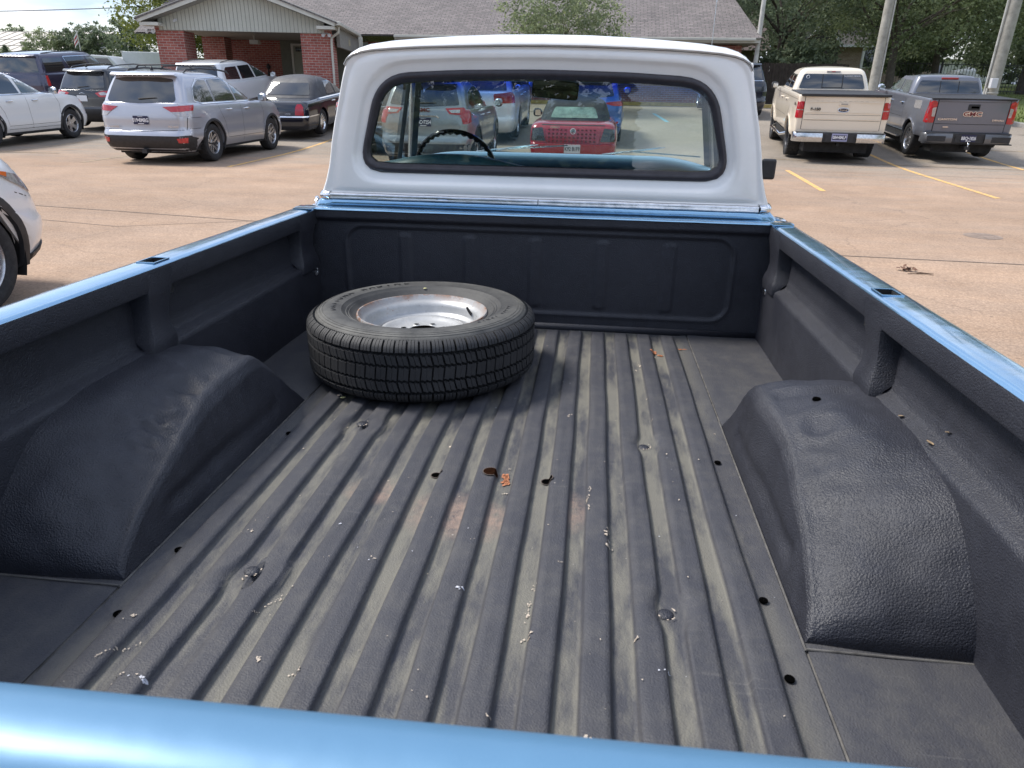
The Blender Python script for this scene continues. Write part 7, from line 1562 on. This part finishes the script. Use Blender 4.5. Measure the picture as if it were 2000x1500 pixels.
# ======================= distant buildings =======================
M['metal_roof'] = simple('cream_metal_roof', (.55, .50, .43), .5, var=.1, vs=.5); M['pale_roof'] = simple('pale_roof', (.42, .42, .38), .7, var=.12, vs=.6); M['brown_wall'] = simple('brown_wall', (.10, .085, .08), .8, var=.2); M['pale_wall'] = simple('pale_wall', (.42, .43, .41), .7, var=.15)
def shed(name, x0, x1, y0, y1, ze, zr, wall, roofm, lab, base=.85, win=0):
    root = empty(name, ((x0+x1)/2, (y0+y1)/2, base), 0, lab, 'building'); hx, hy = (x1-x0)/2, (y1-y0)/2
    mb = MB(); mb.box(-hx, hx, -hy, hy, 0, ze-base); mb.build('walls', [wall], root)
    mb = MB(); o_ = .5
    for s in (-1, 1): mb.add([(-hx-o_, s*(hy+o_), ze-base-.1), (hx+o_, s*(hy+o_), ze-base-.1), (hx+o_, 0, zr-base), (-hx-o_, 0, zr-base)], [(0, 1, 2, 3)])
    for s in (-1, 1): mb.add([(s*hx, -hy, ze-base), (s*hx, hy, ze-base), (s*hx, 0, zr-base)], [(0, 1, 2)], 1)
    ro = mb.build('roof', [roofm, wall], root, normals=False)
    mb = MB()
    for k in range(int(2*hx/1.1)): x = -hx+k*1.1; mb.bar((x, -hy-o_, ze-base-.07), (x, -.02, zr-base+.03), .05, .05)
    mb.build('roof_ribs', [roofm], ro)
    for k in range(win):
        x = -hx+1.2+k*(2*hx-2.4)/max(1, win-1); mb = MB(); mb.box(x-.5, x+.5, -hy-.05, -hy+.02, 1.0, 2.3); w_ = mb.build('window', [M['tint']], root); mb = MB(); mb.box(x-.58, x+.58, -hy-.04, -hy+.01, .9, 1.0); mb.build('sill', [M['pale_wall']], w_)
    return root
shed('warehouse', -75, -51.5, 70, 84, 4.0, 6.1, M['brown_wall'], M['metal_roof'], 'low brown warehouse with a cream metal roof at far left')
shed('warehouse', -50.5, -38.5, 72, 86, 3.7, 6.1, M['pale_wall'], M['pale_roof'], 'pale low building with light roof between the dark trees and the hall', win=6)
shed('warehouse', 30, 52, 88, 100, 5.0, 7.0, M['pale_wall'], M['pale_roof'], 'pale building seen low between the trunks beyond the iron fence', base=2.0, win=5)
house = shed('brick_house', 14.7, 23.5, 58, 68, 4.7, 6.3, brick('tan_brick', (.26, .17, .13), (.34, .25, .20), (.45, .42, .38)), shingles('house_shingles', (.10, .09, .085), (.15, .13, .12)), 'small brick house with a white-edged gable among trees above the cream pickup', base=2.2, win=3)
mb = MB(); hx = -4.4
mb.add([(-5.3, -7.4, .0), (-3.0, -7.4, .0), (-3.0, -7.4, 2.3), (-4.15, -7.4, 3.6), (-5.3, -7.4, 2.3)], [(0, 1, 2, 3, 4)]); mb.add([(-5.3, -7.4, 0), (-5.3, -5, 0), (-5.3, -5, 2.3), (-5.3, -7.4, 2.3)], [(0, 1, 2, 3)]); mb.add([(-3.0, -7.4, 0), (-3, -5, 0), (-3, -5, 2.3), (-3, -7.4, 2.3)], [(0, 1, 2, 3)]); mb.build('front_gable', [house.children[0].data.materials[0]], house)
mb = MB(); mb.bar((-5.5, -7.5, 2.2), (-4.15, -7.5, 3.75), .12, .13); mb.bar((-2.8, -7.5, 2.2), (-4.15, -7.5, 3.75), .12, .13); mb.box(-2.9, 4.6, -5.6, -5.45, 2.25, 2.4); mb.box(-.8, -.65, -5.55, -5.4, 0, 2.25); mb.box(1.2, 1.35, -5.55, -5.4, 0, 2.25); mb.build('white_trim', [M['plate_white']], house)
nb = empty('house', (8.6, 52, 1.0), 0, 'dim brown-roofed house half hidden behind the slim whitish pole', 'building'); mb = MB(); mb.box(-4, 1.6, 0, 6, 0, 3.0); mb.build('walls', [M['brown_wall']], nb); mb = MB()
for s in (-1, 1): mb.add([(-4.5, 3+s*3.6, 2.9), (2.1, 3+s*3.6, 2.9), (2.1, 3, 5.6), (-4.5, 3, 5.6)], [(0, 1, 2, 3)])
mb.build('roof', [simple('brown_roof', (.10, .075, .07), .9, var=.2)], nb)
# white lorries and trailers
def lorry(x, y, rz, lab, L_=5.2, H_=2.5, cab=True):
    root = empty('box_truck', (x, y, terr(x, y)), rz, lab, 'truck', 'white trucks and trailers')
    mb = MB(); mb.box(-1.15, 1.15, 0, L_, .55, H_+.4); mb.build('cargo_box', [simple('box_white', (.58, .60, .60), .5, var=.06)], root, bevel=.04)
    mb = MB(); mb.box(-1.17, 1.17, -.03, .04, H_+.32, H_+.44); mb.box(-.06, .06, -.03, 0, .6, H_+.3); mb.build('door_frame', [M['trim_tan']], root)
    if cab:
        mb = MB(); mb.prism([(L_+.1, .5), (L_+2.4, .5), (L_+2.4, 1.1), (L_+1.7, 1.25), (L_+1.1, 1.95), (L_+.1, 2.0)], -1.0, 1.0, 'x'); cb_ = mb.build('cab', [simple('cab_white', (.60, .61, .62), .3)], root, bevel=.06); mb = MB(); mb.prism([(L_+.35, 1.25), (L_+1.45, 1.25), (L_+1.05, 1.82), (L_+.35, 1.82)], -1.01, 1.01, 'x'); mb.build('window', [M['tint']], cb_)
    for sx_ in (-1, 1):
        for yy_ in ((.9, L_+1.5) if cab else (.9, 1.8)):
            mb = MB(); mb.lathe([(.001, -.12), (.38, -.12), (.42, -.06), (.42, .06), (.38, .12), (.001, .12)], 20, 0, Matrix.Translation((sx_*.95, yy_, .42)), 'x'); mb.build('wheel', [M['rubber']], root, smooth=True, angle=40)
lorry(-28.9, 44.5, radians(-70), 'white box truck beside the left brick pier, with a grey door frame', 2.9, 1.85); lorry(-32.9, 46.5, radians(-84), 'long white trailer parked left of the box truck', 3.0, 1.25, False); lorry(-30.6, 42.5, radians(-80), 'white delivery truck whose cab shows in front of the white trailer', 1.0, .75)
fp = empty('flagpole', (-40.1, 56, .85), 0, 'thin flagpole with a small red and white flag among the left trees', 'flagpole'); mb = MB(); mb.tube([(0, 0, 0), (0, 0, 4.1)], .04, 6); mb.build('mast', [M['pole_pale']], fp)
mb = MB(); mb.grid([[(-.62-.06*v, .02+.05*sin(v*2+u), 4.3-.18*v-.0*u+(-.12*u)) if False else (-.04-.08*u-.01*v, .03*sin(u*1.7), 4.0-.15*v-.10*u) for u in range(5)] for v in range(6)]); mb.m = [0 if (i//4) % 2 else 1 for i in range(len(mb.m))]; mb.build('flag', [simple('flag_red', (.40, .05, .06), .8), simple('flag_white', (.6, .6, .62), .8)], fp, normals=False)
# ======================= trees =======================
def leafmat(name, lo, hi, hi2):
    m, nt, p = newmat(name); t = nt.nodes.new('ShaderNodeTexCoord'); a = nd(nt, 'ShaderNodeTexNoise', Scale=.9, Detail=4.0); nt.links.new(t.outputs['Object'], a.inputs[0])
    w_ = nd(nt, 'ShaderNodeTexWhiteNoise'); g = nt.nodes.new('ShaderNodeNewGeometry'); at = nt.nodes.new('ShaderNodeAttribute'); at.attribute_name = 'shade'
    c_ = mixc(nt, ramp(nt, a.outputs[0], [(.35, (0,)*3), (.65, (1,)*3)]), lo, hi); c_ = mixc(nt, at.outputs['Fac'], c_, hi2)
    nt.links.new(c_, p.inputs['Base Color']); p.inputs['Roughness'].default_value = .55; p.inputs['Specular IOR Level'].default_value = .3
    tr = nt.nodes.new('ShaderNodeBsdfTranslucent'); nt.links.new(c_, tr.inputs[0]); mx_ = nt.nodes.new('ShaderNodeMixShader'); mx_.inputs[0].default_value = .42
    nt.links.new(p.outputs[0], mx_.inputs[1]); nt.links.new(tr.outputs[0], mx_.inputs[2]); nt.links.new(mx_.outputs[0], nt.nodes['Material Output'].inputs[0]); return m
LM = {'green': leafmat('leaves_green', (.115, .145, .080), (.19, .23, .12), (.31, .35, .18)), 'dark': leafmat('leaves_dark', (.10, .135, .085), (.16, .20, .12), (.24, .28, .17)), 'yellow': leafmat('leaves_yellowish', (.10, .13, .03), (.17, .20, .05), (.26, .27, .08)), 'grey': leafmat('leaves_grey_green', (.07, .085, .055), (.12, .14, .085), (.17, .19, .12))}
M['bark'] = simple('bark', (.075, .062, .05), .95, var=.35, vs=6, bs=.7, bscale=22, bd=.02)
def make_tree(name, H_, R_, trunk_h, trunk_r, kind, seed, nclump, leaf, per=34, squash=.8, crown_c=None, limbs=7, droop=0, conic=False, hollow=.35):
    rg = random.Random(seed); root = empty(name, (0, 0, 0))
    mb = MB(); top = Vector((rg.uniform(-.2, .2), rg.uniform(-.2, .2), trunk_h))
    mb.tube([(0, 0, -.2), (trunk_r*.1, 0, trunk_h*.3), tuple(top*.7), tuple(top)], [trunk_r*1.25, trunk_r, trunk_r*.85, trunk_r*.7], 10)
    tips = []
    for k in range(limbs):
        a = 2*pi*k/limbs+rg.uniform(-.4, .4); e = rg.uniform(.35, 1.2); L_ = rg.uniform(.5, .85)*R_
        p0 = top*rg.uniform(.72, 1.0); p1 = p0+Vector((cos(a)*cos(e), sin(a)*cos(e), sin(e)))*L_*.5; p2 = p1+Vector((cos(a+.3), sin(a+.3), rg.uniform(.3, 1.1))).normalized()*L_*.6
        mb.tube([p0, p1, p2], [trunk_r*.45, trunk_r*.28, trunk_r*.1], 7); tips.append(p2)
        for q in range(3):
            b = a+rg.uniform(-1, 1); p3 = p1.lerp(p2, rg.random())+Vector((cos(b), sin(b), rg.uniform(0, 1))).normalized()*L_*.45; mb.tube([p1.lerp(p2, .3*q), p3], [trunk_r*.16, trunk_r*.04], 5)
    mb.build('trunk', [M['bark']], root, smooth=True)
    vs = []; fs = []; sh = []
    zc_ = (trunk_h*.62+H_)/2 if crown_c is None else crown_c; rz_ = (H_-trunk_h*.62)/2*1.0
    lob = [(rg.uniform(0, 6.28), rg.uniform(-.9, 1), rg.uniform(.72, 1.12)) for _ in range(14)]
    for c in range(nclump):
        a = rg.uniform(0, 2*pi); u = rg.uniform(-1, 1); rr = (hollow+(1-hollow)*rg.random()**.55)
        k = 1
        for la, lu, lm in lob:
            d = (1-cos(a-la))*.8+(u-lu)**2*1.6; k = k*(1-math.exp(-d*3))+lm*math.exp(-d*3)
        sq = sqrt(max(0, 1-u*u))
        if conic: sq = max(.05, (1-u)/2*.95)
        cpos = Vector((cos(a)*sq*R_*rr*k, sin(a)*sq*R_*rr*k, zc_+u*rz_*(rr if not conic else 1)*k))
        if droop: cpos.z -= droop*(sq*rr)**2
        cr_ = rg.uniform(.35, .7)*R_*.26; shade = rg.random()
        shade = .0 if shade < .55 else (shade-.55)/.45*.9
        for l in range(int(per*rg.uniform(.6, 1.3))):
            d = Vector((rg.gauss(0, 1), rg.gauss(0, 1), rg.gauss(0, .62)))*cr_*.55; c0 = cpos+d
            nrm = Vector((rg.gauss(0, 1), rg.gauss(0, 1), rg.gauss(.9, .8))).normalized(); t = nrm.cross(Vector((rg.gauss(0, 1), rg.gauss(0, 1), rg.gauss(0, 1)))).normalized(); b = nrm.cross(t); s_ = leaf*rg.uniform(.6, 1.35)
            i0 = len(vs); vs += [tuple(c0-t*s_), tuple(c0-b*s_*.55), tuple(c0+t*s_), tuple(c0+b*s_*.55)]; fs.append((i0, i0+1, i0+2, i0+3)); sh.append(min(1, max(0, shade+rg.uniform(-.15, .2))))
    me = bpy.data.meshes.new('crown'); me.from_pydata(vs, [], fs); me.materials.append(LM[kind]); at = me.attributes.new('shade', 'FLOAT', 'FACE'); at.data.foreach_set('value', sh); me.update()
    o = bpy.data.objects.new('crown', me); C.objects.link(o); o.parent = root
    return root
def put_tree(root, x, y, rz, s, label, cat='tree', group=None, first=[], dz=0):
    if root.get('used'):
        r = root.copy(); C.objects.link(r)
        for ch in list(root.children): c_ = ch.copy(); C.objects.link(c_); c_.parent = r
        if 'used' in r: del r['used']
    else: r = root; protos_used.append(root); root['used'] = 1
    r.location = (x, y, terr(x, y)+dz); r.rotation_euler = (0, 0, rz); r.scale = (s, s, s); tag(r, label, cat, group); return r
protos_used = []
GR = 'trees beyond the lawn'
t_big = make_tree('tree', 10.2, 4.8, 2.9, .20, 'green', 21, 420, .085, 44); t_dark = make_tree('tree', 11.5, 5.2, 3.4, .20, 'dark', 22, 380, .10, 40); t_back = make_tree('tree', 9.5, 5.2, 1.7, .22, 'dark', 27, 430, .13, 36, limbs=6); t_y = make_tree('tree', 9.4, 4.4, 2.4, .18, 'green', 24, 400, .085, 44, droop=.8)
put_tree(t_dark, 8.6, 40.0, .3, 1.0, 'dark multi-stemmed tree between the slim whitish pole and the cream pickup', group=GR)
put_tree(t_big, 13.4, 37.6, 1.2, .95, 'broad green tree with dark trunk on the lawn right of the timber pole', group=GR)
put_tree(t_y, 16.6, 40.6, 2.2, 1.0, 'sunlit yellow-green tree above the graphite pickup cab', group=GR)
put_tree(t_big, 20.6, 40.2, 3.3, 1.08, 'large spreading tree overhanging the iron fence at the right edge', group=GR)
put_tree(t_y, 19.8, 51, 4.2, 1.15, 'mid-green tree right of the brick house, behind the sunlit tree', group=GR)
put_tree(t_back, 8.6, 60.0, 2.0, 1.2, 'tall dark tree just right of the hall roof, farther back', group=GR)
put_tree(t_back, 24.5, 74, 5.0, 1.35, 'dark tree filling the gap behind the yellow-green tree', group=GR)
put_tree(t_back, 33.5, 70, .8, 1.35, 'dark tree in the back row at the far right', group=GR)
put_tree(t_back, 14.6, 72, 3.9, 1.35, 'tall dark tree in the back row above the cream pickup', group=GR)
t_orn = make_tree('ornamental_tree', 4.6, 2.6, 1.6, .10, 'green', 31, 330, .055, 46, limbs=14, hollow=.2)
put_tree(t_orn, -1.5, 29.3, .5, 1.0, 'sparse small-leaved tree in front of the hall roof above the truck cab')
t_l = make_tree('tree', 5.2, 2.6, 1.2, .14, 'green', 41, 240, .10, 36); t_ld = make_tree('tree', 5.4, 1.9, 1.2, .14, 'dark', 43, 230, .10, 36)
GL = 'trees at the far left street'
put_tree(t_l, -43.5, 57, 0, .82, 'wide yellow-green tree at far left, left of the flagpole', group=GL); put_tree(t_ld, -41.9, 58, 1, .88, 'dark tree just left of the flagpole', group=GL)
put_tree(t_ld, -40.0, 58, 2.5, .9, 'dark pointed tree just right of the flagpole', group=GL); put_tree(t_ld, -35.7, 56, 4, .95, 'dark round tree left of the brick pier, above the box truck', group=GL)
t_c = make_tree('conifer', 3.0, .8, .3, .07, 'dark', 47, 150, .07, 40, conic=True, hollow=.6)
put_tree(t_c, -45.6, 55, 0, 1.0, 'small dark cone-shaped evergreen at far left', 'tree')
put_tree(t_l, -53, 64, 2, .62, 'low grey-green shrubby tree at the left frame edge', group=GL)
for k, (x, s_) in enumerate(((-73, 1.25), (-66, 1.15))): put_tree(t_ld, x, 90, k*2.1, 1.0*s_, ['left of the two dark treetops showing over the cream roof', 'right of the two dark treetops showing over the cream roof'][k], group=GL)
t_w = make_tree('willow', 10.5, 3.7, 3.2, .3, 'yellow', 51, 380, .085, 48, droop=2.2, hollow=.3)
put_tree(t_w, -21.6, 39, .4, .95, 'tall yellow-green tree rising behind the left end of the gable', 'tree')
t_b = make_tree('shrub', 1.35, .75, .3, .04, 'green', 61, 90, .035, 40, hollow=.3)
put_tree(t_b, -7.75, 27.0, 0, 1.15, 'green shrub beside the white downpipe, just left of the truck cab', 'shrub'); put_tree(t_b, -10.15, 26.6, 2, .5, 'low flowering plant at the foot of the olive siding', 'shrub')
# trees that stand behind the camera and show only as reflections in paint and glass
for x, y, r_, s_, lab in ((-14, -22, 0, 1.1, 'left one of the trees behind the camera'), (-5, -26, 2, 1.2, 'middle one of the trees behind the camera'), (26, -4, 1, 1.3, 'right one of the trees behind the camera'), (30, 8, 3, 1.3, 'tree off to the right of the parking lot'), (27, -18, 4, 1.2, 'rearmost tree off to the right')): put_tree(t_big, x, y, r_, s_, lab, group='trees behind the camera')
put_tree(t_dark, 11.4, 47.5, 4.4, .80, 'second dark multi-stemmed tree, just behind the cream pickup roof', group=GR)
put_tree(t_back, 33, 60, 1.4, 1.1, 'dense tree low behind the iron fence at the right edge', group=GR); put_tree(t_back, 18.5, 66, 2.4, 1.15, 'dense tree directly behind the small brick house', group=GR)
t_sh = make_tree('shrub', 2.6, 1.9, .5, .05, 'dark', 66, 150, .09, 40, hollow=.3)
for k, (x, y, s_, lab) in enumerate(((9.3, 38.6, 1.1, 'dark bush at the right end of the board fence'), (17.2, 46, 1.2, 'bush behind the iron fence above the graphite pickup'), (21.8, 45, 1.15, 'bush behind the iron fence left of the meter-box pole'))): put_tree(t_sh, x, y, k*1.7, s_, lab, 'shrub', 'bushes along the fences')
added_hedge = empty('added_hedge', (-12, -15, 0), 0, 'tall foliage row added behind the camera to darken window reflections', 'added_hedge')  # added for its reflection: blocks bright sky below the tree crowns
mb = MB(); rg = random.Random(4)
for i in range(9000):
    c0 = Vector((rg.uniform(-16, 13), rg.uniform(-.8, .8), rg.uniform(0, 3.6+.5*sin(i*.37)))); a = rg.uniform(0, 6.3); u = Vector((cos(a), sin(a), rg.uniform(-.5, .5)))*.22; v = Vector((-sin(a)*.5, cos(a)*.5, .8))*.14; mb.add([c0-u, c0-v, c0+u, c0+v], [(0, 1, 2, 3)])
mb.build('foliage', [LM['dark']], added_hedge, normals=False); mb = MB(); mb.box(-16, 13, -.3, .3, 0, 2.9); mb.build('dark_core', [M['dark']], added_hedge)  # solid dark block inside the added foliage keeps sky out of reflections
for r in protos_used: del r['used']
